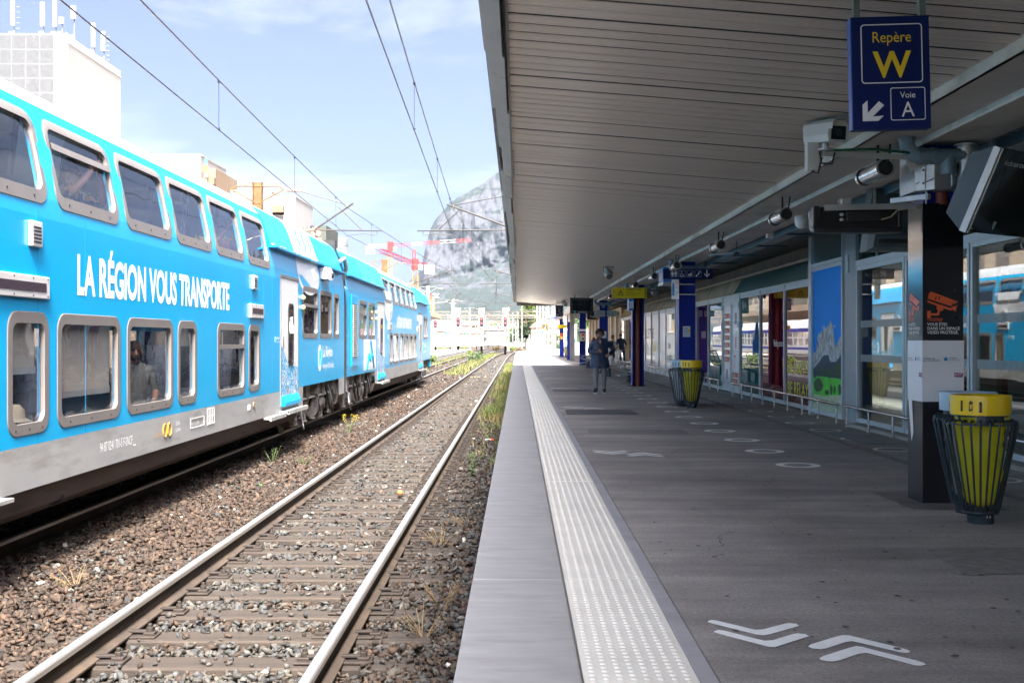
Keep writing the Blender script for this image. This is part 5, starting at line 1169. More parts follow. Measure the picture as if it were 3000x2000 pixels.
MB().box(x0, x1, 45, 45.14, z0, z1).obj('housing', M('screen_case', (.012, .018, .022), .35, var=.1), cn_, bev=.006)
MB().box(x0+.1, x1-.1, 44.997, 44.999, z0+.12, z1-.1).obj('screen', M('screen_off'), cn_)
text('Côté Nord', .085, printw, cn_, (x0+.32, 44.996, z0+.025), (1, 0, 0), up, .95)
MB().poly([(x0+.16+a, 44.996, z0+.015+b_) for a, b_ in ((0,0),(.08,0),(.055,.045),(.08,.09),(0,.09),(.025,.045))]).obj('train_symbol', M('print_cyan', (.05, .45, .6), .5, var=0), cn_, fix=False)
MB().box(x1-.13, x1-.05, 44.994, 44.996, z0+.025, z0+.05).obj('logo_patch', M('print_magenta'), cn_)
for x in (x0+.2, x1-.2): MB().cyl((x, 45.07, z1), (x, 45.07, 3.45), .02, n=8).obj('hanger', black, cn_)
to = thing('information_display', 'dark sign reading Toilettes half hidden behind the Côté Nord screen', 'sign', (3.5, 54, 2.5))
MB().box((1720-VX)/FP*54, (1755-VX)/FP*54, 54, 54.1, CZ+(996-936)/FP*54, CZ+(996-912)/FP*54).obj('sign_panel', black, to); text('Toilettes', .15, printw, to, ((1728-VX)/FP*54, 53.995, CZ+(996-930)/FP*54), (1, 0, 0), up, .9)
MB().box((1747-VX)/FP*54, (1753-VX)/FP*54, 53.994, 53.998, CZ+(996-934)/FP*54, CZ+(996-927)/FP*54).obj('pictogram', M_print('orange', (.75, .33, .02)), to)
bp_ = thing('notice_box', 'pair of grey notice boards clamped to the column behind the walking man', 'notice', (3.6, 46.6, 2.55))
for x in (3.28, 3.80):
    f_ = MB().box(x, x+.44, 46.55, 46.62, 2.42, 2.68).obj('board', M('board_grey', (.42, .48, .48), .5, var=.05), bp_)
    m = MB()
    for k in range(3): m.box(x+.06, x+.36, 46.546, 46.549, 2.46+k*.07, 2.475+k*.07)
    m.obj('printed_lines', greyp, f_, kind='stuff')
n2_ = MB().box(3.58, 3.80, 46.88, 46.89, 1.5, 1.8).obj('paper_notice', M('paper'), None); tag(n2_, 'pale notice on the column behind the walking man at head height', 'notice')
cp = thing('call_point', 'red and cream emergency call point under a white label on a blue column', 'call point', (3.6, 61.85, 1.6))
MB().box(3.55, 3.82, 61.75, 61.89, 1.36, 1.82).obj('case', M('case_cream', (.6, .56, .42), .45), cp, bev=.02)
MB().box(3.6, 3.77, 61.74, 61.75, 1.66, 1.78).obj('button_plate', M('button_red', (.55, .02, .02), .4), cp); MB().cyl((3.685, 61.74, 1.5), (3.685, 61.75, 1.5), .06, n=16).obj('speaker_disc', M('rim_black'), cp)
MB().box(3.5, 3.86, 61.86, 61.88, 1.92, 2.04).obj('label_plate', white, cp)
for x_, y_, zz in ((3.44, 33.0, 2.22),):
    wn = MB().box(3.36, 3.52, 33.1, 33.5, 2.32, 2.67).obj('notice_box', M('sign_azure'), None, bev=.01); tag(wn, 'small blue notice box on the left flange of the red pipe column', 'notice')
    MB().box(3.38, 3.5, 33.09, 33.1, 2.38, 2.6).obj('paper', M('paper'), wn)
fy = thing('warning_sign', 'distant yellow warning board on the farthest sunlit column', 'sign', (3.6, 91.5, 2.5))
MB().box((1634-VX)/FP*91.5, (1664-VX)/FP*91.5, 91.4, 91.6, CZ+(996-961)/FP*91.5, CZ+(996-951)/FP*91.5).obj('sign_panel', ys_, fy)
MB().box(3.55, 3.85, 91.9, 91.98, 1.75, 2.0).obj('sticker', oj, fy); MB().box(3.55, 3.85, 91.9, 91.98, 1.5, 1.73).obj('sticker', M('sticker_amber', (.8, .45, .08), .5), fy)
# ------------------------------------------------------------ lamps, speakers, cameras
tl = thing('tube_lamp', 'silver cylinder lamp under the gutter beam nearest the clad column', 'lamp', (3.2, 9.5, 2.92), 'silver cylinder lamps under the gutter beam')
MB().cyl((3.2, 9.55, 2.92), (3.2, 10.05, 2.92), .073, n=22).obj('body', M('lamp_chrome', (.72, .74, .76), .22, .9, var=.04), tl, sm=50)
MB().lathe((3.2, 9.5, 2.92), [(.0,.03),(.06,.02),(.068,.0),(.085,.0),(.085,.06),(.074,.07)], 22, 'y').lathe((3.2, 10.05, 2.92), [(.085,.0),(.085,.05),(.0,.06)], 22, 'y').obj('end_cap', steel, tl, sm=40)
MB().cyl((3.2, 9.51, 2.92), (3.2, 9.525, 2.92), .06, n=18).obj('cap_disc', M('rim_black'), tl)
MB().tube([(3.2, 9.5, 2.94), (3.21, 9.44, 3.0), (3.24, 9.5, 3.12)], .009, 6).box(3.19, 3.21, 9.7, 9.72, 2.99, 3.15).obj('hanger', black, tl)
for Y, lb in ((13.0, 'silver cylinder lamp left of the black display rear'), (17.2, 'silver cylinder lamp level with the dome camera'), (21.9, 'silver cylinder lamp just above the toilet sign'), (25.6, 'silver cylinder lamp right of the yellow warning sign'), (37.5, 'silver cylinder lamp left of the yellow warning sign'), (29.6, 'silver cylinder lamp between the toilet sign and the yellow sign')):
    copy_thing(tl, (3.2, Y, 2.92), None, lb)
def drum(X, Y, z, label, arm):
    t = thing('loudspeaker', label, 'loudspeaker', (X, Y, z), 'cream drum loudspeakers on rods')
    d = Vector((.25, -.75, -.6)).normalized(); c = Vector((X, Y, z)); m = MB()
    MB().tube([c-d*.14, c-d*.12, c+d*.13, c+d*.14], [.085, .10, .10, .09], 20).obj('drum', M('drum_cream', (.52, .50, .44), .45), t, sm=40)
    MB().cyl(c+d*.141, c+d*.145, .08, n=18).obj('grille', M('grille_grey', (.2, .2, .19), .6, var=.3, vs=60), t)
    MB().tube([(X-.11, Y, z), (X-.11, Y, z+.17), (X+.11, Y, z+.17), (X+.11, Y, z)], .01, 6).tube([(X, Y, z+.17), (X, Y, z+.25)], .015, 6).tube([(X, Y, z+.24), arm], .012, 6).obj('bracket', M('bracket_dark', (.08, .08, .085), .5, .4), t)
    MB().tube([(X+.04, Y, z+.1), (X+.17, Y, z-.02), (X+.15, Y, z+.15), (X+.05, Y, z+.24)], .007, 5).obj('cable', black, t)
drum(2.3, 27.9, 3.12, 'cream drum loudspeaker hung on a rod above the walking man', (3.05, 27.9, 3.37))
drum(4.66, 37.5, 3.08, 'cream drum loudspeaker under the dark right ceiling beside the yellow sign', (4.3, 37.5, 3.3))
drum(2.2, 51, 3.14, 'small distant drum loudspeaker beside the Repère V sign', (2.9, 51, 3.4))
cc = thing('security_camera', 'cream security camera in weather housing on a long arm near the ceiling', 'camera', (2.62, 9.3, 3.1))
YC = 9.2; cxx, czz = (2418-VX)/FP*YC, CZ+(996-392)/FP*YC
camp = M('camera_cream', (.56, .56, .52), .4, var=.05)
dirv = Vector((.28, -1, -.12)).normalized(); rtv = dirv.cross(Vector((0, 0, 1))).normalized(); upv = rtv.cross(dirv)
cp0 = Vector((cxx, YC, czz))
sec = [(-.085,-.08),(.085,-.08),(.095,-.02),(.09,.07),(.05,.10),(-.05,.10),(-.09,.07),(-.095,-.02)]
vs = [cp0+rtv*a+upv*b_+dirv*e for e in (-.20, .20) for a, b_ in sec]
MB().add(vs, [tuple(range(8))[::-1], tuple(range(8, 16))]+[(i, (i+1) % 8, 8+(i+1) % 8, 8+i) for i in range(8)]).obj('housing', camp, cc, bev=.006)
MB().obox(cp0+dirv*.203+upv*-.005, rtv*.066, dirv*.004, upv*.055).obj('window', M('lens_glass', (.01, .02, .022), .06), cc)
MB().cyl(cp0+dirv*.207, cp0+dirv*.21, .03, n=16).obj('lens', black, cc)
MB().add([cp0+rtv*a+upv*b_+dirv*e for e in (-.2, .27) for a, b_ in ((-.1,.02),(-.098,.075),(-.055,.108),(.055,.108),(.098,.075),(.1,.02))], [(i, i+1, 7+i, 6+i) for i in range(5)]).obj('sun_shield', camp, cc, fix=False)
MB().obox(cp0+Vector((-.10, .05, -.19)), (.05, 0, 0), (0, .05, 0), (0, 0, .12)).obj('junction_box', camp, cc, bev=.008)
MB().cyl(cp0+Vector((0, 0, -.08)), cp0+Vector((0, .0, -.13)), .03, n=10).cyl(cp0+Vector((.0, 0, -.13)), cp0+Vector((0, 0, -.145)), .07, n=14).obj('swivel', greycable, cc)
MB().bar(cp0+Vector((-.02, .0, -.165)), (CXF+.02, CYF-.06, czz-.165), .035, .04).obj('arm', camp, cc)
MB().tube([cp0+Vector((0, -.01, -.143)), cp0+Vector((.4, -.03, -.135)), (CXF-.03, CYF-.1, czz-.14)], .012, 6).obj('green_cable', M('cable_green', (.01, .10, .05), .5), cc)
MB().tube([cp0+Vector((-.05, 0, -.13)), cp0+Vector((-.04, -.02, -.25)), cp0+Vector((.05, -.02, -.26)), cp0+Vector((.08, 0, -.16))], .008, 6).tube([cp0+Vector((-.08, .02, -.28)), cp0+Vector((-.11, .0, -.32)), cp0+Vector((-.06, 0, -.33)), cp0+Vector((-.03, 0, -.2))], .009, 6).obj('cable_loop', black, cc)
MB().obox((CXF-.06, CYF-.09, czz-.19), (.10, .0, .045), (0, .006, 0), (-.02, 0, .05)).obj('wall_plate', camp, cc)
dm = thing('dome_camera', 'white half dome camera under the dark ceiling right of the lamps', 'camera', (4.3, 15, 3.1))
dX, dZ = (2348-VX)/FP*15.0, CZ+(996-652)/FP*15
MB().lathe((dX, 15, dZ), [(.0,-.085),(.04,-.08),(.075,-.05),(.09,0),(.095,.04),(.095,.1),(0,.1)], 20).obj('dome', white, dm, sm=50)
MB().cyl((dX, 15, dZ+.1), (dX, 15, 3.3), .03, n=8).obj('stem', white, dm)
jb = thing('junction_box', 'pale junction box hung below the cable tray with black cables', 'junction box', (4.1, 17.5, 2.9))
q0 = P(2259, 690, 17.5); MB().cbox(q0, (.15, .12, .08)).obj('case', white, jb, bev=.01)
MB().tube([q0+Vector((-.05, 0, .04)), q0+Vector((-.12, 0, .03)), q0+Vector((-.12, 0, .15))], .012, 6).obj('cable', black, jb)
jb2 = thing('junction_box', 'open junction box with looped cable above the black display rear', 'junction box', (4, 12, 3))
q0 = P(2478, 590, 11.5); MB().cbox(q0, (.10, .08, .06)).obj('case', camp, jb2, bev=.008); MB().tube([q0+Vector((-.05, -.03, .03)), q0+Vector((-.09, -.03, 0)), q0+Vector((-.07, -.03, -.04)), q0+Vector((0, -.03, -.02))], .006, 6).obj('cable', white, jb2)
lt = thing('strip_light', 'thin blue grey strip light with yellow end under the tray', 'lamp', (4.2, 19, 2.8))
a_, b_ = P(2083, 747, 19.5), P(2158, 741, 18.6); MB().bar(a_, b_, .09, .035).obj('case', M('strip_case', (.05, .09, .12), .5), lt); MB().cbox(a_+Vector((-.01, 0, 0)), (.025, .09, .04)).obj('end_cap', ys_, lt)
for p in (a_, b_): MB().cyl(p, p+Vector((0, 0, .25)), .006, n=5).obj('wire', black, lt)
# far pieces of kit at the canopy end
fcm = thing('security_camera', 'small white camera on a blue arm beyond the canopy end', 'camera', (2.4, 90, 2.9))
MB().bar(P(1602, 934, 90), P(1646, 930, 90), .08, .08).obj('arm', bluepaint, fcm); MB().cbox(P(1603, 928, 90), (.25, .3, .25)).obj('body', white, fcm)
pb = thing('projector', 'white boxes fixed to the far columns under the canopy', 'lamp', (3.5, 77, 2.8))
MB().cbox(P(1655, 934, 77), (.25, .3, .4)).cbox(P(1668, 932, 77), (.2, .3, .5)).obj('case', white, pb)
# ------------------------------------------------------------ litter bins
binm = M('bin_anthracite', (.028, .045, .055), .4, .2, var=.1)
yel = M('bin_yellow', (.92, .62, .002), .35, var=.05, vs=4, coat=.3); bluew = M('bin_pale_blue', (.42, .58, .70), .35, var=.05)
def bagmat(nm, col, a):
    m = bpy.data.materials.new(nm); m.use_nodes = True; t = m.node_tree; b = t.nodes['Principled BSDF']; L = t.links.new
    b.inputs['Base Color'].default_value = (*col, 1); b.inputs['Roughness'].default_value = .18
    tr = t.nodes.new('ShaderNodeBsdfTranslucent'); tr.inputs['Color'].default_value = (*col, 1); tp = t.nodes.new('ShaderNodeBsdfTransparent')
    x = t.nodes.new('ShaderNodeMixShader'); x.inputs['Fac'].default_value = .5; L(b.outputs[0], x.inputs[1]); L(tr.outputs[0], x.inputs[2])
    y = t.nodes.new('ShaderNodeMixShader'); y.inputs['Fac'].default_value = a; L(x.outputs[0], y.inputs[1]); L(tp.outputs[0], y.inputs[2]); L(y.outputs[0], t.nodes['Material Output'].inputs['Surface'])
    c = t.nodes.new('ShaderNodeTexCoord'); n = t.nodes.new('ShaderNodeTexNoise'); n.inputs['Scale'].default_value = 9; n.inputs['Detail'].default_value = 4
    bp = t.nodes.new('ShaderNodeBump'); bp.inputs['Distance'].default_value = .03; L(c.outputs['Object'], n.inputs['Vector']); L(n.outputs['Fac'], bp.inputs['Height']); L(bp.outputs['Normal'], b.inputs['Normal'])
    return m
bagy = bagmat('bag_yellow', (.90, .84, .03), .22); bagc = bagmat('bag_clear', (.75, .78, .80), .45)
RODM = MB().tube([(.19, 0, .80), (.235, 0, .805), (.262, 0, .79), (.268, 0, .76), (.24, 0, .62), (.175, 0, .30), (.135, 0, .11), (.125, 0, .085), (.09, 0, .075)], .0085, 6).mesh('cage_rod', binm, sm=60)
def crumple(c, prof, n, seed, amp):
    r = random.Random(seed); m = MB(); vs = []
    for i, (rr, h) in enumerate(prof):
        for j in range(n):
            a = 6.2832*j/n; q = rr*(1+amp*math.sin(3*a+i*.9+seed)+amp*.7*math.sin(7*a-i*1.7)+r.uniform(-amp, amp)*.5)
            vs.append((c[0]+q*math.cos(a), c[1]+q*math.sin(a), c[2]+h))
    m.add(vs, [(i*n+j, i*n+(j+1) % n, (i+1)*n+(j+1) % n, (i+1)*n+j) for i in range(len(prof)-1) for j in range(n)]); return m
def bin_(X, Y, ringmat, bagm, label, seed, symbols=True):
    t = thing('litter_bin', label, 'litter bin', (X, Y, 0), 'wire cage litter bins')
    MB().lathe((X, Y, 0), [(0,.002),(.098,.002),(.098,.10),(.11,.115),(.11,.125),(0,.125)], 28).obj('base', binm, t, sm=40)
    MB().lathe((X, Y, 0), [(.185,.775),(.19,.775),(.19,.845),(.205,.85),(.185,.85),(.185,.775)], 32).obj('collar', binm, t, sm=40)
    MB().tube([(X+.13*math.cos(a*.2618), Y+.13*math.sin(a*.2618), .09) for a in range(25)], .009, 6, False).tube([(X+.262*math.cos(a*.2618), Y+.262*math.sin(a*.2618), .775) for a in range(25)], .006, 6, False).obj('cage_ring', binm, t, sm=60)
    rg = MB().lathe((X, Y, 0), [(.21,.845),(.222,.845),(.226,.985),(.224,.995),(.205,.992),(.15,.955),(.12,.94),(.118,.90),(.14,.895),(.21,.85)], 40).obj('hood', ringmat, t, sm=40)
    for k in range(24):
        a = 6.2832*k/24+.13; place(RODM, 'cage_rod', t, (X, Y, 0), (0, 0, a))
    crumple((X, Y, 0), [(.19,.83),(.185,.78),(.175,.72),(.172,.66),(.16,.6),(.163,.54),(.15,.47),(.15,.41),(.135,.35),(.13,.29),(.115,.23),(.105,.18),(.085,.145),(.03,.13)], 44, seed, .085).obj('bag', bagm, t, sm=70)
    if symbols:
        m = MB()
        def q(a, z, r=.2265): return (X+r*math.cos(a), Y+r*math.sin(a), z)
        for base, pts in ((-2.28, [(-.06,0),(.06,.01),(.05,.055),(.075,.07),(.0,.085),(-.05,.07)]), (-1.97, [(-.045,-.005),(.045,-.005),(.045,.07),(.0,.08),(-.045,.07)]), (-2.6, [(-.04,0),(.04,0),(.04,.08),(-.03,.085)])):
            m.poly([q(base+a*1.05, .875+z) for a, z in pts])
        m.obj('waste_symbol', printk, rg, fix=False)
        MB().poly([q(-1.97-.03, .885, .228), q(-1.97-.02, .885, .228), q(-1.97-.02, .935, .228), q(-1.97-.03, .935, .228)]).poly([q(-2.30, .89, .228), q(-2.24, .90, .228), q(-2.25, .93, .228), q(-2.3, .93, .228)]).obj('symbol_detail', ringmat, rg, fix=False)
    MB().poly([(X+.0985*math.cos(a), Y+.0985*math.sin(a), z) for a, z in ((-1.5,.05),(-1.15,.05),(-1.15,.085),(-1.5,.085))]).obj('maker_plate', white, t, fix=False)
    return t
b1 = bin_(3.60, 8.50, yel, bagy, 'yellow topped wire litter bin with full yellow bag, nearest on the platform', 3)
b2 = bin_(3.71, 9.0, bluew, bagc, 'pale blue topped wire litter bin half hidden behind the nearest yellow one', 8)
b3 = bin_(3.64, 22.9, yel, bagy, 'yellow topped wire litter bin in front of the second blue column', 5)
b4 = bin_(3.50, 23.38, bluew, bagc, 'pale blue topped wire litter bin behind the second yellow one', 9)
b5 = bin_(3.95, 88.0, bluew, bagy, 'far pale litter bin beside the last blue columns', 2, False)
crumple((3.62, 8.49, .72), [(.0,.0),(.05,.01),(.06,.04),(.04,.07),(.0,.075)], 12, 4, .2).obj('litter', M('litter_brown', (.25, .08, .02), .5), b1, sm=60)
crumple((3.62, 8.46, .93), [(.0,.0),(.05,.005),(.045,.03),(.0,.035)], 10, 6, .25).obj('litter', M('litter_foil', (.55, .55, .55), .25, .5), b1, sm=60)
# ------------------------------------------------------------ benches
slatw = M('bench_slat', (.58, .48, .33), .5, var=.15, vs=8); benchm = M('bench_grey', (.33, .38, .40), .4, .6, var=.1); benchd = M('bench_leg', (.02, .035, .05), .45)
def bench(X, Y, label, back=True, n=3):
    t = thing('bench', label, 'bench', (X, Y, 0), 'grey metal platform benches'); Lb = 1.75
    for k in range(6):
        xx = X-.26+k*.10; MB().box(xx, xx+.07, Y-Lb/2, Y+Lb/2, .43+.012*abs(k-2), .45+.012*abs(k-2)).obj('seat_slat', benchm if not back else slatw, t, bev=.004)
    if back:
        for k in range(6):
            z = .53+k*.085; xx = X+.30+k*.028; MB().box(xx, xx+.025, Y-Lb/2, Y+Lb/2, z, z+.06).obj('back_slat', slatw, t, bev=.004)
    for yy in (Y-Lb/2, Y, Y+Lb/2):
        m = MB().tube([(X-.33, yy, .47), (X-.25, yy, .42), (X+.1, yy, .40), (X+.26, yy, .46), (X+.33, yy, .62), (X+.46, yy, 1.04)] if back else [(X-.33, yy, .47), (X-.2, yy, .41), (X+.2, yy, .41), (X+.3, yy, .5)], .022, 8)
        m.tube([(X-.34, yy, .45), (X-.3, yy, .60), (X-.1, yy, .62), (X+.2, yy, .60)], .014, 6); m.obj('side_frame', benchm, t, sm=50)
    for yy in (Y-.55, Y+.55):
        MB().cyl((X, yy, 0), (X, yy, .38), .062, n=16).lathe((X, yy, 0), [(.0,.02),(.1,.02),(.1,.002)], 16).obj('leg', benchd, t, sm=50)
    MB().bar((X, Y-.7, .37), (X, Y+.7, .37), .09, .06).bar((X-.42, Y-Lb/2, .24), (X-.42, Y+Lb/2, .24), .05, .03).bar((X-.42, Y-.55, .24), (X, Y-.55, .30), .03, .03).bar((X-.42, Y+.55, .24), (X, Y+.55, .3), .03, .03).obj('beam', benchm, t)
bench(3.78, 36.6, 'low grey metal bench just behind the red pipe column', False)
bench(3.55, 43.0, 'grey bench with wooden slatted back and a white bag beside the walking man')
bench(3.60, 56.0, 'far grey bench at the blue column with the call point', False)
bg_ = MB().prism([(3.28, .47), (3.58, .47), (3.62, .98), (3.36, .99)], 'y', 41.9, 42.15).obj('carrier_bag', M('bag_white', (.80, .82, .85), .5, var=.05), None, bev=.02); tag(bg_, 'tall white carrier bag standing on the slatted bench', 'bag')
# ------------------------------------------------------------ people
skin = M('skin', (.42, .23, .15), .55, var=.08); skin2 = M('skin_tan', (.34, .19, .12), .55, var=.08)
def human(label, loc, rz, J, mats, group=None):
    """J: name -> (pos, radius); limbs join as one skinned surface; mats: list, EDGE table gives the material slot"""
    names = list(J); idx = {k: i for i, k in enumerate(names)}
    ED = [e for e in (('pelvis','belly',0),('belly','chest',0),('chest','neck',0),('neck','head',2),('head','crown',2),
          ('chest','shl',0),('shl','ell',mats[-1][0]),('ell','wrl',mats[-1][1]),('wrl','hal',2),('chest','shr',0),('shr','elr',mats[-1][0]),('elr','wrr',mats[-1][1]),('wrr','har',2),
          ('pelvis','hil',1),('hil','knl',1),('knl','anl',1),('anl','tol',3),('pelvis','hir',1),('hir','knr',1),('knr','anr',1),('anr','tor',3),('anl','hel',3),('anr','her',3)) if e[0] in idx and e[1] in idx]
    me = bpy.data.meshes.new('p'); me.from_pydata([J[k][0] for k in names], [(idx[a], idx[b]) for a, b, _ in ED], [])
    ob = bpy.data.objects.new('p', me); COL.objects.link(ob)
    ob.modifiers.new('s', 'SKIN'); sv = me.skin_vertices[0].data
    for i, k in enumerate(names):
        r = J[k][1]; sv[i].radius = r if isinstance(r, tuple) else (r, r); sv[i].use_root = (k == 'pelvis')
    sm = ob.modifiers.new('d', 'SUBSURF'); sm.levels = 2
    dg = bpy.context.evaluated_depsgraph_get(); out = bpy.data.meshes.new_from_object(ob.evaluated_get(dg)); bpy.data.objects.remove(ob)
    out.materials.clear()
    for m in mats[:-1]: out.materials.append(m)
    segs = [(Vector(J[a][0]), Vector(J[b][0]), J[a][1] if not isinstance(J[a][1], tuple) else J[a][1][0], J[b][1] if not isinstance(J[b][1], tuple) else J[b][1][0], s) for a, b, s in ED]
    for p in out.polygons:
        c = p.center; best = None
        for a, b, ra, rb, s in segs:
            d = b-a; t = max(0, min(1, (c-a).dot(d)/max(1e-9, d.length_squared))); q = (c-a-d*t).length/(ra+(rb-ra)*t)
            if best is None or q < best[0]: best = (q, s)
        p.material_index = best[1]
    out.shade_smooth(); out.name = 'person'
    o = place(out, 'person', None, loc, (0, 0, rz)); tag(o, label, 'person', group); return o
def kid(mb, name, mat, par, sm=60, **k):
    o = mb.obj(name, mat, None, sm=sm, **k); o.parent = par; return o
def hand(par, c, d, s=1.0, mat=None, curl=.6):
    c = Vector(c); d = Vector(d).normalized(); n = Vector((0, -1, 0)); n = (n-d*n.dot(d)).normalized(); r = d.cross(n)
    m = MB()
    for i, L in enumerate((.062, .072, .068, .052)):
        o = c+r*(-.030+i*.020)*s
        m.tube([o, o+d*.030*s, o+d*(.030+L*.5)*s+n*L*curl*.5*s, o+d*(.028+L*.4)*s+n*L*(curl+.55)*s], [.0095*s, .009*s, .0085*s, .007*s], 6)
    m.tube([c-r*.03*s-d*.03*s, c-r*.055*s+d*.005*s+n*.02*s, c-r*.04*s+d*.035*s+n*.045*s], [.011*s, .010*s, .008*s], 6)
    kid(m, 'fingers', mat or skin, par)
jk = M('jacket_navy', (.02, .04, .09), .5, var=.3, vs=7, bump=.05, bs=14); trs = M('trousers_grey', (.18, .185, .20), .8, var=.2, vs=8, bump=.03, bs=20); shoe = M('shoe_navy', (.01, .015, .03), .6); sole = M('sole_white', (.65, .65, .62), .5)
hair = M('hair_dark', (.018, .013, .010), .6, var=.3, vs=20); hairb = M('hair_brown', (.06, .035, .02), .6, var=.3, vs=20)
J = dict(pelvis=((0,0,.90),(.16,.13)), belly=((0,-.01,1.06),(.19,.15)), chest=((0,0,1.26),(.19,.14)), neck=((0,-.015,1.425),.058), head=((0,-.03,1.55),(.078,.09)), crown=((0,-.02,1.655),(.066,.08)),
     shl=((-.19,0,1.345),.085), ell=((-.285,-.03,1.10),.078), wrl=((-.09,-.22,1.11),.052), hal=((-.035,-.235,1.12),.035),
     shr=((.19,0,1.345),.085), elr=((.40,.06,1.165),.075), wrr=((.25,-.14,1.04),.052), har=((.20,-.17,1.025),.035),
     hil=((-.095,0,.84),.10), knl=((-.10,-.06,.49),.075), anl=((-.105,-.10,.10),.05), tol=((-.155,-.27,.065),.04), hel=((-.10,-.06,.04),.04),
     hir=((.10,0,.84),.10), knr=((.115,.0,.48),.075), anr=((.12,.06,.09),.05), tor=((.125,-.07,.035),.04), her=((.12,.10,.04),.04))
man = human('man in navy padded jacket and grey trousers walking towards the camera, wearing glasses', (2.18, 29.1, 0), 0, J, [jk, trs, skin, shoe, (0, 0)])
vs = []; nn = 30; rows = [(.68,.255,.17),(.72,.262,.178),(.80,.25,.172),(.88,.24,.165),(.93,.222,.155),(.99,.235,.165),(1.05,.228,.16),(1.12,.235,.165),(1.19,.228,.158),(1.26,.225,.155),(1.32,.205,.14),(1.38,.14,.11),(1.43,.085,.09),(1.46,.08,.085)]
for i, (z, rx, ry) in enumerate(rows):
    for j in range(nn):
        a = 6.2832*j/nn; q = 1+.025*math.sin(5*a+i)+.018*math.sin(9*a-2*i)+(.03 if i % 2 else 0); q *= (1-.10*math.exp(-((a-4.712)/.16)**2) if i < 12 else 1)
        vs.append((rx*q*math.cos(a), ry*q*math.sin(a), z))
m = MB().add(vs, [(i*nn+j, i*nn+(j+1) % nn, (i+1)*nn+(j+1) % nn, (i+1)*nn+j) for i in range(len(rows)-1) for j in range(nn)])
kid(m, 'jacket', jk, man)
kid(MB().bar((-.01,-.178,.70), (0,-.168,1.3), .02, .01).box(-.17,-.07,-.182,-.170,.86,.872).box(.07,.17,-.182,-.17,.86,.872), 'zip', M('zip_black', (.005,.006,.01), .4), man)
kid(MB().poly([(-.045,-.135,1.42),(.045,-.135,1.42),(.004,-.165,1.29)]), 'shirt_neck', skin, man)
def headkit(par, c, s, hm, style, sk=skin, face=-1):
    x, y, z = c; m = MB()
    if style == 'bushy':
        r = random.Random(2)
        for _ in range(60):
            a, b_ = r.uniform(0, 6.283), r.uniform(-.35, 1.4); d = Vector((math.cos(a)*math.cos(b_), math.sin(a)*math.cos(b_), math.sin(b_)))
            if d.y < -.25 and d.z < .62: continue
            m.ell((x+d.x*.088*s, y+.015+d.y*.095*s, z+.035*s+d.z*.105*s), .042*s, .042*s, .042*s, 7, 5)
    else:
        m.lathe((x, y+.012*s, z), [(.0,.135*s),(.05*s,.128*s),(.082*s,.095*s),(.091*s,.05*s),(.088*s,.01*s)], 18)
        m.ell((x, y+.04*s, z+.02*s), .082*s, .07*s, .085*s, 14, 8)
    kid(m, 'hair', hm, par)
    f = MB().tube([(x, y-.082*s, z+.025*s), (x, y-.098*s, z-.005*s), (x, y-.108*s, z-.022*s), (x, y-.088*s, z-.03*s)], [.008*s,.011*s,.014*s,.008*s], 8)
    for q in (-1, 1): f.ell((x+q*.083*s, y, z), .012*s, .022*s, .032*s, 8, 6)
    kid(f, 'nose_and_ears', sk, par)
    kid(MB().ell((x-.03*s, y-.080*s, z+.022*s), .012*s, .008*s, .007*s, 8, 5).ell((x+.03*s, y-.080*s, z+.022*s), .012*s, .008*s, .007*s, 8, 5), 'eyes', M('eye_dark', (.02,.015,.012), .2), par)
    kid(MB().ell((x, y-.082*s, z-.056*s), .026*s, .012*s, .007*s, 10, 5), 'mouth', M('lips', (.26,.09,.07), .5), par)
headkit(man, (0,-.03,1.56), 1.0, hair, 'bushy')
kid(MB().box(-.065,.065,-.128,-.116,1.575,1.600).box(-.085,-.07,-.12,.03,1.588,1.596).box(.07,.085,-.12,.03,1.588,1.596), 'glasses', M('rim_black'), man)
hand(man, (-.03,-.24,1.12), (.7,-.1,.05)); hand(man, (.195,-.175,1.02), (-.7,-.15,-.35))
for fx, fy, tz in ((-.13,-.17,.0), (.122,.02,0)):
    kid(MB().prism([(fx-.045, fy-.13), (fx+.045, fy-.13), (fx+.05, fy), (fx+.042, fy+.12), (fx-.042, fy+.12), (fx-.05, fy)], 'z', .001, .028), 'shoe_sole', sole, man, bev=.006)
polo = M('polo_navy', (.012, .035, .07), .8, var=.15, vs=9); jeans = M('jeans_blue', (.02, .05, .13), .8, var=.25, vs=9)
J2 = dict(pelvis=((0,0,.95),(.15,.12)), belly=((-.02,0,1.1),(.15,.12)), chest=((-.05,0,1.33),(.18,.12)), neck=((-.06,-.01,1.51),.056), head=((-.065,-.03,1.63),(.075,.088)), crown=((-.065,-.02,1.73),(.066,.078)),
     shl=((-.24,0,1.42),.066), ell=((-.29,-.06,1.16),.046), wrl=((-.22,-.16,1.0),.034), hal=((-.19,-.18,.95),.032), shr=((.14,0,1.42),.066), elr=((.24,.02,1.16),.046), wrr=((.15,-.10,.98),.034), har=((.11,-.12,.93),.032),
     hil=((-.09,0,.89),.095), knl=((-.10,-.08,.52),.068), anl=((-.02,-.10,.09),.046), tol=((-.04,-.24,.04),.036), hel=((-.02,-.07,.035),.036), hir=((.10,0,.89),.095), knr=((.13,-.02,.5),.068), anr=((.16,.02,.09),.046), tor=((.16,-.13,.035),.036), her=((.16,.05,.035),.036))
pm_ = human('man in dark blue polo shirt and jeans leaning at the far shop corner', (5.58, 58.6, 0), .15, J2, [polo, jeans, skin2, shoe, (0, 2)]); headkit(pm_, (-.065,-.03,1.64), 1, hairb, 'short', skin2)
hand(pm_, (.105,-.125,.925), (-.3,-.1,-.8), mat=skin2); hand(pm_, (-.185,-.185,.945), (.3,-.1,-.8), mat=skin2)
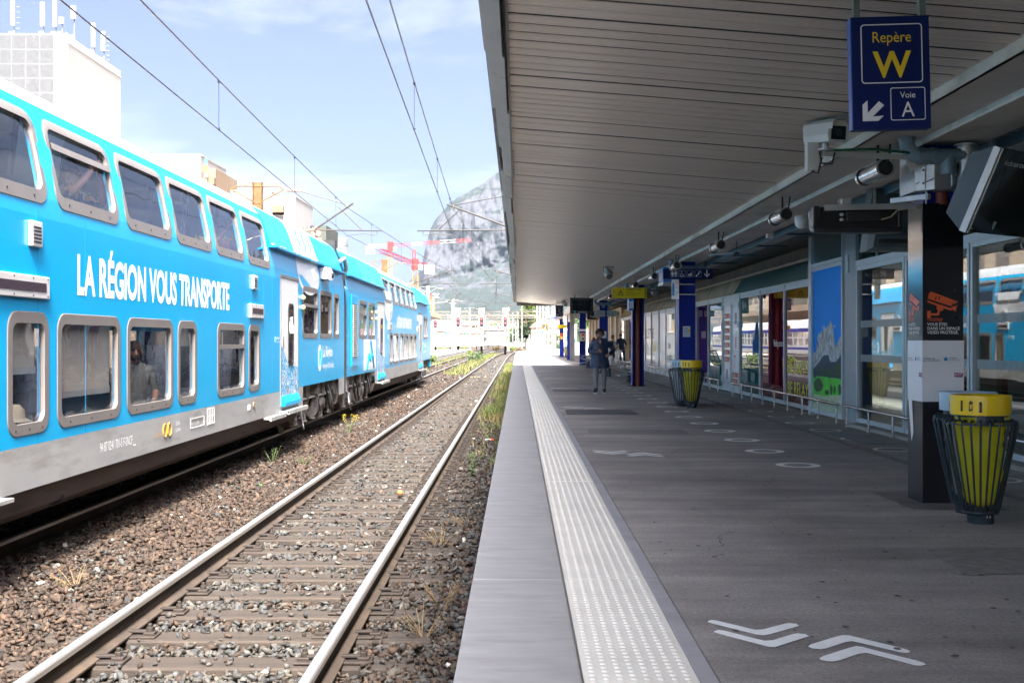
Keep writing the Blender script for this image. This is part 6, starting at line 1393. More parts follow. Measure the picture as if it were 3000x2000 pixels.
kid(MB().lathe((.155,-.095,.985), [(.036,-.012),(.04,0),(.036,.012)], 12), 'wristwatch', steel, pm_)
sh = M('shirt_white', (.62,.64,.68), .8, var=.1)
J3 = {k: ((v[0][0]*.85, v[0][1], v[0][2]*.93), v[1]*.88 if not isinstance(v[1], tuple) else (v[1][0]*.85, v[1][1]*.88)) for k, v in J2.items()}
wm = human('woman with brown bob and white shirt standing beside the man in the polo shirt', (5.08, 58.9, 0), 2.3, J3, [sh, M('trousers_dark', (.015,.015,.02), .8), skin, shoe, (0, 2)]); headkit(wm, (-.055,-.03,1.53), .95, M('hair_blond', (.20,.13,.06), .6, var=.3, vs=20), 'bushy')
kid(MB().cbox((-.05,.14,1.2), (.26,.12,.36)), 'backpack', M('pack_black', (.01,.01,.014), .6), wm, bev=.03)
J4 = dict(J3); rc = human('person in red cap seated behind the walking man', (4.05, 57.5, -.12), .3, J4, [M('vest_dark', (.02,.03,.06), .8), M('trousers_dark'), skin, shoe, (2, 2)]); headkit(rc, (-.055,-.03,1.53), .95, hairb, 'short')
kid(MB().lathe((-.055,-.01,1.55), [(.0,.135),(.05,.128),(.085,.09),(.092,.04)], 16).box(-.12,.01,-.19,-.08,1.585,1.60), 'cap', M('cap_red', (.55,.03,.02), .6), rc)
# passengers
def seated(label, loc, rz, shirt, sk, arms):
    J = dict(pelvis=((0,0,.0),(.15,.13)), belly=((0,0,.16),(.15,.12)), chest=((0,.02,.38),(.18,.12)), neck=((0,.01,.55),.055), head=((0,-.02,.67),(.075,.088)), crown=((0,-.01,.77),(.066,.078)),
      shl=((-.19,.02,.46),.065), shr=((.19,.02,.46),.065), hil=((-.09,-.05,0),.09), knl=((-.10,-.44,.0),.07), hir=((.09,-.05,0),.09), knr=((.10,-.44,.0),.07), **arms)
    return human(label, loc, rz, J, [shirt, M('trousers_dark'), sk, shoe, (0, 2)])
dn_ = dict(ell=((-.24,-.05,.2),.045), wrl=((-.18,-.25,.12),.034), hal=((-.15,-.31,.12),.03), elr=((.24,-.05,.2),.045), wrr=((.18,-.25,.12),.034), har=((.15,-.31,.12),.03))
upa = dict(ell=((-.25,-.22,.42),.045), wrl=((-.10,-.30,.62),.034), hal=((-.06,-.31,.68),.03), elr=((.24,-.2,.36),.045), wrr=((.10,-.28,.58),.034), har=((.06,-.30,.64),.03))
p1 = seated('man with ponytail and beard in grey T-shirt inside a lower window of the near coach', (-4.55, 12.95, .60), .55, M('tshirt_grey', (.10,.105,.10), .85, var=.1), skin, dn_); headkit(p1, (0,-.02,.68), 1, hairb, 'short')
kid(MB().tube([(0,.09,.72),(.02,.15,.70),(.05,.2,.64)], [.03,.035,.015], 8), 'ponytail', hairb, p1); kid(MB().ell((0,-.055,.615), .055,.05,.045, 12, 8), 'beard', hairb, p1); hand(p1, (.15,-.32,.12), (0,-1,0)); hand(p1, (-.15,-.32,.12), (0,-1,0))
def floral():
    m = bpy.data.materials.new('floral_shirt'); m.use_nodes = True; t = m.node_tree; v = t.nodes.new('ShaderNodeTexVoronoi'); v.inputs['Scale'].default_value = 26; c = t.nodes.new('ShaderNodeTexCoord'); r = t.nodes.new('ShaderNodeValToRGB'); r.color_ramp.interpolation = 'CONSTANT'
    e = r.color_ramp.elements; e[0].color = (.03,.05,.16,1); e[1].position = .35; e[1].color = (.70,.42,.10,1); q = e.new(.55); q.color = (.5,.09,.05,1); q = e.new(.7); q.color = (.2,.35,.12,1); q = e.new(.82); q.color = (.75,.7,.55,1)
    s_ = t.nodes.new('ShaderNodeSeparateColor'); t.links.new(c.outputs['Object'], v.inputs['Vector']); t.links.new(v.outputs['Color'], s_.inputs[0]); t.links.new(s_.outputs[0], r.inputs['Fac']); t.links.new(r.outputs['Color'], t.nodes['Principled BSDF'].inputs['Base Color']); return m
p2 = seated('woman in colourful floral shirt with raised arms inside an upper window', (-4.5, 11.0, 2.44), 1.25, floral(), skin, upa); headkit(p2, (0,-.02,.68), 1, hairb, 'short'); hand(p2, (.055,-.3,.645), (0,.1,1)); hand(p2, (-.055,-.31,.685), (0,.1,1))
kid(MB().cbox((0,-.36,.72), (.08,.012,.15)), 'phone', M('rim_black'), p2, bev=.005)
p3 = seated('person in cream beanie and reddish jacket inside an upper window', (-4.48, 16.4, 2.40), .8, M('jacket_red', (.34,.09,.08), .8, var=.2), skin, upa); headkit(p3, (0,-.02,.68), 1, hair, 'short'); hand(p3, (.055,-.3,.645), (0,.1,1)); hand(p3, (-.055,-.31,.685), (0,.1,1))
kid(MB().lathe((0,0,.69), [(.0,.16),(.06,.152),(.095,.105),(.1,.05),(.097,.02)], 18), 'beanie', M('beanie_cream', (.66,.58,.45), .9, bump=.05, bs=120), p3)
p4 = seated('person in cream sun hat low in the first lower window', (-4.42, 9.55, .02), 2.6, sh, skin, dn_); headkit(p4, (0,-.02,.68), 1, hair, 'short'); hand(p4, (.15,-.32,.12), (0,-1,0)); hand(p4, (-.15,-.32,.12), (0,-1,0))
kid(MB().lathe((0,0,.69), [(.0,.15),(.06,.145),(.1,.1),(.105,.03),(.16,.0)], 18), 'sun_hat', M('beanie_cream'), p4)
# ------------------------------------------------------------ overhead line
wire = M('wire_dark', (.03, .03, .035), .5, .5); galv = M('mast_pale', (.19, .19, .185), .6, .2, var=.12, vs=1.5); rustm = M('mast_rust_yellow', (.115, .06, .018), .75, var=.3, vs=1.5, dirt=(.2, .12, .06), ds=2)
insm = M('insulator_brown', (.22, .16, .12), .3)
SUP = [2, 38, 74, 110, 146, 182, 218]
def zig(xa, xb): return lambda Y: xa+(xb-xa)*(abs(((Y-2)/36) % 2-1)) + shift(Y)
def line(xc, label, cz, mz, za, zb):
    t = thing('overhead_line', label, 'overhead wire', (xc, 60, cz))
    X = zig(za, zb); ys = list(range(2, 240, 6))
    MB().tube([(X(y), y, cz) for y in ys], .011, 5).obj('contact_wire', wire, t, sm=60)
    def mzf(y): q = ((y-2)/36) % 1; return mz-.10*math.sin(math.pi*q)
    MB().tube([(X(y), y, mzf(y)) for y in ys], .0125, 5).obj('messenger_wire', wire, t, sm=60)
    for k, y in enumerate(range(11, 180, 8)):
        MB().cyl((X(y), y, cz), (X(y), y, mzf(y)), .006, n=5).ell((X(y), y, cz+.02), .025, .03, .03, 8, 6).ell((X(y), y, mzf(y)-.02), .025, .03, .03, 8, 6).obj('dropper', wire, t, sm=60)
    return X, mzf
XT, MT = line(-5.3, 'contact and messenger wires above the blue train', 5.07, 6.03, -5.95, -4.53)
XN, MN = line(-1.88, 'contact and messenger wires above the near track', 5.07, 6.00, -2.25, -1.40)
tubm = M('arm_tube', (.035, .033, .03), .6, .2, var=.2)
def cantilever(Y, mx, wx, mz, s, label, base, h, mm=None):
    t = thing('catenary_mast', label, 'mast', (mx, Y, base), 'catenary masts with arms'); mm = mm or rustm
    m = MB().box(mx-.16, mx-.14, Y-.15, Y+.15, base, h).box(mx+.14, mx+.16, Y-.15, Y+.15, base, h).box(mx-.14, mx+.14, Y-.01, Y+.01, base, h); m.obj('mast', mm, t)
    MB().tube([(mx-.9*s, Y, h-.25), (mx-.75*s, Y, h-.13), (mx+.75*s, Y, h-.13), (mx+.9*s, Y, h-.25)], .03, 6).tube([(mx+.9*s, Y, h-.25), (mx, Y, h-.75)], .03, 6).tube([(mx-.9*s, Y, h-.25), (mx, Y, h-.75)], .03, 6).obj('head_frame', mm, t, sm=50)
    def ins(a, b, n=6):
        a = Vector(a); b = Vector(b); d = (b-a)/n; q = MB()
        q.cyl(a, b, .03, n=6)
        for k in range(n): q.cyl(a+d*(k+.3), a+d*(k+.7), .085, .055, n=10)
        q.obj('insulator', insm, t, sm=40)
    ins((mx+1.0*s, Y, h-.27), (mx+1.5*s, Y, h-.31))
    top = Vector((wx, Y, mz+.10))
    MB().cyl((mx+1.5*s, Y, h-.31), top, .02, n=6).obj('tie_rod', wire, t, sm=50)
    lo = Vector((mx+2.0*s, Y, 5.27)); ins((mx+1.2*s, Y, 5.20), lo); MB().cyl((mx+.15*s, Y, 5.1), (mx+1.2*s, Y, 5.2), .035, n=8).obj('base_tube', mm, t, sm=50)
    MB().cyl(lo, top+Vector((.22*s, 0, .04)), .035, n=8).obj('strut', tubm, t, sm=50)
    MB().cyl(lo-Vector((0, 0, .02)), (wx+1.25*s, Y, 5.22), .027, n=8).obj('registration_tube', tubm, t, sm=50)
    MB().cyl(top-Vector((.3*s, 0, .08)), (wx+.55*s, Y, 5.22), .018, n=6).obj('brace', tubm, t, sm=50)
    MB().tube([(wx+1.05*s, Y, 5.22), (wx+1.05*s, Y, 5.06), (wx+.6*s, Y, 5.12), (wx, Y, 5.06)], .016, 6).obj('steady_arm', tubm, t, sm=50)
    MB().cyl((wx, Y, mz), top, .03, n=6).obj('clamp', M('clamp_bronze', (.35, .24, .12), .5, .6), t)
pos = ['rust yellow catenary mast with insulated arms behind the blue train, nearest', 'second rust yellow catenary mast beyond the train roof', 'third catenary mast beyond the end of the train', 'fourth catenary mast far along the line', 'fifth catenary mast near the far signals', 'last catenary mast of the left row']
for Y, lb in zip(SUP[1:], pos): cantilever(Y, -9.05+shift(Y), XT(Y), MT(Y), 1, lb, -.6 if Y > 170 else -.6, 6.9, rustm if Y < 80 else galv)
posr = ['catenary arm reaching from the canopy roof over the near track', 'second catenary arm from above the end of the canopy', 'third white mast with arm beside the far platform', 'fourth white mast with arm beside the far platform', 'fifth white mast with arm beside the far platform', 'last white mast with arm of the right row']
for Y, lb in zip(SUP[1:], posr): cantilever(Y, (1.9 if Y < 60 else 3.7)+shift(Y), XN(Y), MN(Y), -1, lb, 3.95 if Y < 60 else (-.0 if Y < 150 else -.6), 6.9, galv)
# white masts and posts of the far platform
def post(px, Y, z0, z1, r, label, group='white posts of the far platform', mat=None):
    x = (px-VX)/FP*Y; t = thing('post', label, 'post', (x, Y, z0), group)
    MB().cyl((x, Y, z0), (x, Y, z1), r, r*.8, 12).obj('shaft', mat or galv, t, sm=50)
    MB().cbox((x, Y, z0+.12), (r*4.5, r*4.5, .2)).obj('foot', M('foot_brown', (.18, .13, .10), .8), t)
for px, Y, z1, lb in ((1606, 130, 8, 'tall white post with clock behind it on the far platform'), (1590, 146, 8, 'second tall white post behind the clock'), (1573, 165, 8.5, 'third tall white post with dark insulators'), (1582, 190, 8.5, 'fourth slim white post'), (1618, 140, 7.5, 'white post right of the clock'), (1529, 205, 9.5, 'lone tall white post left of the white hut'), (1502, 240, 7.5, 'thick pale post behind the right hand signal'), (1329, 150, 7.2, 'pale square post left of the first signal'), (1268, 120, 6.2, 'pale post at the corner of the train end'), (1379, 200, 6.5, 'dark thin post between the signals'), (1312, 170, 5.5, 'thin dark post under the opposite canopy')):
    post(px, Y, -.02 if (px > 1560 or px < 1340) and Y < 150 else -.6, z1, .16 if px not in (1379, 1312) else .08, lb, mat=galv if px not in (1379, 1312) else benchm)
ck = thing('station_clock', 'round black station clock with yellow hour marks on the far platform', 'clock', (3.0, 120, 3))
c0 = P(1597, 957, 120); MB().cyl(c0, c0+Vector((0, .25, 0)), .36, n=28).obj('case', M('rim_black'), ck, sm=40)
m = MB()
for k in range(12):
    a = k*math.pi/6; m.bar(c0+Vector((math.sin(a)*.22, -.01, math.cos(a)*.22)), c0+Vector((math.sin(a)*.31, -.01, math.cos(a)*.31)), .05, .02)
m.obj('hour_marks', ys_, ck); MB().bar(c0+Vector((0, -.02, 0)), c0+Vector((.1, -.02, .12)), .04, .02).bar(c0+Vector((0, -.02, 0)), c0+Vector((.0, -.02, -.24)), .03, .02).obj('hands', printw, ck)
MB().bar(c0+Vector((0, .1, 0)), (P(1606, 957, 130)), .08, .08).obj('arm', galv, ck)
# gantries
def gantry(Y, x0, x1, z, label):
    t = thing('signal_gantry', label, 'gantry', ((x0+x1)/2, Y, -.6), 'overhead line gantries in the yard'); b = M('gantry_beige', (.17, .14, .105), .7, var=.2)
    m = MB()
    for zz in (z, z+.7):
        for yy in (Y-.3, Y+.3): m.bar((x0, yy, zz), (x1, yy, zz), .09, .09)
    m.obj('chord', b, t)
    m = MB(); n = int((x1-x0)/1.5)
    for k in range(n):
        xa = x0+(x1-x0)*k/n; xb = x0+(x1-x0)*(k+1)/n
        m.bar((xa, Y-.3, z if k % 2 else z+.7), (xb, Y-.3, z+.7 if k % 2 else z), .05, .05).bar((xa, Y-.3, z), (xa, Y-.3, z+.7), .05, .05)
    m.obj('lattice', b, t, kind='stuff')
    for k in range(5):
        x = x0+(x1-x0)*k/4; MB().box(x-.15, x+.15, Y-.15, Y+.15, -.6, z+1.4).obj('leg', galv, t)
    m = MB(); r = random.Random(int(Y))
    for k in range(9):
        x = x0+(x1-x0)*(k+.5)/9
        m.bar((x, Y, z), (x+r.uniform(-.2, .2), Y, z-1.4), .07, .07).bar((x-.9, Y, z-1.0), (x+.9, Y, z-.8), .05, .05).bar((x-1.6, Y, z-.1), (x-.1, Y, z-1.2), .04, .04)
    m.obj('drop_arms', M('drop_rust', (.14, .095, .06), .75), t, kind='stuff')
gantry(176, -27, 7, 5.3, 'nearest lattice gantry spanning the yard beyond the train'); gantry(222, -36, 12, 5.9, 'second lattice gantry spanning the yard'); gantry(275, -50, 16, 6.3, 'third lattice gantry spanning the yard'); gantry(340, -60, 22, 6.6, 'farthest lattice gantry spanning the yard')
# extra wires of the yard
yw = thing('overhead_line', 'fan of thin yard wires running between the far gantries', 'overhead wire', (-10, 230, 5))
m = MB()
for k in range(9):
    x = -26+k*3.6; m.tube([(x, 120, 5.1), (x+1, 176, 5.0), (x+2, 222, 5.1), (x+4, 275, 5.2), (x+7, 340, 5.3)], .012, 4).tube([(x, 120, 6.2), (x+1, 176, 5.9), (x+2, 222, 6.0), (x+4, 275, 6.2)], .012, 4)
m.obj('wires', wire, yw, kind='stuff')
# signals
def signal(px, Y, zc, s, label, base=-.6):
    x = (px-VX)/FP*Y; t = thing('railway_signal', label, 'signal', (x, Y, base), 'light signals in the yard'); pm__ = M('signal_post_rust', (.32, .22, .15), .8, var=.3)
    MB().box(x-.14*s, x+.14*s, Y, Y+.2, base, zc-.9*s).box(x-.14*s, x+.14*s, Y, Y+.2, base, base+1.2).obj('post', pm__, t)
    MB().box(x-.55*s, x+.6*s, Y-.1, Y+.6, zc-.95*s, zc-.85*s).obj('platform', pm__, t)
    MB().box(x-.45*s, x-.38*s, Y, Y+.06, zc-.9*s, zc+.8*s).box(x+.5*s, x+.56*s, Y, Y+.06, zc-.9*s, zc+.8*s).obj('cage_rail', pm__, t)
    A = rrect(x-.34*s, x+.34*s, zc-.75*s, zc+.75*s, .3*s); n = len(A)
    MB().prism([(p[0], p[1]) for p in A], 'y', Y-.03, Y+.02).obj('target_rim', printw, t)
    A = rrect(x-.29*s, x+.29*s, zc-.7*s, zc+.7*s, .26*s); MB().prism(A, 'y', Y-.05, Y-.031).obj('target_plate', printk, t)
    for k, c_ in ((.42, 1), (.1, 0), (-.18, 1), (-.46, 0)):
        MB().cyl((x, Y-.05, zc+k*s), (x, Y-.09, zc+k*s), .125*s, n=14).obj('red_lamp' if c_ else 'dark_lamp', M('signal_red', (.75, .05, .05), .4, emis=.15) if c_ else black, t)
    MB().box(x-.36*s, x+.36*s, Y-.02, Y+.05, zc+1.2*s, zc+1.9*s).box(x-.05, x+.05, Y, Y+.1, zc+.7*s, zc+1.2*s).obj('white_board', white, t)
for px, lb in ((1342, 'red light signal on rusty post, left of three'), (1411, 'red light signal on rusty post, middle of three'), (1480, 'red light signal on rusty post, right of three beside the platform')): signal(px, 152, 3.95, 1.0, lb)
signal(1276, 150, 3.6, .8, 'signal with red lamp half hidden under the opposite canopy'); signal(1396, 215, 4.1, .55, 'small far signal behind the middle one', -.6); signal(1430, 225, 4.0, .5, 'small dwarf signal left of the crossing'); signal(1461, 225, 4.0, .5, 'small dwarf signal right of the crossing')
# ------------------------------------------------------------ opposite platform with its canopy
op = thing('platform', 'opposite sunlit platform beyond the blue train', None, (-10, 60, 0), kind='structure')
MB().box(-14.2, -7.06, -40, 168, -.9, 0).obj('platform_body', M('platform_pale', (.33, .31, .28), .85, var=.15, vs=.8), op)
MB().box(-7.5, -7.04, -40, 168, .001, .012).obj('edge_strip', M('edge_pale', (.45, .44, .41), .7, var=.1), op)
oc = thing('platform_canopy', 'opposite platform canopy with tan soffit ending beyond the train', 'canopy', (-10, 40, 3.3))
MB().prism([(-7.0, 3.35), (-10.2, 3.0), (-13.6, 3.35), (-13.6, 3.75), (-10.2, 3.5), (-7.0, 3.75)], 'y', -40, 100).obj('roof', M('soffit_tan', (.42, .33, .23), .7, var=.12), oc)
for k in range(13): MB().box(-10.35, -10.05, -20+k*10, -19.7+k*10, 0, 3.2).obj('column', bluepaint, oc)
for Y, lb in ((72, 'yellow board on the opposite platform'), (90, 'second yellow board on the opposite platform')):
    g = thing('warning_sign', lb, 'sign', (-10, Y, 2.4)); MB().box(-10.8, -9.6, Y, Y+.1, 2.3, 2.6).obj('sign_panel', ys_, g)
for px, y_, lb in ((1305, 977, 'blue track sign on the opposite platform'), (1361, 976, 'second blue track sign in the yard'), (1267, 970, 'blue sign beside the train end'), (1590, 972, 'light blue platform sign under the clock')):
    g = thing('platform_sign', lb, 'sign', (0, 130, 3)); c0 = P(px, y_, 130); MB().cbox(c0, (.25, .08, .35)).obj('sign_panel', M('sign_azure'), g); MB().cyl((c0.x, 130.1, 0 if px < 1300 or px > 1500 else -.6), (c0.x, 130.1, c0.z), .03, n=6).obj('post', galv, g)
# second train and cream building far behind, seen in the shop windows
wt = thing('railway_carriage', 'white and blue double-deck train on a far track', 'train carriage', (-21.4, 130, -.4))
MB().prism([(-19.95, -.1), (-19.95, 2.5), (-20.3, 3.45), (-21.4, 3.8), (-22.5, 3.45), (-22.85, 2.5), (-22.85, -.1)], 'y', 92, 178).obj('body', tw, wt); MB().box(-19.949, -19.93, 92, 178, .35, .6).box(-19.99, -19.93, 92, 178, 2.35, 2.75).obj('blue_band', bluepaint, wt)
for k in range(34): MB().box(-19.948, -19.92, 93.5+k*2.5, 95.1+k*2.5, .85, 1.6).box(-19.948, -19.9, 93.5+k*2.5, 95.1+k*2.5, 1.8, 2.3).obj('window', wglass, wt)
cb_ = thing('office_building', 'long cream office building behind the far tracks', 'building', (-33, 150, 0)); cream = M('cream_render', (.62, .50, .36), .85, var=.08)
MB().box(-42, -28, 80, 210, -.6, 10.5).obj('wall', cream, cb_)
for f in range(3):
    for k in range(26): MB().box(-28.02, -27.98, 82+k*4.9, 84.6+k*4.9, 1.2+f*3.1, 2.9+f*3.1).obj('window', wglass, cb_)
# ------------------------------------------------------------ far buildings, cranes, mountain
bwhite = M('render_white', (.30, .297, .29), .8, var=.05, vs=.2)
tb = thing('office_tower', 'white tower with grey glass grid facade and antennas on its roof', 'building', (-52, 102, 0))
tx0, tx1, ty0, ty1, tz = -66.0, -39.8, 96.0, 109.5, 28.4
MB().box(tx0, tx1, ty0+.2, ty1, -1.2, tz).obj('wall', bwhite, tb)
MB().box(tx1-.02, tx1+.06, ty0+.15, ty0+.55, -1, tz+.1).box(tx1+.0, tx1+.06, ty0+.55, ty1, 20.2, 20.3).box(tx1, tx1+.06, ty0+.55, ty1, 27.7, 27.8).obj('wall_joint', M('joint_grey', (.5, .5, .5), .8), tb)
gp = glassmat('tower_glass', ior=1.7, base=(.26, .29, .295)); gp2 = glassmat('tower_glass_pale', ior=1.7, base=(.36, .38, .36)); gpm = MB().box(0, 1.17, -.04, .05, 0, 1.2)
GA = gpm.mesh('glass_panel', gp, bev=.015, seg=1); GB = gpm.mesh('glass_panel', gp2, bev=.015, seg=1)
for i in range(10):
    for j in range(16): place(GB if (i*7+j*3) % 11 == 0 else GA, 'glass_panel', tb, (tx1-1.0-(i+1)*1.235, ty0+.14, tz-.12-(j+1)*1.27))
MB().box(tx1-14, tx1-.8, ty0+.10, ty0+.2, 0, tz-.1).obj('frame_grid', M('joint_dark', (.10, .105, .11), .6), tb)
def antenna(px, y0, y1, w_, Y, kind, label):
    a = P(px, y1, Y); b_ = P(px, y0, Y); g = thing('antenna', label, 'antenna', (a.x, Y, tz), 'antennas on the tower roof'); s = Y/FP
    MB().cyl((a.x, Y, tz-.05), (a.x, Y, b_.z), .06, n=8).obj('mast', galv, g)
    ztop, zbot = b_.z, a.z+(b_.z-a.z)*(.12 if kind else .55)
    MB().box(a.x-w_*s/2, a.x+w_*s/2, Y-.35, Y-.1, zbot, ztop).obj('panel', bwhite, g, bev=.03)
    m = MB()
    for k in range(7): m.bar((a.x+w_*s*.5+.05, Y, tz+(ztop-tz)*k/7), (a.x+w_*s*.5+.35, Y, tz+(ztop-tz)*k/7), .04, .04)
    if kind == 2: m.obj('rungs', galv, g, kind='stuff')
    MB().cbox((a.x-.2, Y, tz+.4), (.4, .3, .5)).obj('unit', bwhite, g)
for a in ((41, 5, 88, 11, 98, 2, 'slim panel antenna with rungs at the left roof edge'), (128, 10, 90, 12, 98, 1, 'panel antenna second from the left on the tower'), (164, 4, 92, 11, 98, 1, 'tall panel antenna in the middle of the tower roof'), (183, 54, 96, 14, 98, 0, 'short boxy antenna beside the tall panel'), (218, 20, 105, 14, 99, 0, 'mast with a short square panel on the tower'), (276, 70, 150, 11, 104, 1, 'tall slim panel antenna toward the rear roof edge'), (305, 95, 160, 11, 107, 2, 'rearmost panel antenna with rungs')): antenna(*a)
def block(px0, px1, ytop, Y, D, label, bays, mural=None, bal=False, z0=-1.2):
    x0, x1 = (px0-VX)/FP*Y, (px1-VX)/FP*Y; z = CZ+(996-ytop)/FP*Y
    t = thing('apartment_block', label, 'building', ((x0+x1)/2, Y, 0)); MB().box(x0, x1, Y, Y+D, z0, z).obj('wall', bwhite, t)
    MB().box(x0-.1, x1+.1, Y-.1, Y+D, z, z+.25).obj('parapet', bwhite, t)
    for bx_, bw, zt in bays:
        xa, xb = (bx_-VX)/FP*Y, (bx_+bw-VX)/FP*Y; zz = CZ+(996-zt)/FP*Y
        f = MB().box(xa, xb, Y-.06, Y-.01, zz-2.0, zz).obj('window', M('window_shade', (.12, .13, .14), .3), t); MB().box(xa-.08, xb+.08, Y-.12, Y-.061, zz-2.15, zz-2.0).obj('sill', bwhite, f)
    if mural:
        for k in range(9):
            xm = (mural-VX)/FP*Y; r = random.Random(k); MB().box(xm+r.uniform(-.3, .1), xm+r.uniform(.2, .6), Y-.04, Y-.02, z-1.2-k*1.0, z-.4-k*1.0).obj('mural_patch', M_print('mural%d' % (k % 4), [(.05, .25, .45), (.7, .35, .05), (.6, .12, .1), (.15, .4, .2)][k % 4]), t)
    if bal:
        xb0, xb1 = x1, x1+(35/FP*Y); MB().box(xb0, xb1, Y+1.5, Y+D, z0, z-1.6).obj('wing', M('wing_tan', (.20, .14, .09), .8, var=.1), t)
        for k in range(4):
            zz = z-2.2-k*2.9; MB().box(xb0-.0, xb1+.1, Y+.4, Y+1.5, zz-1.9, zz-.9).obj('balcony', M('balcony_tan', (.15, .10, .065), .8), t)
    return t
block(449, 588, 457, 160, 14, 'white apartment block with colourful mural strip behind the train', [(530, 12, 480), (540, 8, 560)], 598, True)
b = block(655, 795, 562, 170, 12, 'white apartment block behind the yellow mast', [(695, 45, 583), (700, 40, 640)])
b = block(792, 866, 578, 168, 14, 'pale block with recessed balconies and graffiti right of the yellow mast', [(798, 34, 592), (800, 32, 625), (802, 32, 655), (850, 6, 600)], None)
for k in range(4):
    MB().box((800-VX)/FP*168, (833-VX)/FP*168, 167.1, 167.9, 21.0-k*2.6, 22.0-k*2.6).obj('balcony', M('balcony_tan'), b)
gb = thing('warehouse', 'grey green warehouse wall with pink graffiti beyond the train', 'building', (-28, 150, 0)); x0, x1 = (850-VX)/FP*150, (955-VX)/FP*150
MB().prism([(x0, -1), (x1, -1), (x1, CZ+(996-660)/FP*150), (x0, CZ+(996-672)/FP*150)], 'y', 150, 160).obj('wall', M('wall_greygreen', (.05, .058, .048), .85, var=.15, vs=.4), gb)
for k, (px, y) in enumerate(((915, 668), (925, 672), (932, 684), (926, 695), (935, 704), (918, 684), (922, 677))):
    q = P(px, y, 149.95); MB().ell(q, .34, .03, .4, 8, 6).obj('graffiti_patch', M_print('pink', (.62, .18, .40)) if k % 3 else printk, gb)
dr_ = thing('lattice_drum', 'round grey lattice screen like a gasholder behind the warehouse', 'tower', (-27, 175, 0)); cxd, rd = (985-VX)/FP*175, 1.55
zt_, zb_ = CZ+(996-690)/FP*175, 6.0; MB().cyl((cxd, 177, -1), (cxd, 177, zt_-.3), rd*.96, n=32).obj('drum_wall', M('drum_grey', (.30, .31, .33), .6, var=.1), dr_, sm=30)
m = MB()
for k in range(24):
    a, b_ = 6.2832*k/24, 6.2832*(k+1)/24; f = lambda q, z: (cxd+rd*math.cos(q), 177+rd*math.sin(q), z)
    for zz in (zt_, zt_-1.5, zt_-3): m.bar(f(a, zz), f(b_, zz), .07, .07)
    for zz in (zt_, zt_-1.5): m.bar(f(a, zz), f(b_, zz-1.5), .06, .06).bar(f(b_, zz), f(a, zz-1.5), .06, .06).bar(f(a, zz), f(a, zz-1.5), .07, .07)
m.obj('lattice', M('lattice_dark', (.10, .11, .12), .6), dr_, kind='stuff')
# small houses of the town beyond the yard
r = random.Random(11); roofr = M('roof_red', (.30, .19, .15), .8, var=.2)
hl = ['low white house', 'pale house with red roof', 'long pale shed', 'cream house with red roof']
for k, (px, Y, w_, h) in enumerate(((1296, 300, 9, 5), (1322, 330, 11, 7), (1352, 360, 12, 6), (1378, 320, 7, 4.5), (1440, 380, 16, 6), (1545, 330, 12, 6), (1625, 210, 9, 5), (1690, 230, 12, 7), (1415, 420, 14, 8), (1492, 420, 12, 7))):
    x = (px-VX)/FP*Y; t = thing('house', ['white house with red roof half hidden by the opposite canopy', 'two storey pale house behind the left signal', 'long pale house left of the middle signal', 'small white house beside the red railing', 'wide pale house behind the gantries', 'cream house behind the white hut', 'white house with red roof right of the clock', 'brown roofed house behind the blue columns', 'tall pale house far beyond the gantries', 'pale house behind the right hand signal'][k], 'house', (x, Y, -1.2))
    MB().box(x-w_/2, x+w_/2, Y, Y+8, -1.2, h-1.2).obj('wall', bwhite if k % 3 else cream, t)
    MB().prism([(x-w_/2-.4, h-1.2), (x+w_/2+.4, h-1.2), (x+w_/2-1.5, h+.5), (x-w_/2+1.5, h+.5)], 'y', Y-.4, Y+8.4).obj('roof', roofr, t)
    for q in range(int(w_/3)): MB().box(x-w_/2+.8+q*3, x-w_/2+1.9+q*3, Y-.05, Y-.01, .8, 2.3).obj('window', M('window_shade'), t)
# cranes
cred = M('crane_red', (.30, .02, .018), .5, var=.1); cyel = M('crane_yellow', (.30, .16, .02), .5, var=.1)
def lattice(m, a, b_, w_, seg, th):
    a = Vector(a); b_ = Vector(b_); d = b_-a; u = d.normalized(); s = Vector((0, 0, 1)) if abs(u.z) < .8 else Vector((1, 0, 0)); v = u.cross(s).normalized(); n = v.cross(u); cs = [(v+n)*w_/2, (v-n)*w_/2, (-v-n)*w_/2, (-v+n)*w_/2]
    for c in cs: m.bar(a+c, b_+c, th, th)
    k = max(1, int(d.length/seg))
    for i in range(k):
        p, q = a+d*i/k, a+d*(i+1)/k
        for j in range(4): m.bar(p+cs[j], q+cs[(j+1) % 4], th*.7, th*.7)
    return m
def crane(Y, mast, cab, jib, cj, jc, label):
    p = lambda q, y=Y: P(q[0], q[1], y); t = thing('tower_crane', label, 'crane', (p(mast).x, Y, -1)); a = p(mast)
    lattice(MB(), (a.x, Y, -1), a, 2.0, 2.4, .2).obj('mast', cyel, t)
    k = len(jib)-1
    for i in range(k): lattice(MB(), P(*jib[i]), P(*jib[i+1]), 1.3, 2.6, .12).obj('jib', (cred if i % 2 == 0 else bwhite) if jc else cred, t)
    lattice(MB(), P(*cj[0]), P(*cj[1]), 1.3, 2.6, .12).obj('counter_jib', bwhite if jc else cred, t)
    c = p(cab); MB().cbox(c, (2.6, 2.6, 4.2)).obj('slewing_cab', cred, t); MB().cbox(c+Vector((2.2, 0, -1.2)), (1.8, 2, 2)).obj('operator_cab', M('crane_cab', (.15, .3, .28), .4), t)
    q = P(*cj[1]); MB().cbox(q+Vector((1.2, 0, -1.9)), (4.0, 2.0, 3.6)).obj('counterweight', M('counterweight', (.52, .5, .47), .8), t)
